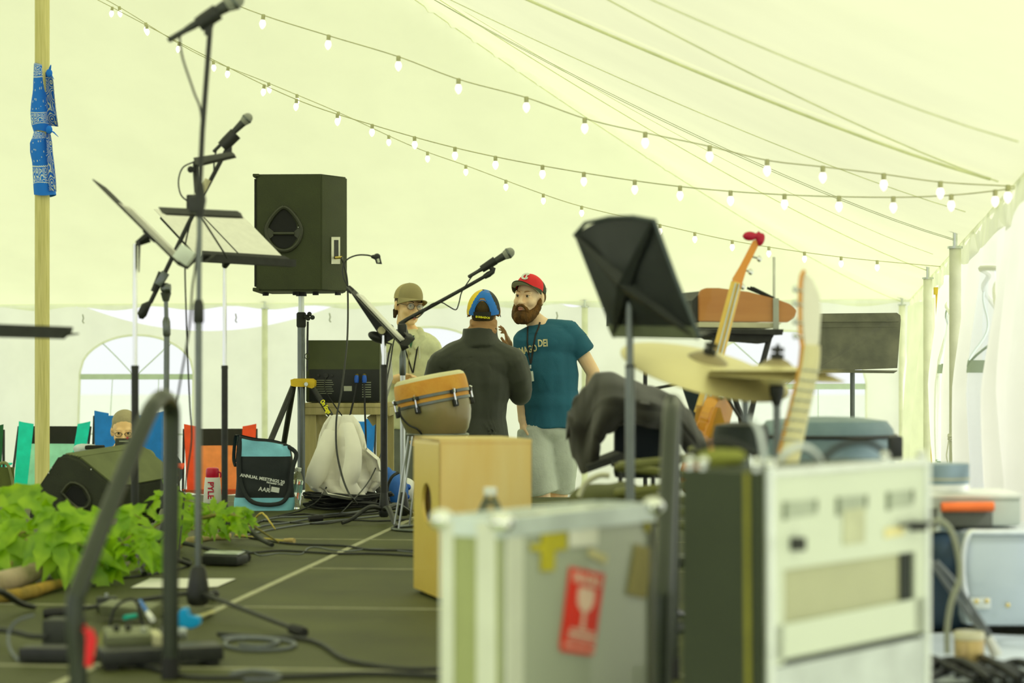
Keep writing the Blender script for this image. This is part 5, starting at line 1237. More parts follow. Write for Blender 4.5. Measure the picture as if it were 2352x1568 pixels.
o = text('C', 'cap_emblem', WTC, t, Mt @ frame(V((-.005,-.096,.042)), (1,0,0), (0,.35,1)), .062, extrude=.0015, bold=.003)
o2 = text('I', 'cap_emblem', WTC, t, Mt @ frame(V((.006,-.098,.042)), (1,0,0), (0,.35,1)), .036, extrude=.0015, bold=.002)
b = MB(); b.box(Mt @ V((.0755,.040,.022)), (.003,.014,.018), Mt.to_3x3(), .001); b.build('side_emblem', WTC, t)
# shirt
TEE = pm('teal_shirt', (0.020,0.125,0.20), 0.85, var=.12, scale=5, bump=.15, bscale=200)
b = MB(); b.ell(q1(1262,860), (.175,.128,.30)); b.ell(q1(1262,790), (.20,.118,.125)); b.ell(q1(1264,930), (.176,.13,.16)); b.tube([q1(1264,900), q1(1264,984)], [.165,.182], n=24, flat=.72)
b.cap(q1(1240,763,.01), q1(1208,785,-.01), .072, .075); b.cap(q1(1250,758,.02), q1(1303,765), .066, .072)
b.tube([q1(1300,768), q1(1318,782), q1(1342,812)], [.075,.074,.070], n=18); b.tube([q1(1206,778,-.02), q1(1203,810,-.01), q1(1200,835)], [.07,.066,.062], n=18)
b.tube([q1(1238,772), q1(1240,752,.01)], [.10,.066], n=18)
shirt = fuse(b, 'tshirt', TEE, t, voxel=.009, smooth=4, fold=.014, fscale=6, fz=.6)
b = MB(); nk = M @ V((0,.03,-.10))
b.tube([q1(1240,752,.0)+V((.073*math.cos(a), .066*math.sin(a), .012*math.cos(a)-.018*max(0,-math.sin(a)))) for a in [2*PI*k/24 for k in range(25)]], .006, n=6, caps=False); b.build('neckline', TEE, t)
# lettering
PRN = pm('shirt_print', (.72,.66,.36), .7)
def arc_text(s, name, mat, par, cx, cy, size, ang, squeeze=1.0, arch=0.0, targets=(), d=dP, bold=.001, off=.003):
    def bend(v): v.x *= squeeze; v.y += arch*(1-(v.x/.08)**2); return v
    c = P(cx, cy, d); X = V((math.cos(ang),0,math.sin(ang))); Y = V((-math.sin(ang),0,math.cos(ang)))
    o = text(s, name, mat, par, frame(c, X, Y), size, extrude=0.0, bold=bold*.45, bend=bend)
    # finer mesh so that it follows folds
    press(o, targets, off); return o
arc_text('IMAGO', 'printed_lettering', PRN, t, 1211, 804, .058, .22, .62, 0, (shirt,), bold=.004)
arc_text('DEI', 'printed_lettering', PRN, t, 1246, 789, .060, .05, .68, 0, (shirt,), bold=.004)
LAN = pm('lanyard_black', (.015,.015,.015), .6)
b = MB(); b.tube(strap_on([q1(1240,740), q1(1237,752), q1(1230,768), q1(1225,795), q1(1219,835)], (shirt, body), .004), .0055, n=6, flat=.4)
b.tube(strap_on([q1(1212,750), q1(1211,785), q1(1214,812), q1(1218,835)], (shirt, body), .004), .0045, n=6, flat=.4); b.build('lanyard', LAN, t)
bp = strap_on([q1(1218,842), q1(1218,868)], (shirt,), .004, off=.010)
b = MB(); b.box(bp[0], (.010,.008,.022)); b.build('badge_clip', STEEL, t); b = MB(); b.box(bp[-1]-V((0,.002,-.01)), (.038,.004,.062), Matrix.Rotation(-.12,3,'Y'), .003); b.build('badge', pm('badge_card', (.74,.80,.72), .35), t)
SHT = pm('grey_shorts', (0.56,0.61,0.54), 0.8, var=.08, bump=.2, bscale=80)
b = MB(); b.ell(q1(1256,985), (.165,.125,.10)); b.tube([q1(1228,985,-.01), q1(1230,1070,-.04), q1(1248,1136,-.05)], [.108,.112,.096], n=22); b.tube([q1(1280,985,.02), q1(1288,1070,.05), q1(1284,1130,.07)], [.105,.110,.098], n=22)
fuse(b, 'shorts', SHT, t, voxel=.009, smooth=5, fold=.009, fscale=6, fz=.6)
def shoe(t, ank, tow, mat=None):
    b = MB(); a = Vector(ank); f = Vector(tow).normalized(); b.cap(V((a.x,a.y,GZ+.05))-f*.04, V((a.x,a.y,GZ+.045))+f*.15, .045, .038); b.cap(V((a.x,a.y,GZ+.05)), V((a.x,a.y,GZ+.10)), .045, .045)
    fuse(b, 'shoe', mat or pm('shoe_grey', (.12,.12,.11), .6), t, voxel=.01, smooth=3)
shoe(t, q1(1240,1320), (-.3,-1,0)); shoe(t, q1(1286,1320,.1), (-.1,-1,0))

# ---------- man with the back to the camera
dA = 11.75
def q2(x, y, o=0.0): return P(x, y, dA+o)
t = thing('person', 'man in a dark jacket seen from behind, wearing a blue and yellow cap', 'person', tuple(V((q2(1090,0).x, dA, GZ))))
M = HM(q2(1111,714,.02), PI-0.06, pitch=-.05, s=1.03)
b = MB(); head_vol(b, M, face=True, wide=1.10); neck_vol(b, M, q2(1104,775,0), .083)
b.ell(M @ V((0,.072,-.075)), (.075,.03,.022)); b.ell(M @ V((0,.065,-.11)), (.080,.035,.025))
b.ell(q2(1092,880), (.17,.12,.28)); b.ell(q2(1090,1000), (.16,.12,.15))
b.cap(q2(1182,832), q2(1192,905,.04), .055, .045); b.cap(q2(1192,905,.04), q2(1168,812,.40), .042, .027)
hand_vol(b, q2(1169,808,.42), (-.10,.1,1), (-.9,.2,.35), 1.1, .45, thumb_side=1, curls=(.35,.5,.65,.8))
b.cap(q2(1010,840), q2(985,915,.03), .055, .045); b.cap(q2(985,915,.03), q2(1040,900,.28), .042, .028); hand_vol(b, q2(1045,897,.30), (.8,.5,.1), (0,0,-1), .95, .5)
for x, o in ((1060,0),(1125,.05)):
    b.cap(q2(x,1010,o), q2(x,1160,o-.03), .09, .06); b.cap(q2(x,1160,o-.03), V((q2(x,0,o).x,dA+o+.02,GZ+.1)), .058, .042)
body = fuse(b, 'body', SK_A, t, voxel=.007, smooth=3)
b = MB(); b.ell(M @ V((0,.022,.022)), [.0885,.100,.082], M.to_3x3().normalized(), n=20); b.ell(M @ V((0,.070,-.03)), [.068,.042,.045], M.to_3x3().normalized(), n=16)
fuse(b, 'cropped_hair', pm('cropped_hair', (.075,.05,.014), .9, bump=.6, bscale=200, var=.3), t, voxel=.006, smooth=2)
CBL = pm('cap_blue', (0.005,0.16,0.60), .6); CYE = pm('cap_yellow', (.90,.62,.01), .6); CBK = pm('cap_black', (.012,.014,.012), .6)
# local +y is the back of the head (towards the camera); x mirrored in view
def mf(a, c):
    x = math.cos(a); y = math.sin(a)   # y>0 back
    xn = x*math.cos(c*PI/2)**.85
    if xn > .86-.86*c: return 1
    if xn < -.96+.72*c: return 2
    return 0
def cut(a, c): 
    dx = (a-PI/2)/.50; dz = c/.48
    return abs(dx) < 1 and dz < math.sqrt(max(0, 1-dx*dx))
Mt = ball_cap(t, M, [CBL, CYE, CBK], mf, brim_len=.07, tilt=.10, brim_mat=CBK, zc=-.002, height=.122, rx=.095, ry=.114, cut=cut)
b = MB(); b.grid(lambda a, c: Mt @ V((.0965*math.cos(PI/2+(a-.5)*1.05), .1160*math.sin(PI/2+(a-.5)*1.05), -.020+.030*c)), 20, 2, thick=.003); st = b.build('cap_strap', CBK, t)
b = MB(); b.tube([Mt @ V((.0955*math.cos(PI/2+.5*math.cos(w)*1.02)*(math.cos(.48*PI/2*math.sin(w))**.85), .1145*math.sin(PI/2+.5*math.cos(w)*1.02)*(math.cos(.48*PI/2*math.sin(w))**.85), .108*math.sin(PI/2*.48*math.sin(w)))) for w in [PI*k/18 for k in range(19)]], .0028, n=6); b.build('arch_binding', CBL, t)
o = text('BARBADOS', 'strap_lettering', pm('yellow_print', (.85,.8,.02), .6), t, frame(q2(1109,729,-.10)+V((0,-.05,0)), (1,0,-.10), (0.10,0,1)), .0165, extrude=0, bold=.0008); press(o, (st,), .0015)
# jacket
JK = pm('dark_jacket', (0.030,0.035,0.022), .6, var=.15, scale=4, bump=.1, bscale=300, sheen=.2)
b = MB(); b.ell(q2(1092,880), (.205,.145,.30)); b.ell(q2(1098,835), (.235,.13,.15)); b.tube([q2(1090,900), q2(1090,960), q2(1092,1012)], [.195,.185,.205], n=26, flat=.72)
b.cap(q2(1104,800), q2(1020,835), .105, .092); b.cap(q2(1104,800), q2(1172,832), .105, .092)
b.tube([q2(1176,830), q2(1190,870,.01), q2(1196,902,.04)], [.088,.082,.068], n=18); b.tube([q2(1194,905,.04), q2(1180,860,.24), q2(1170,835,.36)], [.066,.054,.046], n=16); b.ell(q2(1194,902,.04), .068)
b.tube([q2(1014,838), q2(1000,880,.01), q2(990,915,.03)], [.085,.078,.066], n=18); b.ell(q2(990,915,.03), .066); b.tube([q2(990,915,.03), q2(1035,900,.26)], [.064,.045], n=14)
b.tube([q2(1104,795), q2(1102,770), q2(1102,753)], [.120,.108,.105], n=24)
fuse(b, 'jacket', JK, t, voxel=.009, smooth=3, fold=.020, fscale=5, fz=.55)
JN = pm('dark_trousers', (.04,.045,.05), .8)
b = MB()
for x, o in ((1060,0),(1125,.05)): b.tube([q2(x,1000,o), q2(x,1150,o-.02), V((q2(x,0,o).x,dA+o+.02,GZ+.07))], [.11,.085,.07], n=18)
b.ell(q2(1092,1010), (.17,.125,.1)); fuse(b, 'trousers', JN, t, voxel=.012, smooth=4, fold=.008)
shoe(t, q2(1060,0,.02), (0,1,0)); shoe(t, q2(1125,0,.07), (.1,1,0))

# ---------- man with the tan cap and glasses
dC = 12.7
def q3(x, y, o=0.0): return P(x, y, dC+o)
t = thing('person', 'man in a tan cap, round glasses and pale grey-green zip hoodie, behind the mixer', 'person', tuple(V((q3(945,0).x, dC, GZ))))
M = HM(q3(938,702), 0.52, pitch=.10, roll=.08, s=1.05)
b = MB(); head_vol(b, M); neck_vol(b, M, q3(944,768,.02), .052)
b.ell(q3(948,860), (.15,.10,.26)); b.ell(q3(945,985), (.14,.10,.12))
b.cap(q3(905,800), q3(893,880,.0), .045, .036); b.cap(q3(893,880,0), q3(915,868,-.18), .034, .024); hand_vol(b, q3(917,866,-.19), (.8,-.4,.15), (0,-.3,-1), .9, .55)
b.cap(q3(990,805), q3(1000,890,.0), .045, .036); b.cap(q3(1000,890), q3(965,885,-.16), .034, .024); hand_vol(b, q3(962,885,-.17), (-.8,-.3,.1), (0,-.3,-1), .9, .55)
for x, o in ((915,0),(972,.05)):
    b.cap(q3(x,1000,o), q3(x,1140,o), .075, .055); b.cap(q3(x,1140,o), V((q3(x,0,o).x,dC+o+.02,GZ+.1)), .052, .040)
body = fuse(b, 'body', SK_C, t, voxel=.0065, smooth=2)
eyes(t, M, body); mouth(t, M, .020, -.1005, -.066, .001); brows(t, M, pm('dark_hair', (.05,.03,.012), .8))
b = MB(); R = M.to_3x3().normalized()
for k in (-1,1): b.ell(M @ V((k*.070,.010,.028)), [.014,.040,.028], R, n=12); b.tube([M @ V((k*.077,.0,.03)), M @ V((k*.079,-.012,.0)), M @ V((k*.077,-.012,-.012))], [.008,.006,.003], n=8)
b.ell(M @ V((0,.070,-.015)), [.062,.045,.060], R, n=14); b.tube([M @ V((-.055,.055,-.03)), M @ V((-.058,.050,-.085))], [.02,.010], n=8); fuse(b, 'hair', pm('dark_hair', (.05,.03,.012), .8), t, voxel=.006, smooth=2)
TAN = pm('cap_tan', (.34,.29,.14), .8, var=.06); TAN2 = pm('cap_tan_mesh', (.46,.38,.18), .85)
Mt = ball_cap(t, M, [TAN, TAN2], lambda a, c: 0 if math.sin(a) < -.25 else 1, brim_len=.088, tilt=.06, brim_mat=TAN, zc=.050, height=.086, droop=.034)
GLS = pm('glasses_frame', (.05,.05,.04), .3, .5)
fr = MB()
for k in (-1,1):
    c = V((k*.031,-.1035+.006*1,.000)); fr.tube([M @ (c+V((.0215*math.cos(a), .010*abs(math.cos(a))*(1 if math.cos(a)*k>0 else 0), .0185*math.sin(a)))) for a in [2*PI*i/24 for i in range(25)]], .0015, n=6, caps=False)
    fr.tube([M @ V((k*.0525,-.088,.004)), M @ V((k*.078,-.055,.008)), M @ V((k*.082,.0,.006))], .0014, n=5)
fr.tube([M @ V((-.0095,-.098,.003)), M @ V((0,-.101,.007)), M @ V((.0095,-.098,.003))], .0014, n=5)
g_ = fr.build('glasses', GLS, t)
LENS = pm('spectacle_lens', (.75,.82,.88), .03, alpha=.28, spec=1.0)
for k in (-1,1):
    c = V((k*.031,-.0985,.0)); b = MB(); b.prism([M @ (c+V((.021*math.cos(a), 0, .018*math.sin(a)))) for a in [2*PI*i/20 for i in range(20)]], M.to_3x3() @ V((0,.0008,0))); b.build('lens', LENS, g_)
HD = pm('greygreen_hoodie', (0.72,0.74,0.48), .9, var=.08, scale=20, bump=.15, bscale=200)
b = MB(); b.ell(q3(948,860), (.185,.125,.28)); b.ell(q3(948,800), (.185,.115,.12)); b.tube([q3(945,900), q3(942,940), q3(940,984)], [.175,.180,.172], n=24, flat=.72)
b.cap(q3(945,785), q3(912,800), .085, .080); b.cap(q3(945,785), q3(988,805), .085, .078)
b.tube([q3(907,805), q3(898,850), q3(894,882)], [.078,.068,.060], n=16); b.ell(q3(894,882), .060); b.tube([q3(894,882), q3(906,874,-.12)], [.058,.042], n=14)
b.tube([q3(990,810), q3(1000,850), q3(1002,890)], [.076,.066,.058], n=16); b.ell(q3(1002,890), .058); b.tube([q3(1002,890), q3(970,886,-.13)], [.056,.042], n=14)
b.tube([q3(946,800,.02), q3(946,775,.04), q3(945,766,.05)], [.105,.092,.082], n=20)
hd = fuse(b, 'hoodie', HD, t, voxel=.009, smooth=4, fold=.009, fscale=5.5, fz=.6)
b = MB(); b.tube([q3(928,762,-.03), q3(918,778,-.07), q3(926,800,-.115)], [.022,.026,.012], n=12, smooth_path=4); b.tube([q3(962,758,-.03), q3(970,776,-.07), q3(952,802,-.115)], [.022,.028,.012], n=12, smooth_path=4); b.tube([q3(922,765,.03), q3(945,762,.10), q3(966,762,.03)], [.03,.04,.03], n=12, smooth_path=4); fuse(b, 'hood', HD, t, voxel=.007, smooth=3)
b = MB(); b.prism([q3(934,772,-.085), q3(952,770,-.085), q3(944,800,-.128)], (0,-.012,0)); b.build('undershirt', pm('green_undershirt', (.03,.11,.05), .8), t)
ZB = pm('zip_brass', (.5,.45,.2), .4, .7)
b = MB(); b.tube(strap_on([q3(940,805), q3(940,900), q3(938,960)], (hd,), .003), .003, n=5); b.box(strap_on([q3(944,812), q3(944,816)], (hd,), .003, off=.006)[0], (.008,.004,.014)); b.build('zip', ZB, t)
b = MB(); b.tube(strap_on([q3(930,795), q3(940,825), q3(950,856)], (hd,), .003), .0045, n=6, flat=.4); b.tube(strap_on([q3(962,790), q3(957,820), q3(951,856)], (hd,), .003), .0045, n=6, flat=.4); b.build('lanyard', LAN, t)
bp = strap_on([q3(951,856), q3(953,866)], (hd,), .003, off=.008); b = MB(); b.box(bp[-1], (.014,.004,.026)); b.build('badge_clip', WHITE, t)
b = MB(); b.tube(strap_on([q3(965,795), q3(966,824)], (hd,), .003, off=.006), .003, n=5); b.build('drawstring', WTC, t)
GT = pm('grey_trousers', (.20,.22,.19), .8, bump=.15)
b = MB()
for x, o in ((915,0),(968,.05)): b.tube([q3(x,985,o), q3(x,1140,o), V((q3(x,0,o).x,dC+o+.02,GZ+.07))], [.10,.078,.066], n=18)
b.ell(q3(942,990), (.155,.115,.08)); fuse(b, 'trousers', GT, t, voxel=.012, smooth=4, fold=.008)
shoe(t, q3(915,0), (.3,-1,0)); shoe(t, q3(968,0,.05), (.3,-1,0))

# ---------- seated reader
dR = 14.6
def q4(x, y, o=0.0): return P(x, y, dR+o)
t = thing('person', 'grey-haired seated man in glasses reading a dark tablet in the blue camp chair', 'person', tuple(gl(288,dR)))
M = HM(q4(286,990), 0.12, pitch=.16, s=1.14)
b = MB(); head_vol(b, M); neck_vol(b, M, q4(288,1035,.02), .055)
b.ell(q4(290,1080,.06), (.17,.11,.22)); b.ell(q4(290,1120,.05), (.17,.14,.12))
b.cap(q4(240,1055,.04), q4(238,1110,-.08), .046, .038); b.cap(q4(238,1110,-.08), q4(264,1062,-.36), .036, .024); hand_vol(b, q4(266,1058,-.38), (.2,-.1,1), (0,1,0), .9, .6)
b.cap(q4(338,1055,.04), q4(345,1110,-.06), .046, .038); b.cap(q4(345,1110,-.06), q4(322,1056,-.36), .036, .024); hand_vol(b, q4(320,1052,-.38), (-.2,-.1,1), (0,1,0), .9, .6)
for x in (262,318): b.cap(q4(x,1125,0), q4(x,1118,-.46), .085, .06); b.cap(q4(x,1118,-.46), V((q4(x,0).x, dR-.50, GZ+.08)), .055, .04)
body = fuse(b, 'body', SK_C, t, voxel=.008, smooth=2)
eyes(t, M, body); mouth(t, M, .02, -.1005, -.066, .001)
b = MB(); R = M.to_3x3().normalized(); b.ell(M @ V((0,.026,.058)), [.093,.106,.090], R, n=18)
for k in (-1,1): b.ell(M @ V((k*.073,.015,.02)), [.012,.03,.04], R, n=12)
fuse(b, 'hair', pm('grey_hair', (.42,.36,.22), .8, bump=.4), t, voxel=.007, smooth=2)
fr = MB()
for k in (-1,1):
    c = V((k*.031,-.0985,-.002)); fr.tube([M @ (c+V((.021*math.cos(a), 0, .015*math.sin(a)))) for a in [2*PI*i/20 for i in range(21)]], .002, n=6, caps=False); fr.tube([M @ V((k*.052,-.095,.003)), M @ V((k*.080,-.05,.006)), M @ V((k*.083,.0,.005))], .0018, n=5)
fr.tube([M @ V((-.010,-.1,.0)), M @ V((.010,-.1,.0))], .0018, n=5); fr.build('glasses', GLS, t)
OT = pm('olive_tshirt', (.16,.19,.10), .85)
b = MB(); b.ell(q4(290,1085,.06), (.19,.13,.21)); b.ell(q4(290,1055,.05), (.215,.11,.085)); b.cap(q4(242,1052,.04), q4(237,1090,-.02), .070, .066); b.cap(q4(336,1052,.04), q4(346,1088,-.02), .070, .066); b.ell(q4(290,1125,.05), (.18,.15,.11)); b.tube([q4(288,1050,.03), q4(288,1038,.03)], [.09,.064], n=16)
fuse(b, 'tshirt', OT, t, voxel=.01, smooth=4, fold=.008)
b = MB()
for x in (262,318): b.tube([q4(x,1125,.05), q4(x,1118,-.46)], [.10,.075], n=16); b.ell(q4(x,1118,-.46), .075); b.tube([q4(x,1118,-.46), V((q4(x,0).x, dR-.50, GZ+.06))], [.073,.06], n=14)
fuse(b, 'trousers', JN, t, voxel=.012, smooth=3)
for x in (262,318): shoe(t, V((q4(x,0).x, dR-.5, 0)), (0,-1,0))
t = thing('tablet', 'dark tablet held up in front of the seated man', 'tablet', tuple(q4(292,1030,-.42)))
b = MB(); b.box(q4(294,1027,-.44), (.185,.012,.13), Matrix.Rotation(-.25,3,'X'), .004); b.build('case', pm('tablet_case', (.03,.035,.025), .5), t)
b = MB(); b.box(q4(285,1013,-.462), (.07,.003,.008), Matrix.Rotation(-.25,3,'X')); b.build('label', LAB, t)
b = MB(); b.ell(q4(293,1006,-.44), .010); meta(b.build('red_pen', REDP), 'tiny red thing at the top edge of the tablet', 'pen')
t = thing('cloth_bundle', 'pale cloth hanging over the arm of the blue camp chair', 'cloth', tuple(gl(200,14.7)+V((0,0,.62))))
b = MB(); b.ell(P(200,1030,14.7), (.10,.09,.04)); b.ell(P(188,1040,14.7), (.05,.08,.07)); fuse(b, 'cloth', pm('pale_cloth', (.62,.68,.72), .9), t, voxel=.012, fold=.01)
t = thing('armrest_pouch', 'dark padded armrest of the blue camp chair left of the seated man', 'armrest', tuple(P(218,1026,14.6)))
b = MB(); b.box(P(218,1027,14.6), (.13,.10,.03), bevel=.01); b.build('pad', BKF, t)
# ------------------------------------------------------------------ right foreground: flight case, rack, drums, guitars
def plane_fn(A, B):
    """points on the vertical plane through ground points A,B seen at a pixel"""
    A = Vector(A[:2]); D = (Vector(B[:2])-A).normalized()
    def fn(px, py, off=0.0):
        r = (px-1176)/F; k = (r*A.y-A.x)/(D.x-r*D.y); q = A+D*k; n = Vector((D.y,-D.x)); return V((q.x+n.x*off, q.y+n.y*off, CZ+(860-py)/F*q.y))
    return fn, V((D.x,D.y,0)), V((D.y,-D.x,0))
# flight case
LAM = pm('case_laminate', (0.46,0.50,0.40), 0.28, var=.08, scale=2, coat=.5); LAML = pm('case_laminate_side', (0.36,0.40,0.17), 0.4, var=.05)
Cc0 = V((-.017,3.30,0)); Rr = V((.261,3.696,0)); Ll = V((-.118,3.371,0)); zt = .46
t = thing('flight_case', 'blurred silver-edged road case in the foreground with a red fragile sticker', 'road case', (Cc0.x,Cc0.y,GZ))
Bk = Rr+Ll-Cc0
b = MB(); b.prism([V((p.x,p.y,GZ)) for p in (Cc0,Rr,Bk,Ll)], (0,0,zt-GZ)); b.build('body', LAM, t, smooth=False)
rf, rd, rn_ = plane_fn(Cc0, Rr); lf, ld, ln_ = plane_fn(Ll, Cc0)
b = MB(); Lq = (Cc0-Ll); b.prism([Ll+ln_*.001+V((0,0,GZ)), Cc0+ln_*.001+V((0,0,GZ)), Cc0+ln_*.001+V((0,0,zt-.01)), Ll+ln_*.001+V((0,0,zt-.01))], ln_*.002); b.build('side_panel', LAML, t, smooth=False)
PROF = pm('profile_bright', (.74,.77,.66), .35, .15, var=.05)
def vstrip(P0, d, w, nrm, name='corner_profile', thick=.004, mat_=None):
    b = MB(); b.prism([P0+V((0,0,GZ)), P0+d*w+V((0,0,GZ)), P0+d*w+V((0,0,zt-.004)), P0+V((0,0,zt-.004))], nrm*thick); bmesh.ops.bevel(b.bm, geom=b.bm.edges[:], offset=.0015, segments=1, affect='EDGES'); b.build(name, mat_ or PROF, t)
vstrip(Cc0+rd*.008+rn_*.001, rd, .050, rn_); vstrip(Cc0-ld*.048+ln_*.003, ld, .040, ln_); vstrip(Rr-rd*.02+rn_*.001, rd, .02, rn_, mat_=pm('shaded_profile', (.10,.11,.06), .4)); vstrip(Ll+ln_*.003, ld, .028, ln_)  # right-end strip coloured dark to imitate the dim reflection on that side
b = MB(); b.prism([Cc0+rn_*.006+V((0,0,zt-.030)), Rr+rn_*.006+V((0,0,zt-.030)), Rr+rn_*.006+V((0,0,zt+.003)), Cc0+rn_*.006+V((0,0,zt+.003))], -rn_*.006)
b.prism([Ll+ln_*.006+V((0,0,zt-.030)), Cc0+ln_*.006+V((0,0,zt-.030)), Cc0+ln_*.006+V((0,0,zt+.003)), Ll+ln_*.006+V((0,0,zt+.003))], -ln_*.006)
for (p, q) in ((Cc0,Rr),(Rr,Bk),(Bk,Ll),(Ll,Cc0)):
    n_ = (q-p).normalized(); m_ = V((-n_.y,n_.x,0)); b.prism([p+V((0,0,zt)), q+V((0,0,zt)), q+m_*.02+V((0,0,zt)), p+m_*.02+V((0,0,zt))], (0,0,.003))
b.build('lid_profile', pm('lid_silver', (.70,.78,.78), .3, .3), t, smooth=False)
for p in (Cc0, Rr, Ll):
    b = MB(); b.ell(p+V((0,0,zt-.004)), (.022,.022,.018)); b.build('ball_corner', CHROME, t)
TAPEY = pm('yellow_tape', (.50,.44,.02), .6); TAG = pm('tan_tag', (.42,.36,.13), .7); STK = pm('sticker_red', (.85,.03,.01), .45); STW = pm('sticker_white', (.90,.62,.50), .5)
def patch(fn, pts, mat, nm, off=.003, th=.0012):
    q = [fn(x, y, off) for x, y in pts]; n_ = (q[1]-q[0]).cross(q[2]-q[0]).normalized(); n_ = n_ if n_.y < 0 else -n_
    b = MB(); b.prism(q, n_*th); return b.build(nm, mat, t, smooth=False)
patch(rf, [(1240,1190),(1298,1182),(1298,1262),(1272,1264),(1270,1310),(1238,1312),(1238,1266),(1215,1264),(1215,1248),(1238,1250)], TAPEY, 'yellow_tape')
patch(rf, [(1303,1196),(1370,1194),(1368,1252),(1304,1256)], PAPER, 'paper_label')
patch(rf, [(1350,1258),(1392,1276),(1386,1296),(1346,1274)], pm('masking_tape',(.75,.68,.36),.7), 'masking_tape')
patch(rf, [(1455,1248),(1496,1260),(1480,1374),(1436,1364)], TAG, 'tan_tag'); patch(rf, [(1478,1172),(1500,1170),(1497,1222),(1478,1220)], TAPEY, 'yellow_tape')
sk = patch(rf, [(1305,1301),(1385,1318),(1381,1345),(1360,1500),(1352,1504),(1284,1494),(1282,1480)], STK, 'fragile_sticker')
b = MB()
def sp_(u, v): # sticker coordinates: u across 0..1, v down 0..1
    x = 1305+80*u-22*v; y = 1301+17*u+193*v-3*v; return rf(x, y, .0055)
def sprism(b, pts): q = [sp_(u,v) for u,v in pts]; b.prism(q, rn_*.0008)
sprism(b, [(.30,.21),(.74,.21),(.76,.30),(.74,.40),(.66,.47),(.57,.50),(.47,.50),(.38,.47),(.30,.40),(.28,.30)]); sprism(b, [(.48,.49),(.57,.49),(.57,.66),(.62,.70),(.42,.70),(.48,.66)])
for k in range(3): sprism(b, [(.14+.04*(k==0),.715+.05*k),(.92-.04*(k==0),.715+.05*k),(.92-.04*(k==0),.745+.05*k),(.14+.04*(k==0),.745+.05*k)])
b.build('wine_glass_symbol', STW, sk, smooth=False)
text('FRAGILE', 'printed_lettering', STW, sk, frame(sp_(.5,.115), (sp_(1,.115)-sp_(0,.115)), sp_(.5,0)-sp_(.5,1)), .024, extrude=.0008, bold=.0006)
text('HANDLE WITH CARE', 'printed_lettering', STW, sk, frame(sp_(.5,.93), (sp_(1,.93)-sp_(0,.93)), sp_(.5,0)-sp_(.5,1)), .0105, extrude=.0008)
# low black box behind it with the bottle
t = thing('equipment_box', 'low black box hidden behind the silver road case, under the clear bottle', 'box', (-.05,4.60,0)); b = MB(); b.box(V((-.045,4.60,.115)), (.12,.12,.23), bevel=.01); b.build('body', BLACKM, t)
bottle(V((P(1126,0,4.58).x, 4.58, .231)), .21, 'clear water bottle with white cap behind the silver road case', cap=WHITE)
t = thing('cable_coil', 'olive coiled cable lying behind the silver road case', 'cable', tuple(V((.45,5.6,0))))
b = MB(); b.tube([V((.42+.12*math.cos(a*.5),5.7+.10*math.sin(a*.5),.25+.006*a)) for a in range(0,40)], .012, n=6); b.build('cable', pm('olive_cable', (.20,.21,.05), .5), t)
t = thing('gear_bag', 'olive and black gear bag behind the silver road case, under the draped black jacket', 'bag', tuple(V((.42,5.9,0))))
b = MB(); b.ell(P(1375,1150,5.9), (.10,.12,.055)); b.ell(P(1430,1150,5.9), (.08,.12,.06)); b.box(V((P(1400,0,5.9).x,5.9,.15)), (.26,.2,.3)); fuse(b, 'bag_body', pm('olive_bag', (.10,.11,.03), .7), t, voxel=.014, fold=.01)
b = MB(); b.tube([P(1330,1140,5.76), P(1345,1110,5.76), P(1375,1092,5.76), P(1400,1092,5.76)], .008, n=8, smooth_path=4); b.build('strap', pm('pale_hose', (.62,.62,.42), .4), t)
# black rack
t = thing('equipment_rack', 'big blurred equipment rack with black side and silver front panel at the right foreground', 'rack case', (.414,3.2,GZ))
A_ = V((.414,3.20,0)); B_ = V((.749,3.606,0)); fa, fd_, fn_ = plane_fn(A_, B_); pd = V((-fd_.y, fd_.x, 0)); zt2 = .543
SIDE = pm('rack_carpet', (0.035,0.045,0.024), .7, var=.15, scale=3); FRONT = pm('rack_panel', (0.66,0.72,0.60), .38, 0.1, var=.04, scale=3); DARK = pm('slot_dark', (.006,.012,.008), .6)
Dp_ = .172
sA = A_+pd*Dp_; sB = B_+pd*Dp_
b = MB(); b.prism([V((p.x,p.y,GZ)) for p in (A_-fn_*.012,B_-fn_*.012,sB,sA)], (0,0,zt2-GZ)); b.build('body', SIDE, t, smooth=False)
lp, lpd, lpn = plane_fn(sA, A_)
def amp_patch(pts, mat, nm, off=.0, th=.004, fn=fa, nrm=fn_, par=None, sm=False):
    b = MB(); b.prism([fn(x,y,off) for x,y in pts], nrm*th); return b.build(nm, mat, par or t, smooth=sm)
# front built of frame pieces round the window
Zb = 1640
def yl(x, y0, y1): return y0+(y1-y0)*(x-1770)/(2130-1770)
def band(xa, xb, ya0, ya1, yb0, yb1, mat, nm, off=0.0, th=.012):  # y at left edge frame 1770 and at right edge 2130
    return amp_patch([(xa, yl(xa,ya0,ya1)), (xb, yl(xb,ya0,ya1)), (xb, yl(xb,yb0,yb1)), (xa, yl(xa,yb0,yb1))], mat, nm, off, th)
band(1772,2130,1085,1062,1312,1262,FRONT,'front_panel',-.012); band(1772,1800,1312,1262,1532,1448,FRONT,'front_panel',-.012); band(2102,2130,1312,1262,1532,1448,FRONT,'front_panel',-.012)
band(1772,2130,1440,1370,1520,1446,FRONT,'front_panel',-.012)
band(1800,2102,1312,1262,1440,1370,pm('window_sheet', (.44,.45,.28), .25, var=.12, scale=3), 'window_sheet',-.0115,.003); band(2074,2100,1312,1262,1440,1370,DARK,'window_gap',-.007,.002)
band(1790,2120,1518,1444,1534,1458,DARK,'slot',-.008,.002); band(1772,2130,1536,1462,1900,1800,pm('lower_panel',(.55,.60,.60),.3,.2), 'lower_panel',-.012)
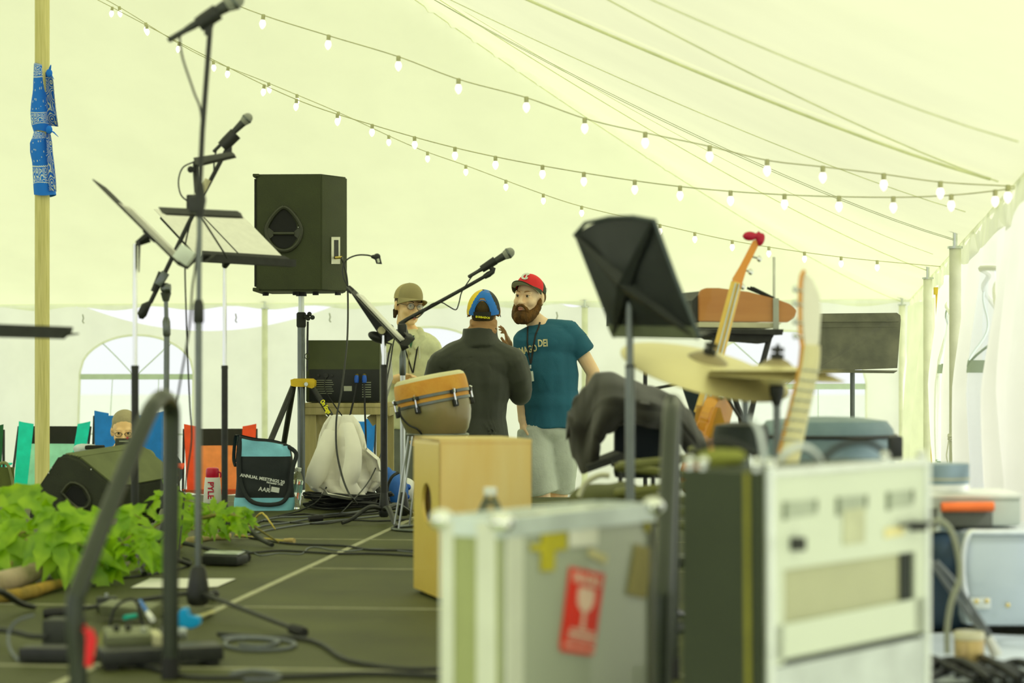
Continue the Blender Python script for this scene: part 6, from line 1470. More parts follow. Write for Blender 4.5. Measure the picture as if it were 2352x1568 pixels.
for (xa, xb, y) in ((1797,1875,1152),(1920,1990,1142),(2035,2097,1130)):
    o = amp_patch([(xa,y),(xb,y-6),(xb,y+30),(xa,y+40)], pm('recess_panel',(.40,.45,.36),.45), 'handle_recess_shade', .000, .0015); amp_patch([(xa,y),(xa+7,y),(xa+7,y+42),(xa,y+42)], pm('recess_shade',(.16,.19,.13),.5), 'recess_shade', .001, .002, par=o); amp_patch([(xb-5,y-6),(xb,y-6),(xb,y+20),(xb-5,y+20)], pm('recess_shade',(.16,.19,.13),.5), 'recess_shade', .001, .002, par=o)  # flat plate with dark edge strips standing in for the shade of a recess
amp_patch([(1935,1172),(1985,1165),(1985,1245),(1935,1252)], pm('dull_label', (.56,.58,.40), .6), 'paper_label', .001, .001)
b = MB(); b.box(fa(1823,1248,.008), (.026,.014,.022), bevel=.003); b.build('latch', BLACK, t)
b = MB(); b.box(fa(2095,1208,.012), (.030,.016,.016), bevel=.003); b.tube([fa(2055,1206,.012), fa(2085,1200,.014), fa(2130,1202,.014)], .004, n=6); b.build('butterfly_latch', BLACK, t); amp_patch([(2030,1212),(2075,1206),(2075,1228),(2030,1236)], pm('masking_tape',(.75,.68,.36),.7), 'tape', .001, .001)
b = MB(); b.prism([lp(1712,1085,.001), lp(1722,1085,.001), lp(1727,1700,.001), lp(1716,1700,.001)], lpn*.003); b.build('yellow_stripe', pm('stripe_olive', (.26,.25,.03), .6), t, smooth=False)
b = MB(); b.tube([A_+V((0,0,GZ)), A_+V((0,0,zt2))], .007, n=8); b.tube([A_+V((0,0,zt2)), B_+V((0,0,zt2))], .007, n=8); b.tube([B_+V((0,0,GZ)), B_+V((0,0,zt2))], .007, n=8); b.build('edge_profile', ALU, t)
for k in range(2):
    b = MB(); x0 = 1815+95*k
    amp_patch([(x0,1074-4*k),(x0+70,1070-4*k),(x0+70,1082-4*k),(x0,1087-4*k)], DARK, 'vent', .002, .002)
for x, y in ((1577,1066),(1608,1068),(1731,1068),(2044,1050),(1762,1060),(2128,1064)):
    pxy = lp if x < 1770 else fa
    q = pxy(x, y, -.01); q.z = zt2+.008; b = MB(); b.tube([q-V((0,0,.008)), q+V((0,0,.004))], .007, n=8); b.ell(q+V((0,0,.006)), .0085); b.build('knob', CHROME, t)
ct = thing('cable_bundle', 'dark and white cables looped over the top of the black and silver rack', 'cable', tuple(A_+V((0,0,zt2))))
def topc(px, h, dy=.12): q = P(px, 0, 3.3+dy); return V((q.x, q.y, zt2+h))
b = MB(); b.tube([topc(1575,.01,.13), topc(1600,.028,.14), topc(1650,.042,.15), topc(1700,.032,.15), topc(1745,.01,.15)], .0065, n=8, smooth_path=5); b.build('dark_cable', CABLE, ct); b = MB(); b.tube([topc(1890,.008,.25), topc(1930,.030,.27), topc(1990,.036,.3), topc(2040,.014,.3)], .0055, n=8, smooth_path=5); b.build('dark_cable', CABLE, ct)
b = MB(); b.tube([topc(1790,.008,.1), topc(1805,.024,.1), topc(1835,.034,.12), topc(1865,.026,.14), topc(1885,.006,.16)], .006, n=8, smooth_path=5); b.tube([topc(1725,.085,.05), topc(1745,.06,.05), topc(1757,.008,.04)], .0045, n=8, smooth_path=5); b.build('white_cable', pm('white_cable', (.72,.78,.80), .3), ct)
b = MB(); b.ell(V((topc(1655,0,.13).x, 3.44, zt2+.012)), (.045,.04,.018)); b.ell(V((topc(1690,0,.13).x, 3.44, zt2+.015)), (.02,.02,.014)); meta(b.build('cloth_pouch', pm('olive_pouch', (.25,.27,.04), .7)), 'small olive pouch lying on top of the black rack', 'pouch')
# draped black jacket on chair
JD = pm('black_fleece', (.022,.022,.016), .9, var=.2, sheen=.25)
dJ = 6.6
t = thing('draped_jacket', 'black jacket draped over a chair behind the big music stand', 'jacket', tuple(P(1460,1080,dJ)))
def lut(tab, x):
    for k in range(len(tab)-1):
        if tab[k][0] <= x <= tab[k+1][0] or k == len(tab)-2:
            u = (x-tab[k][0])/(tab[k+1][0]-tab[k][0]); u = min(max(u,0),1); u = u*u*(3-2*u); return tab[k][1]+(tab[k+1][1]-tab[k][1])*u
JT = [(1309,985),(1313,935),(1330,912),(1350,892),(1374,863),(1400,862),(1440,878),(1490,894),(1545,914),(1575,945),(1602,995),(1624,1052)]
JB = [(1309,990),(1325,1050),(1346,1086),(1366,1062),(1374,1015),(1392,990),(1440,974),(1500,978),(1545,985),(1562,1020),(1582,1048),(1602,1058),(1624,1057)]
def jf(a, c):
    x = 1309+315*a; yt, yb = lut(JT, x), lut(JB, x); y = yt+(yb-yt)*c
    dep = dJ+.16-.30*math.sin(PI*a)**.6*min(1, .25+1.6*c)+.05*c*c
    dep -= .022*math.sin(a*22+2.5*c)*min(1,2*c)+.05*noise.noise(V((a*5,c*3,2)))
    return P(x, y, dep)
b = MB(); b.grid(jf, 90, 30, thick=.014); b.build('jacket_cloth', JD, t, auto=100)
t = thing('padded_chair', 'black padded stacking chair under the draped black jacket', 'chair', tuple(P(1460,1180,dJ)))
b = MB(); b.box(P(1478,1010,dJ+.12), (.20,.04,.26), Matrix.Rotation(.1,3,'X'), .02); b.build('backrest', pm('chair_navy', (.012,.022,.03), .6), t)
b = MB(); b.prism([P(1348,1070,dJ-.1), P(1425,1040,dJ-.1), P(1500,1065,dJ), P(1500,1085,dJ), P(1420,1060,dJ-.1), P(1350,1085,dJ-.1)], (0,.3,0)); b.build('seat', BLACKM, t)
for x, o in ((1425,-.1),(1500,-.05),(1425,.25),(1500,.25)):
    q = P(x,1065,dJ+o); b = MB(); b.tube([q+V((-.03,0,0)), q, V((q.x,q.y,.0))], .010, n=8); b.build('leg', BLACK, t)
# cymbals
CYM = pm('cymbal_brass', (0.82,0.74,0.38), 0.42, 0.35, var=.08, scale=3, stretch=(1,1,1)); BELL = pm('cymbal_bell', (0.36,0.30,0.16), 0.4, 0.6)
def cymbal(name, label, c, nrm, r, foot, stand_pts):
    t = thing(name, label, 'cymbal', tuple(foot)); M = zframe(c, nrm)
    b = MB(); b.lathe([(r,-.030),(r*.8,-.018),(r*.5,-.006),(r*.25,.001),(r*.24,.0015),(r*.24,.004),(r*.5,-.003),(r*.8,-.015),(r,-.0285)], M, 64, cap=False); b.build('bow', CYM, t)
    b = MB(); b.lathe([(r*.25,.0),(r*.22,.008),(r*.14,.019),(.006,.024),(.006,.020)], M, 32, cap=False); b.build('bell', BELL, t)
    b = MB(); b.lathe([(.018,.022),(.018,.034),(.006,.035),(.006,.052),(.004,.06)], M, 14); b.box(M @ V((0,0,.045)), (.034,.008,.012), M.to_3x3(), .002); b.build('wing_nut', BLACK, t)
    b = MB(); b.tube(stand_pts, .0095, n=10, smooth_path=3); b.build('stand_tube', GUN, t)
    return t, M
cc = P(1625,829,5.35)
t, M = cymbal('cymbal', 'large tilted brass cymbal above the black jacket, just right of the big music stand', cc, (.215,-.27,.94), .232, V((P(1712,0,5.6).x,5.6,0)), [cc-V((0,0,.03)), cc+V((.02,.1,-.06)), P(1690,878,5.58), P(1710,905,5.6), P(1712,1010,5.6), V((P(1712,0,5.6).x,5.6,.05))])
tri_legs(t, V((P(1712,0,5.6).x,5.6,.03)), [V((.5,5.3,0)), V((.9,5.45,0)), V((.65,6.0,0))], r=.01, mat=GUN)
cc = P(1784,853,5.2)
t, M = cymbal('hihat_cymbals', 'pair of brass hi-hat cymbals on a stand, overlapped by the bigger cymbal', cc+V((0,0,.012)), (.05,-.03,1), .178, V((P(1784,0,5.2).x,5.2,0)), [cc+V((0,0,-.06)), V((P(1786,0,5.2).x,5.2,.05))])
b = MB(); M2 = Matrix.Translation(cc-V((0,0,.016))) @ Matrix.Rotation(PI,4,'X'); b.lathe([(.178,-.018),(.13,-.010),(.045,.002),(.04,.014),(.006,.022)], M2, 56, cap=False); b.build('lower_cymbal', CYM, t)
b = MB(); b.tube([cc+V((0,0,-.03)), P(1784,888,5.2), P(1784,905,5.2), P(1784,925,5.2), P(1784,932,5.2)], [.012,.02,.019,.012,.010], n=14); b.build('seat_cup', BLACK, t)
b = MB(); b.tube([cc, P(1783,805,5.2)], .004, n=6); b.tube([P(1783,842,5.2), P(1783,832,5.2)], .017, n=12); b.build('clutch_rod', BLACK, t)
tri_legs(t, V((P(1786,0,5.2).x,5.2,.03)), [V((.60,4.95,0)), V((.88,4.98,0)), V((.7,5.5,0))], r=.01, mat=GUN)
# electric piano
WDP = pm('piano_wood', (0.52,0.21,0.045), .4, col2=(0.64,0.30,0.075), scale=3, stretch=(.6,1,4), coat=.3); dK = 8.0
t = thing('electric_piano', 'vintage keyboard with an orange wooden side panel on a black stand at the right', 'keyboard', tuple(V((P(1730,0,dK).x,dK+.5,0))))
b = MB(); b.prism([P(x,y,dK) for x,y in ((1606,676),(1610,666),(1622,661),(1650,661),(1720,670),(1785,687),(1815,698),(1830,712),(1826,728),(1810,740),(1606,738))], (-.004,.022,0)); bmesh.ops.bevel(b.bm, geom=b.bm.edges[:], offset=.003, segments=2, affect='EDGES'); b.build('wood_side', WDP, t)
b = MB(); b.prism([P(x,y,dK+.02) for x,y in ((1590,690),(1612,668),(1720,674),(1808,704),(1808,736),(1590,736))], (-.30,.95,0)); b.build('body', pm('piano_black', (.03,.035,.03), .5), t, smooth=False)
b = MB(); b.prism([P(x,y,dK-.0) for x,y in ((1606,739),(1796,741),(1780,753),(1606,751))], (-.02,.2,0)); b.build('base_panel', pm('piano_cream', (.66,.64,.42), .5), t, smooth=False)
b = MB(); b.prism([P(x,y,dK-.05) for x,y in ((1600,754),(1800,756),(1797,769),(1600,764))], (-.25,.7,0)); b.prism([P(x,y,dK-.03) for x,y in ((1620,766),(1778,770),(1768,786),(1640,776))], (0,.4,0)); b.build('board_and_shadow', BLACKM, t, smooth=False)  # second prism is a solid piece standing in for the shadow below the board
b = MB(); b.prism([P(x,y,dK-.015) for x,y in ((1776,684),(1789,685),(1789,768),(1776,768))], (0,.012,0)); b.build('strap', pm('grey_strap', (.42,.45,.38), .5), t, smooth=False)
b = MB()
for o in (0, 7, 13): b.tube([P(1716+o,661-3*(o>0)+o*.2,dK+.1), P(1772+o*.5,688-4+o*.1,dK+.1)], .006, n=6)
b.build('rest_bars', BLACK, t)
b = MB(); b.tube([P(1767,776,dK), P(1744,862,dK), P(1712,1010,dK), P(1690,1110,dK+.02)], .0115, n=8); b.tube([P(1755,835,dK), P(1742,868,dK)], .02, n=10); b.tube([P(1640,776,dK+.4), P(1700,950,dK+.4), P(1720,1120,dK+.4)], .0115, n=8); b.tube([P(1500,892,dK+.3), P(1600,875,dK+.2)], .007, n=6); b.build('stand_leg', BLACK, t)
q = V((P(1690,0,dK).x,dK,0)); b = MB(); b.tube([P(1690,1110,dK+.02), V((q.x,dK,.01))], .0115, n=8); b.tube([P(1720,1120,dK+.4), V((P(1720,0,dK+.4).x,dK+.4,.01))], .0115, n=8); b.build('stand_leg', BLACK, t)
b = MB(); b.tube([P(1778,590,dK+.2), P(1778,690,dK+.2)], .006, n=6); b.build('upright_rod', pm('pale_rod', (.72,.74,.62), .4), t)
b = MB(); b.tube([P(1508,0,dK+.35).xy.to_3d()+V((0,0,0)), P(1482,850,dK+.35)], .009, n=8); t2 = thing('stand_post', 'thin dark upright post behind the black jacket, left of the tall guitar', 'post', tuple(V((P(1482,0,dK+.35).x,dK+.35,0)))); b.bm.free(); b = MB(); b.tube([V((P(1482,0,dK+.35).x,dK+.35,0)), P(1482,832,dK+.35)], .009, n=8); b.build('post', BLACK, t2)
b = MB(); b.prism([P(x,y,dK+.5) for x,y in ((1560,862),(1640,850),(1612,985),(1606,1000))], (0,.06,0)); t2 = thing('gig_bag', 'dark bag flap hanging behind the tall orange guitar', 'bag', tuple(P(1600,1000,dK+.5))); b.build('flap', pm('navy_bag', (.02,.04,.045), .7), t2, smooth=False)
# orange guitar
ORW = pm('guitar_orange', (0.92,0.33,0.02), .22, col2=(0.72,0.36,0.03), scale=4, coat=.6); MAP = pm('neck_maple', (0.92,0.62,0.12), .3, var=.08, coat=.4); dG = 7.4
t = thing('electric_guitar', 'orange guitar standing upright with a red ribbon on its headstock', 'guitar', tuple(V((P(1600,0,dG).x,dG,0))))
nv = (P(1735,548,dG)-P(1612,950,dG)).normalized(); lat = (V((.45,.89,0))-nv*V((.45,.89,0)).dot(nv)).normalized(); fr_ = nv.cross(lat).normalized(); fr_ = fr_ if fr_.y < 0 else -fr_
bc_ = P(1612,1015,dG+.03)
def body_out(s=1.0, off=0.0):
    o = []
    for k in range(48):
        a = 2*PI*k/48; w = .155*(1+.13*math.cos(2*a))*(1-.10*math.cos(a))-.028*math.exp(-((math.cos(a)-.15)/.25)**2)*abs(math.sin(a)); h = .20*math.cos(a)
        o.append(bc_+lat*(w*math.sin(a)*s)+nv*(h*s)+fr_*off)
    return o
b = MB(); b.prism(body_out(), fr_*.045); bmesh.ops.bevel(b.bm, geom=b.bm.edges[:], offset=.008, segments=3, affect='EDGES'); b.build('body', ORW, t)
b = MB(); b.prism([P(1600,930,dG-.05), P(1655,936,dG-.05), P(1672,1000,dG-.05), P(1590,1010,dG-.05)], (0,.01,0)); b.build('amber_panel', pm('guitar_amber', (.55,.30,.02), .25, coat=.6), t, smooth=False)
b = MB(); b.tube([P(1610,950,dG-.03), P(1640,850,dG-.02), P(1692,648,dG)], [.027,.025,.021], n=12, flat=.6); b.build('neck', MAP, t)
b = MB(); b.tube([P(1613,940,dG-.045), P(1690,650,dG-.015)], [.0035,.0030], n=6); b.tube([P(1624,942,dG-.045), P(1698,652,dG-.015)], [.0035,.0030], n=6); b.build('strings', STEEL, t)
b = MB(); b.prism([P(1686,662,dG-.01), P(1682,640,dG-.01), P(1700,610,dG-.01), P(1730,552,dG-.01), P(1742,548,dG-.01), P(1744,560,dG-.01), P(1716,615,dG-.01), P(1702,660,dG-.01)], (0,.018,0)); b.build('headstock', ORW, t)
for x, y in ((1738,592),(1718,622),(1700,656)):
    b = MB(); b.tube([P(x-14,y-4,dG), P(x+2,y,dG)], .005, n=6); b.ell(P(x+6,y+2,dG), (.010,.006,.012)); b.build('tuning_peg', CHROME, t)
b = MB(); b.ell(P(1722,542,dG-.01), (.028,.02,.018)); b.ell(P(1748,550,dG-.01), (.014,.02,.026), Matrix.Rotation(.3,3,'Y')); b.tube([P(1738,548,dG), P(1744,528,dG-.01)], [.012,.003], n=8); fuse(b, 'red_ribbon', pm('ribbon_red', (.55,.01,.05), .5), t, voxel=.006, smooth=2)
b = MB(); b.ell(P(1648,905,dG-.06), .012); b.ell(P(1656,912,dG-.06), .011); b.build('control_knob', CHROME, t); b = MB(); b.tube([P(1640,900,dG-.02), P(1655,890,dG-.02), P(1672,900,dG-.02), P(1676,920,dG-.02)], .006, n=8, smooth_path=4); b.tube([P(1666,905,dG-.02), P(1690,945,dG-.02), P(1706,970,dG-.02)], .006, n=8); b.build('strap', BLACK, t)
b = MB(); b.tube([V((P(1600,0,dG).x,dG+.1,0)), P(1612,1020,dG+.06)], .012, n=8); b.box(V((P(1600,0,dG).x,dG,.02)), (.3,.25,.02), bevel=.005); b.build('guitar_stand', BLACK, t)
# pale neck guitar
PALE = pm('pale_headstock', (.88,.86,.72), .25, coat=.5, var=.04); dN = 5.0
t = thing('bass_guitar', 'pale maple guitar neck standing nearest, seen edge-on at the right above the rack', 'guitar', tuple(V((P(1770,0,dN).x,dN,0))))
b = MB(); b.tube([P(1862,792,dN), P(1858,840,dN), P(1838,930,dN), P(1815,1035,dN), P(1790,1150,dN)], [.024,.026,.027,.028,.029], n=14, smooth_path=4, flat=.6); b.build('neck', pm('neck_cream', (.80,.74,.40), .3, var=.06, coat=.4), t)
b = MB(); b.tube([P(1843,790,dN-.005), P(1836,850,dN-.005), P(1815,940,dN-.005), P(1790,1040,dN-.005)], .006, n=8, smooth_path=4); b.build('fretboard', pm('fretboard_edge', (.62,.32,.05), .4), t)
b = MB()
for k in range(8):
    u = k/8; c = P(1862-56*u-0, 850+180*u, dN); b.tube([c+V((-.024,-.017,.002)), c+V((.024,-.017,-.004))], .0018, n=5)
b.build('frets', STEEL, t)
b = MB(); b.prism([P(x,y,dN-.006) for x,y in ((1848,624),(1866,640),(1884,680),(1886,720),(1882,790),(1862,806),(1846,795),(1843,720),(1842,650))], (0,.016,0)); bmesh.ops.bevel(b.bm, geom=b.bm.edges[:], offset=.003, segments=2, affect='EDGES'); b.build('headstock', PALE, t)
b = MB(); b.tube([P(1848,620,dN-.008), P(1839,640,dN-.008), P(1837,700,dN-.008), P(1838,770,dN-.008), P(1844,800,dN-.008)], .005, n=8, smooth_path=4); b.build('headstock_edge', ORW, t)
for y in (668, 700, 742, 775):
    b = MB(); b.tube([P(1842,y,dN-.01), P(1828,y-3,dN-.01)], .004, n=6); b.ell(P(1826,y-4,dN-.01), (.006,.005,.009)); b.build('tuning_peg', STEEL, t)
b = MB(); b.prism([P(x,y,dN+.0) for x,y in ((1760,1130),(1830,1130),(1850,1200),(1840,1330),(1740,1330),(1735,1200))], (0,.04,0)); b.build('body', PALE, t)
# drum seat, cymbal bag
t = thing('drum_throne', 'round black drum seat behind the rack, below the orange guitar', 'stool', tuple(V((P(1700,0,5.5).x,5.5,0))))
M = Matrix.Translation(P(1702,1000,5.5)); b = MB(); b.lathe([(.05,-.05),(.072,-.04),(.078,.0),(.072,.028),(.03,.036)], M, 32); b.build('seat', pm('seat_vinyl', (.02,.03,.02), .5), t)
b = MB(); b.tube([P(1702,1030,5.5), V((P(1702,0,5.5).x,5.5,.05))], .014, n=10); b.build('post', GUN, t); tri_legs(t, V((P(1702,0,5.5).x,5.5,.03)), [V((.45,5.4,0)), V((.85,5.35,0)), V((.65,5.85,0))], r=.01)
t = thing('covered_drum', 'wide drum under a grey-blue cover behind the rack at the right', 'drum', tuple(V((P(1900,0,6.2).x,6.2,0))))
b = MB(); M = Matrix.Translation(V((P(1898,0,6.2).x,6.2,0))); b.lathe([(.20,0.02),(.205,.30),(.212,.50),(.205,P(0,985,6.2).z),(.185,P(0,966,6.2).z),(.10,P(0,958,6.2).z),(.001,P(0,956,6.2).z)], M, 48); b.build('cover', pm('greyblue_cover', (.13,.21,.24), .5, col2=(.27,.37,.41), scale=5, bump=.3, bscale=9), t)
b = MB(); b.tube([V((P(1898,0,6.2).x+.213*math.cos(a), 6.2+.213*math.sin(a), P(0,1000,6.2).z)) for a in [2*PI*k/40 for k in range(41)]], .006, n=6); b.build('cord_band', BLACK, t)
b = MB(); b.box(P(2056,1028,5.9), (.04,.04,.07), bevel=.008); meta(b.build('clamp_block', BLACK, t))
# right pile
t = thing('silver_case', 'glossy blue-grey hard case lying on the stage at the right edge', 'case', tuple(V((P(2260,0,5.4).x,5.4,0))))
dS_ = 5.35; GB = pm('case_blue_grey', (.42,.50,.54), .25, .2, col2=(.60,.68,.72), scale=2, coat=.5)
xa, xb = P(2214,0,dS_).x, P(2470,0,dS_).x; zq = P(0,1222,dS_).z
b = MB(); b.box(V(((xa+xb)/2, dS_+.2, zq/2+.012)), (xb-xa,.4,zq-.02), bevel=.03); b.build('body', GB, t)
b = MB(); b.tube([V((xa+.02,dS_-.004,.04)), V((xa-.004,dS_-.004,zq*.6)), V((xa+.01,dS_-.004,zq-.01)), V((xa+.06,dS_-.004,zq+.0)), V((xb,dS_-.004,zq))], .008, n=8, smooth_path=4); b.build('rim', ALU, t)
b = MB(); b.box(P(2252,1385,dS_-.006), (.055,.008,.03), bevel=.003); lt = b.build('latch', pm('latch_pale', (.7,.74,.68), .3, .4), t)
for x, y in ((2243,1381),(2267,1380),(2315,1390)):
    b = MB(); b.ell(P(x,y,dS_-.012), (.006,.003,.006)); b.build('rivet', pm('gold_plug', (.7,.55,.15), .3, .9), lt)
t = thing('navy_bag', 'dark navy soft bag between the rack and the blue-grey case', 'bag', tuple(V((P(2165,0,5.5).x,5.5,0))))
xa2 = P(2168,0,5.5).x
b = MB(); b.box(V((xa2-.01,5.55,.125)), (.13,.25,.24)); b.ell(V((xa2-.01,5.5,.2)), (.075,.13,.07)); fuse(b, 'bag_body', pm('navy_nylon', (.02,.045,.075), .6), t, voxel=.012, smooth=4, fold=.01)
t = thing('toolbox', 'pale grey toolbox with a bright orange handle on top of the blue-grey case', 'toolbox', tuple(P(2260,1214,5.5)))
dT2 = 5.45; z0, z1 = zq-.002+.01, P(0,1142,dT2).z
x0, x1 = P(2110,0,dT2).x, P(2347,0,dT2).x
TBX = pm('toolbox_grey', (.50,.55,.46), .45, var=.04)
b = MB(); b.box(V(((x0+x1)/2,dT2+.12,(z0+z1)/2)), (x1-x0,.24,z1-z0), bevel=.012); b.build('box', TBX, t)
b = MB(); b.box(V(((x0+x1)/2,dT2+.12,z1+.004)), (x1-x0+.006,.25,.014), bevel=.005); b.build('lid', pm('toolbox_pale', (.78,.80,.68), .45), t)
OH = pm('handle_orange', (.95,.18,.03), .4)
b = MB(); b.tube([P(2162,1164,dT2-.02), P(2282,1163,dT2-.02)], .0135, n=12); b.build('handle', OH, t)
b = MB(); b.box((P(2222,1190,dT2)+V((0,-.001,0))), (.135,.004,.045), bevel=.004); b.build('recess', pm('recess_grey', (.13,.14,.11), .6), t)
b = MB(); b.box(P(2130,1188,dT2)+V((0,-.002,0)), (.05,.006,.05)); b.build('side_latch', pm('recess_grey', (.13,.14,.11), .6), t); b = MB(); b.box(P(2205,1136,dT2+.1), (.10,.06,.006)); b.build('organiser_edge', OH, t)
t = thing('practice_drum', 'shallow grey-blue round drum on the pale toolbox lid', 'drum', tuple(P(2165,1128,5.5)))
M = Matrix.Translation(V((P(2160,0,5.56).x,5.57,z1+.012))); hh = P(0,1064,5.56).z-(z1+.012)
b = MB(); b.lathe([(.078,0),(.080,.004),(.080,.02)], M, 40); b.build('base_ring', WHITE, t)
b = MB(); b.lathe([(.081,.02),(.082,hh*.5),(.081,hh)], M, 40); b.build('shell', pm('drum_blue_grey', (.25,.34,.38), .4, .3), t); b = MB(); b.lathe([(.0835,hh*.42),(.0835,hh*.5)], M, 40, cap=False); b.build('hoop', pm('drum_hoop', (.45,.45,.32), .4), t)
t = thing('ground_sheet', 'pale blue-grey sheet spread on the stage at the bottom right corner', 'sheet', tuple(S(3.0,-.8,0)))
b = MB(); b.grid(lambda a,c: V((.92+.75*a+.02*math.sin(c*9), 4.50+.85*c+.01*math.sin(a*8), .006+.003*math.sin(a*13)*math.sin(c*11))), 30, 30); b.build('sheet', pm('sheet_blue_grey', (.42,.48,.52), .35, col2=(.62,.68,.70), scale=3, bump=.3, bscale=8), t)
t = thing('brass_canister', 'small brass coloured canister standing on the pale sheet at the bottom right', 'canister', tuple(FL(2226,1522)))
M = Matrix.Translation(FL(2226,1524,.008)); b = MB(); b.lathe([(.030,0),(.035,.004),(.036,.055),(.033,.062)], M, 28); b.build('body', pm('brass_can', (.62,.47,.20), .3, .5), t); b = MB(); b.lathe([(.037,.060),(.037,.074),(.034,.078)], M, 28); b.build('lid', pm('lid_cream', (.78,.74,.52), .3), t)
HOSE = pm('grey_hose', (.34,.36,.27), .4)
t = thing('cable_loops', 'pale hose and grey cables looping down beside the rack onto the pale sheet', 'cable', tuple(P(2140,1210,4.7)))
b = MB(); b.tube([P(2134,1204,4.6), P(2160,1196,4.6), P(2186,1222,4.6), P(2202,1280,4.6), P(2204,1330,4.6), P(2186,1380,4.6), P(2176,1440,4.6), P(2176,1500,4.6)], .007, n=8, smooth_path=6); b.build('pale_hose', HOSE, t)
b = MB(); b.tube([P(2134,1285,4.8), P(2180,1350,4.8), P(2240,1430,4.8), P(2268,1470,4.8)], .007, n=8, smooth_path=4); b.tube([P(2150,1290,4.8), P(2195,1340,4.8), P(2245,1415,4.8), P(2275,1462,4.8)], .007, n=8, smooth_path=4); b.build('grey_cable', CABLEG, t)
b = MB(); b.tube([P(2268,1462,4.8), P(2290,1505,4.8)], [.012,.014], n=10); b.build('white_plug', WHITE, t)
b = MB()
random.seed(4)
for k in range(6):
    x = 2130+34*k; b.tube([FL(x-60+random.uniform(-8,8),1545+6*(k%3),.014), FL(x,1510+10*(k%3),.02), FL(x+50,1530-8*(k%2),.03), FL(x+110,1560,.018)], .008+.003*(k%2), n=8, smooth_path=5)
tt = thing('cable_tangle', 'tangle of thick black cables at the very bottom right corner', 'cable', tuple(FL(2250,1550))); b.build('cable', CABLE, tt)
# ------------------------------------------------------------------ cables on the stage
def floor_cable(name, label, pts, r=.0045, mat=CABLE, z=None, n=7, sp=7):
    t = thing(name, label, 'cable', tuple(FL(*pts[0])), 'cables lying on the stage')
    b = MB(); b.tube([FL(p[0], p[1], (p[2] if len(p) > 2 else r+.001)) for p in pts], r, n=n, smooth_path=sp); b.build('cable', mat, t); return t
floor_cable('floor_cable', 'black cable running from the plant stem rightwards to the wooden box drum', [(560,1232),(640,1245),(700,1250),(790,1253),(850,1262),(920,1263),(955,1265)])
floor_cable('floor_cable', 'black cable just below the seam, passing behind the wooden box drum', [(470,1268),(560,1270),(640,1264),(720,1268),(780,1271),(860,1271),(952,1276)])
floor_cable('floor_cable', 'thin grey cable waving across the stage beside two black ones', [(556,1262),(580,1268),(600,1275),(640,1270),(690,1272),(708,1258),(730,1256),(760,1262),(800,1265),(860,1260),(950,1268)], .0025, CABLEG)
floor_cable('floor_cable', 'long black cable curving from the tallest stand foot to the silver road case', [(500,1455),(600,1462),(690,1466),(740,1480),(790,1512),(860,1528),(930,1536),(1010,1536),(1090,1530)], .006)
floor_cable('floor_cable', 'black cable along the nearest seam at the bottom of the picture', [(200,1508),(330,1530),(420,1552),(520,1556),(700,1552),(850,1546),(1010,1552)], .006)
floor_cable('floor_cable', 'coiled grey cable loop beside the tripod foot of the tallest stand', [(510,1465),(560,1462),(640,1468),(678,1478),(650,1490),(570,1492),(520,1482),(530,1468),(600,1466),(640,1474),(600,1484),(550,1480)], .005, CABLEG)
floor_cable('floor_cable', 'short grey cable curl at the very bottom left of centre', [(530,1548),(580,1540),(640,1548),(630,1560),(560,1562)], .005, CABLEG)
floor_cable('floor_cable', 'thin black cable from the left branches to the curved handrail', [(0,1374),(80,1358),(160,1328),(230,1310),(300,1300)], .005)
floor_cable('floor_cable', 'black cable winding behind the legs of the edge-on music stand', [(215,1345),(250,1328),(300,1325),(380,1312),(430,1300),(440,1288),(420,1280)], .004)
# bundle in front of the table
sets = [[(560,1226),(590,1200),(640,1188),(700,1186),(760,1180),(830,1172),(870,1150)], [(556,1230),(600,1208),(660,1200),(720,1190),(800,1182),(858,1165)], [(560,1222),(600,1196),(650,1182),(690,1172),(730,1150,.05),(750,1118,.12)],
        [(566,1228),(620,1216),(680,1206),(760,1196),(820,1190),(890,1182)], [(600,1195),(680,1200),(740,1202),(800,1194),(870,1196),(940,1192)], [(640,1186),(700,1180),(770,1186),(850,1180),(900,1176),(945,1180)]]
words = ['topmost', 'second', 'third, rising behind the hoodie', 'fourth', 'fifth', 'sixth']
for i, s_ in enumerate(sets): floor_cable('floor_cable', 'stage cable, %s strand of the bundle running past the tote bag' % words[i], s_, .0042, CABLEG if i in (0,1,3) else CABLE)
t = thing('cable_coil', 'flat heap of coiled black cable under the hem of the cream hoodie', 'cable', tuple(FL(805,1165)))
b = MB(); pts = []
c0 = FL(800,1168)
for k in range(150):
    a = k*.42; pts.append(c0+V(((.19+.05*math.sin(k*.9))*math.cos(a), (.13+.03*math.sin(k*.7))*math.sin(a), .008+.0005*k+.006*math.sin(k*1.7))))
b.tube(pts, .006, n=6); b.build('cable', CABLE, t)
# speaker wire from the boom stand down to the floor
floor_cable('floor_cable', 'thin black cable slanting up from the floor in front of the table leg', [(770,1188,.01),(800,1160,.06),(850,1100,.16),(878,1030,.30),(884,960,.46)], .0035)
# white sheet on the floor, tape end, twigs
t = thing('paper_sheet', 'white paper sheet lying on the stage behind the tallest microphone stand', 'paper', tuple(FL(420,1340)))
b = MB(); q = [FL(301,1349,.003), FL(345,1328,.003), FL(541,1329,.003), (FL(500,1347,.003)), FL(440,1350,.003)]; b.prism(q, (0,0,.001)); b.build('sheet', PAPER, t, smooth=False)
# black pedal under stand foot
t = thing('foot_pedal', 'small black metal pedal on the stage by the chrome music stand base', 'pedal', tuple(FL(520,1290)))
b = MB(); c = FL(515,1285,.02)
b.box(c+V((0,.0,.002)), (.15,.10,.035), RZ(-.3), .006); b.build('body', BLACK, t)
b = MB(); b.box(c+V((.0,-.005,.026)), (.14,.06,.006), RZ(-.3) @ Matrix.Rotation(.1,3,'X'), .002); b.build('treadle', STEEL, t)
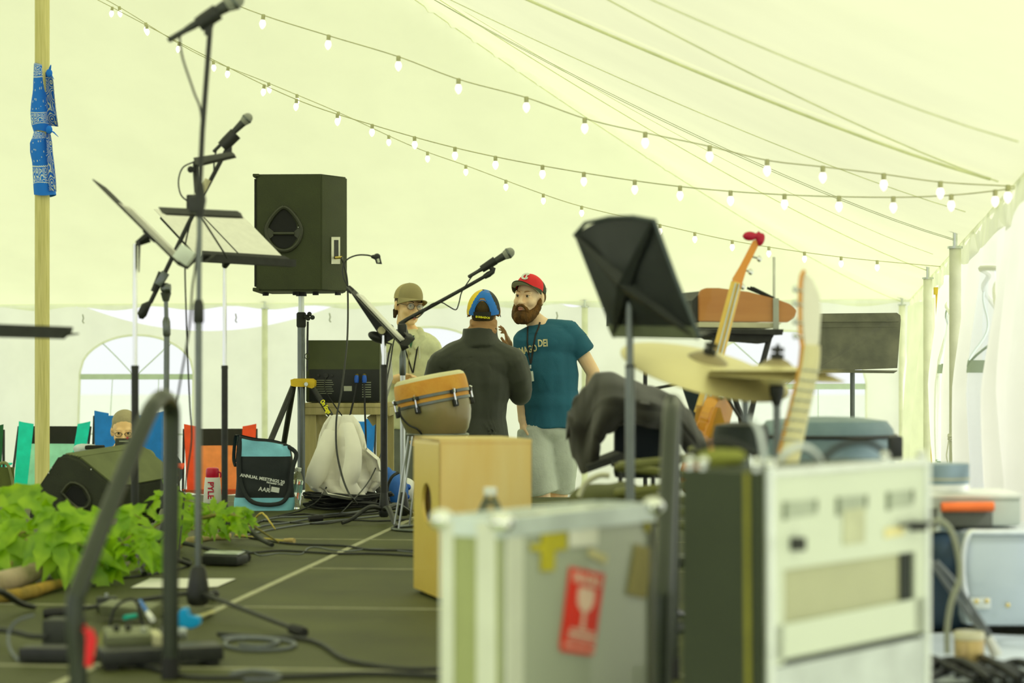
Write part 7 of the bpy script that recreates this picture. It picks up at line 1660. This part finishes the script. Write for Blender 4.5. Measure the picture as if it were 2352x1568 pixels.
# ------------------------------------------------------------------ pedal boards
def pedal(label, c, size, rz, col, parts=(), tilt=0, rough=.4, metal=.2, name='effects_pedal', cat='pedal'):
    t = thing(name, label, cat, tuple(V((c.x,c.y,0))))
    R = RZ(rz) @ Matrix.Rotation(tilt,3,'X'); b = MB(); b.box(c, size, R, min(size)*.12); b.build('body', col, t)
    for (dx, dy, r, h, m, nm) in parts:
        q = c+R @ V((dx*size[0]/2, dy*size[1]/2, size[2]/2)); b = MB(); b.tube([q, q+R @ V((0,0,h))], r, n=12); b.build(nm, m, t)
    return t
OLV = pm('pedal_grey', (.20,.22,.12), .4, .3); OLD = pm('pedal_dark', (.035,.04,.03), .5); CY = pm('cyan_clip', (.0,.38,.80), .4)
t = thing('pedalboard', 'black slanted pedal board lying on the stage at the lower left', 'pedal board', tuple(FL(370,1525)))
pc_ = FL(368,1500,.03); b = MB(); b.box(pc_, (.29,.10,.035), RZ(.35), .005); b.build('board', BLACK, t)
for s_ in (-.12,.12):
    b = MB(); b.box(pc_+RZ(.35) @ V((s_,0,-.02)), (.03,.09,.02), RZ(.35), .003); b.build('board_foot', RUBBER, t)
pedal('grey metal effects pedal, largest on the slanted pedal board', FL(295,1468,.055)+V((.0,.0,.0)), (.115,.09,.045), .3, OLV, ((-.5,.2,.008,.012,BLACK,'knob'),(0,.2,.008,.012,BLACK,'knob'),(.6,-.4,.007,.01,STEEL,'footswitch')), .15)
pedal('pale cream effects pedal with a steel switch beside the grey one', FL(372,1470,.055), (.05,.075,.04), .35, pm('pedal_cream', (.60,.58,.34), .4), ((0,-.5,.008,.012,CHROME,'footswitch'),(0,.5,.006,.01,BLACK,'knob')), .1)
pedal('dark square power unit at the far left of the pedals', FL(148,1455,.04), (.095,.08,.08), -.08, OLD, ((.3,.3,.006,.008,STEEL,'knob'),), 0, name='power_unit', cat='power unit')
pedal('low black power strip under the dark power unit', FL(112,1500,.022), (.13,.07,.035), -.05, BLACK, (), 0, name='power_strip', cat='power strip')
pedal('long grey treadle pedal lying diagonally behind the grey pedal', FL(300,1400,.035), (.19,.055,.035), -.55, OLV, ((.5,0,.008,.008,BLACK,'knob'),), .25)
pedal('small steel pedal near the blue clip', FL(404,1455,.05), (.05,.045,.03), .3, STEEL, ((0,0,.006,.01,BLACK,'footswitch'),), 0)
pedal('small dark pedal behind the long treadle pedal', FL(245,1385,.025), (.06,.05,.04), .2, OLD, ((0,0,.006,.01,STEEL,'knob'),), 0)
t = thing('plastic_clip', 'bright blue plastic clip lying across the pedal board right of the handrail', 'clip', tuple(FL(430,1440,.07)))
b = MB(); b.prism([P(404,1432,5.1), P(412,1400,5.1), P(428,1398,5.1), P(432,1418,5.1), P(456,1418,5.1), P(458,1436,5.1), P(440,1444,5.1), P(412,1440,5.1)], (0,.05,0)); bmesh.ops.bevel(b.bm, geom=b.bm.edges[:], offset=.003, segments=2, affect='EDGES'); b.build('clip_body', CY, t)
t = thing('cable_tie', 'blue cable tie with white end sticking up from the pedals', 'cable tie', tuple(P(335,1400,5.1)))
b = MB(); b.tube([FL(322,1380,.055), FL(340,1408,.058)], .006, n=8); b.build('tie', pm('blue_tie', (.01,.16,.60), .5), t); b = MB(); b.tube([FL(340,1408,.058), FL(350,1422,.055)], .008, n=8); b.build('end_cap', WHITE, t)
b = MB(); b.tube([FL(286,1418,.052), FL(312,1414,.052)], .007, n=8); meta(b.build('plug', pm('green_plug', (.0,.40,.32), .5)), 'small teal green plug lying on the pedals', 'plug')
def wire(label, pts, r=.004, mat=CABLE): 
    t = thing('patch_cable', label, 'cable', tuple(P(*pts[0])), 'patch cables among the pedals'); b = MB(); b.tube([P(*p) for p in pts], r, n=6, smooth_path=6); b.build('cable', mat, t)
wire('grey patch cable looping round the far left of the pedals', [(78,1412,5.0),(40,1425,5.0),(20,1455,5.0),(26,1495,4.95),(60,1528,4.85),(110,1540,4.8)], .004, CABLEG)
wire('thick black patch cable entering from the left edge', [(-20,1444,5.2),(30,1450,5.15),(70,1460,5.1),(110,1462,5.05)], .008)
wire('thin patch cable arching over the back pedals', [(250,1452,5.4),(262,1400,5.4),(290,1378,5.4),(315,1385,5.4),(330,1452,5.4)], .004)
wire('olive patch cable drooping in front of the slanted pedal board', [(235,1450,5.0),(232,1480,4.95),(250,1520,4.85),(300,1540,4.8)], .004, pm('olive_cable', (.20,.21,.05), .5))
t = thing('pale_strap', 'pale khaki strap with clip lying on the stage by the tallest stand base', 'strap', tuple(FL(440,1420)))
b = MB(); b.tube([FL(350,1400,.01), FL(400,1405,.02), FL(450,1415,.015), FL(488,1403,.01)], .010, n=6, smooth_path=4, flat=.35); b.build('strap', pm('khaki_strap', (.50,.48,.22), .8), t)

# ------------------------------------------------------------------ branches with leaves
LEAF = None
def leaf_mat(name, c1, c2):
    m = bpy.data.materials.new(name); m.use_nodes = True; nt = m.node_tree; N = nt.nodes; L = nt.links; N.remove(N['Principled BSDF']); out = N['Material Output']
    gi = N.new('ShaderNodeTexCoord'); tx = N.new('ShaderNodeTexNoise'); tx.inputs['Scale'].default_value = 14; L.new(gi.outputs['Object'], tx.inputs['Vector'])
    cr = N.new('ShaderNodeValToRGB'); cr.color_ramp.elements[0].position = .35; cr.color_ramp.elements[1].position = .65; cr.color_ramp.elements[0].color = (*c1,1); cr.color_ramp.elements[1].color = (*c2,1); L.new(tx.outputs['Fac'], cr.inputs[0])
    d = N.new('ShaderNodeBsdfDiffuse'); t_ = N.new('ShaderNodeBsdfTranslucent'); g = N.new('ShaderNodeBsdfGlossy'); g.inputs['Roughness'].default_value = .4
    a = N.new('ShaderNodeMixShader'); a.inputs[0].default_value = .45; b_ = N.new('ShaderNodeMixShader'); b_.inputs[0].default_value = .04
    L.new(cr.outputs[0], d.inputs[0]); L.new(cr.outputs[0], t_.inputs[0]); L.new(d.outputs[0], a.inputs[1]); L.new(t_.outputs[0], a.inputs[2]); L.new(a.outputs[0], b_.inputs[1]); L.new(g.outputs[0], b_.inputs[2]); L.new(b_.outputs[0], out.inputs[0]); return m
LEAF = leaf_mat('leaf_green', (0.22,0.46,0.006), (0.44,0.72,0.02))
def leaf(b, base, d, n, L_, W_, droop=.3, lobes=0):
    d = Vector(d).normalized(); n = Vector(n); n = (n-d*n.dot(d)).normalized(); s = d.cross(n)
    rows = 9; prev = None
    for i in range(rows+1):
        u = i/rows; w = W_*math.sin(PI*min(1, u**.75*1.0))**.8*(1-.35*u); 
        if lobes: w *= 1+.22*math.cos(u*3*2*PI)
        c = base+d*L_*u-V((0,0,1))*droop*L_*u*u
        vl = b.bm.verts.new(c+s*w+n*w*.30); vm = b.bm.verts.new(c); vr = b.bm.verts.new(c-s*w+n*w*.30)
        if prev: b.bm.faces.new((prev[0],prev[1],vm,vl)); b.bm.faces.new((prev[1],prev[2],vr,vm))
        prev = (vl,vm,vr)
def branch(label, stems, zone, nleaf, size, seed, name='leafy_branch', d0=7.0, dspread=.5, extra=()):
    random.seed(seed); t = thing(name, label, 'branch', tuple(stems[0][0]))
    b = MB()
    for st in stems: b.tube(st, [.010]+[.006]*(len(st)-2)+[.003] if len(st) > 2 else .005, n=7, smooth_path=4)
    sprigs = []
    k = 0
    lb = MB()
    while k < nleaf:
        x = random.uniform(zone[0], zone[2]); y0 = zone[4](x) if len(zone) > 4 else zone[1]; y = random.uniform(y0, zone[3]); d = d0+random.uniform(-dspread, dspread)
        base = P(x, y, d)
        if base.z < .03: base.z = .03+random.random()*.03
        st = stems[random.randrange(len(stems))]; src = st[random.randrange(len(st))]
        mid = base.lerp(src, .5)+V((0,0,.03))
        if random.random() < .35: b.tube([base.lerp(mid, .6), base], [.0022,.0016], n=5)
        m = random.choice((3,5)); a0 = random.uniform(0, 2*PI)
        ax = V((math.cos(a0), .5*math.sin(a0), random.uniform(-.1,.6))).normalized()
        for j in range(m):
            an = (j-(m-1)/2)*.75; dd = Matrix.Rotation(an, 3, V((.2,-.9,.4)).normalized()) @ ax
            nn = V((random.uniform(-.5,.5), -.7, random.uniform(.3,1.0))); leaf(lb, base+dd*.012, dd, nn, size*random.uniform(.65,1.1), size*.27, random.uniform(.1,.7), lobes=1)
            k += 1
    for (x, y, dx, dz, L_) in extra: leaf(lb, P(x,y,d0-.3), V((dx,-.15,dz)), V((.1,-.8,.5)), L_, L_*.27, .25, lobes=1)
    b.build('stem', pm('branch_bark', (.30,.27,.07), .8, bump=.4), t); lb.build('foliage', LEAF, t, auto=60)
    return t
# left clump in front of the wedge
top = lambda x: 1150 if x < 90 else (1175 if x < 190 else 1200)
branch('big bright green leafy branch lying at the left edge in front of the wedge monitor', [[FL(5,1330,.04), P(60,1240,6.8), P(120,1215,6.8), P(175,1165,6.7)], [FL(20,1300,.05), P(90,1270,6.8), P(180,1260,6.8), P(260,1250,6.8)], [P(0,1250,6.7), P(40,1225,6.7), P(60,1222,6.7)]],
       (-30,1150,275,1300,top), 105, .150, 3, d0=6.8, dspread=.35, extra=[(128,1168,-.8,-.35,.085),(130,1160,.9,-.2,.085),(128,1172,.45,-.8,.09),(118,1190,-.5,-.8,.10),(185,1190,.8,-.1,.08),(40,1150,.9,-.1,.10),(20,1160,-.6,.3,.10),(150,1215,.3,-1,.12),(100,1220,-.6,-.9,.12),(160,1265,.6,-.9,.11)])
branch('smaller green leafy branch between the handrail and the chrome music stands', [[FL(300,1262,.02), P(360,1205,7.9), P(420,1180,7.9), P(450,1150,7.9)], [P(460,1190,7.9), P(520,1180,7.9), P(560,1195,7.9), FL(640,1245,.01)]],
       (370,1120,575,1225,lambda x: 1120 if x < 440 else (1165 if x < 520 else 1180)), 150, .070, 5, d0=7.9, dspread=.4)
branch('low green leafy sprigs right of the curved handrail beside the first music stand', [[FL(240,1300,.02), P(280,1250,6.9), P(300,1230,6.9)], [FL(300,1300,.02), P(330,1262,7.2), P(360,1250,7.2)]], (255,1170,365,1300), 55, .095, 7, d0=7.0, dspread=.3)
# logs and bare sticks
LOG = pm('log_bark', (.36,.30,.18), .85, col2=(.52,.42,.28), scale=9, bump=.6, bscale=25)
def stick(label, pts, rs, mat=LOG, name='log'):
    t = thing(name, label, 'log' if name == 'log' else 'stick', tuple(pts[0]), None); b = MB(); b.tube(pts, rs, n=12, smooth_path=5)
    for v in b.bm.verts: v.co += V((noise.noise(v.co*40), noise.noise(v.co*40+V((5,0,0))), noise.noise(v.co*40+V((0,5,0)))))*.003
    b.build('wood', mat, t); return t
stick('thick pale grey-brown log lying under the leaves at the left edge', [FL(-30,1345,.05), FL(30,1330,.05), FL(80,1312,.045), FL(122,1295,.04)], [.038,.036,.032,.024])
stick('mossy knobbly brown branch lying flat below the log at the left edge', [FL(-30,1372,.02), FL(40,1366,.02), FL(100,1350,.02), FL(150,1336,.02)], [.020,.021,.019,.012], pm('mossy_bark', (.22,.17,.04), .9, col2=(.48,.30,.04), scale=14, bump=.9, bscale=30))
stick('cut log behind the legs of the edge-on music stand', [FL(250,1262,.03), FL(330,1258,.03), FL(410,1250,.03)], [.022,.024,.020], pm('cut_wood', (.52,.40,.16), .8, bump=.4))
stick('flat pale plank lying behind the leafy sprigs near the chrome music stand', [FL(400,1248,.012), FL(470,1235,.012), FL(530,1232,.012)], [.016,.016,.014], pm('pale_plank', (.62,.50,.22), .8))
YS = pm('straw_yellow', (.60,.48,.10), .7)
stick('bent yellow straw stem lying on the stage below the tote bag', [FL(560,1226,.008), P(578,1200,9.2), P(596,1180,9.2), P(606,1180,9.2), P(620,1198,9.0), FL(633,1215,.006)], [.004,.004,.004,.005,.004,.003], YS, 'stick')
stick('thin yellow stick with a pale cut end right of the leafy sprigs', [FL(540,1228,.008), FL(600,1236,.008), FL(655,1242,.008)], [.005,.005,.006], YS, 'stick')
stick('pale cut stub lying at the end of the yellow stick', [FL(655,1241,.012), FL(676,1242,.012)], [.011,.011], pm('cut_wood', (.52,.40,.16), .8, bump=.4), 'stick')
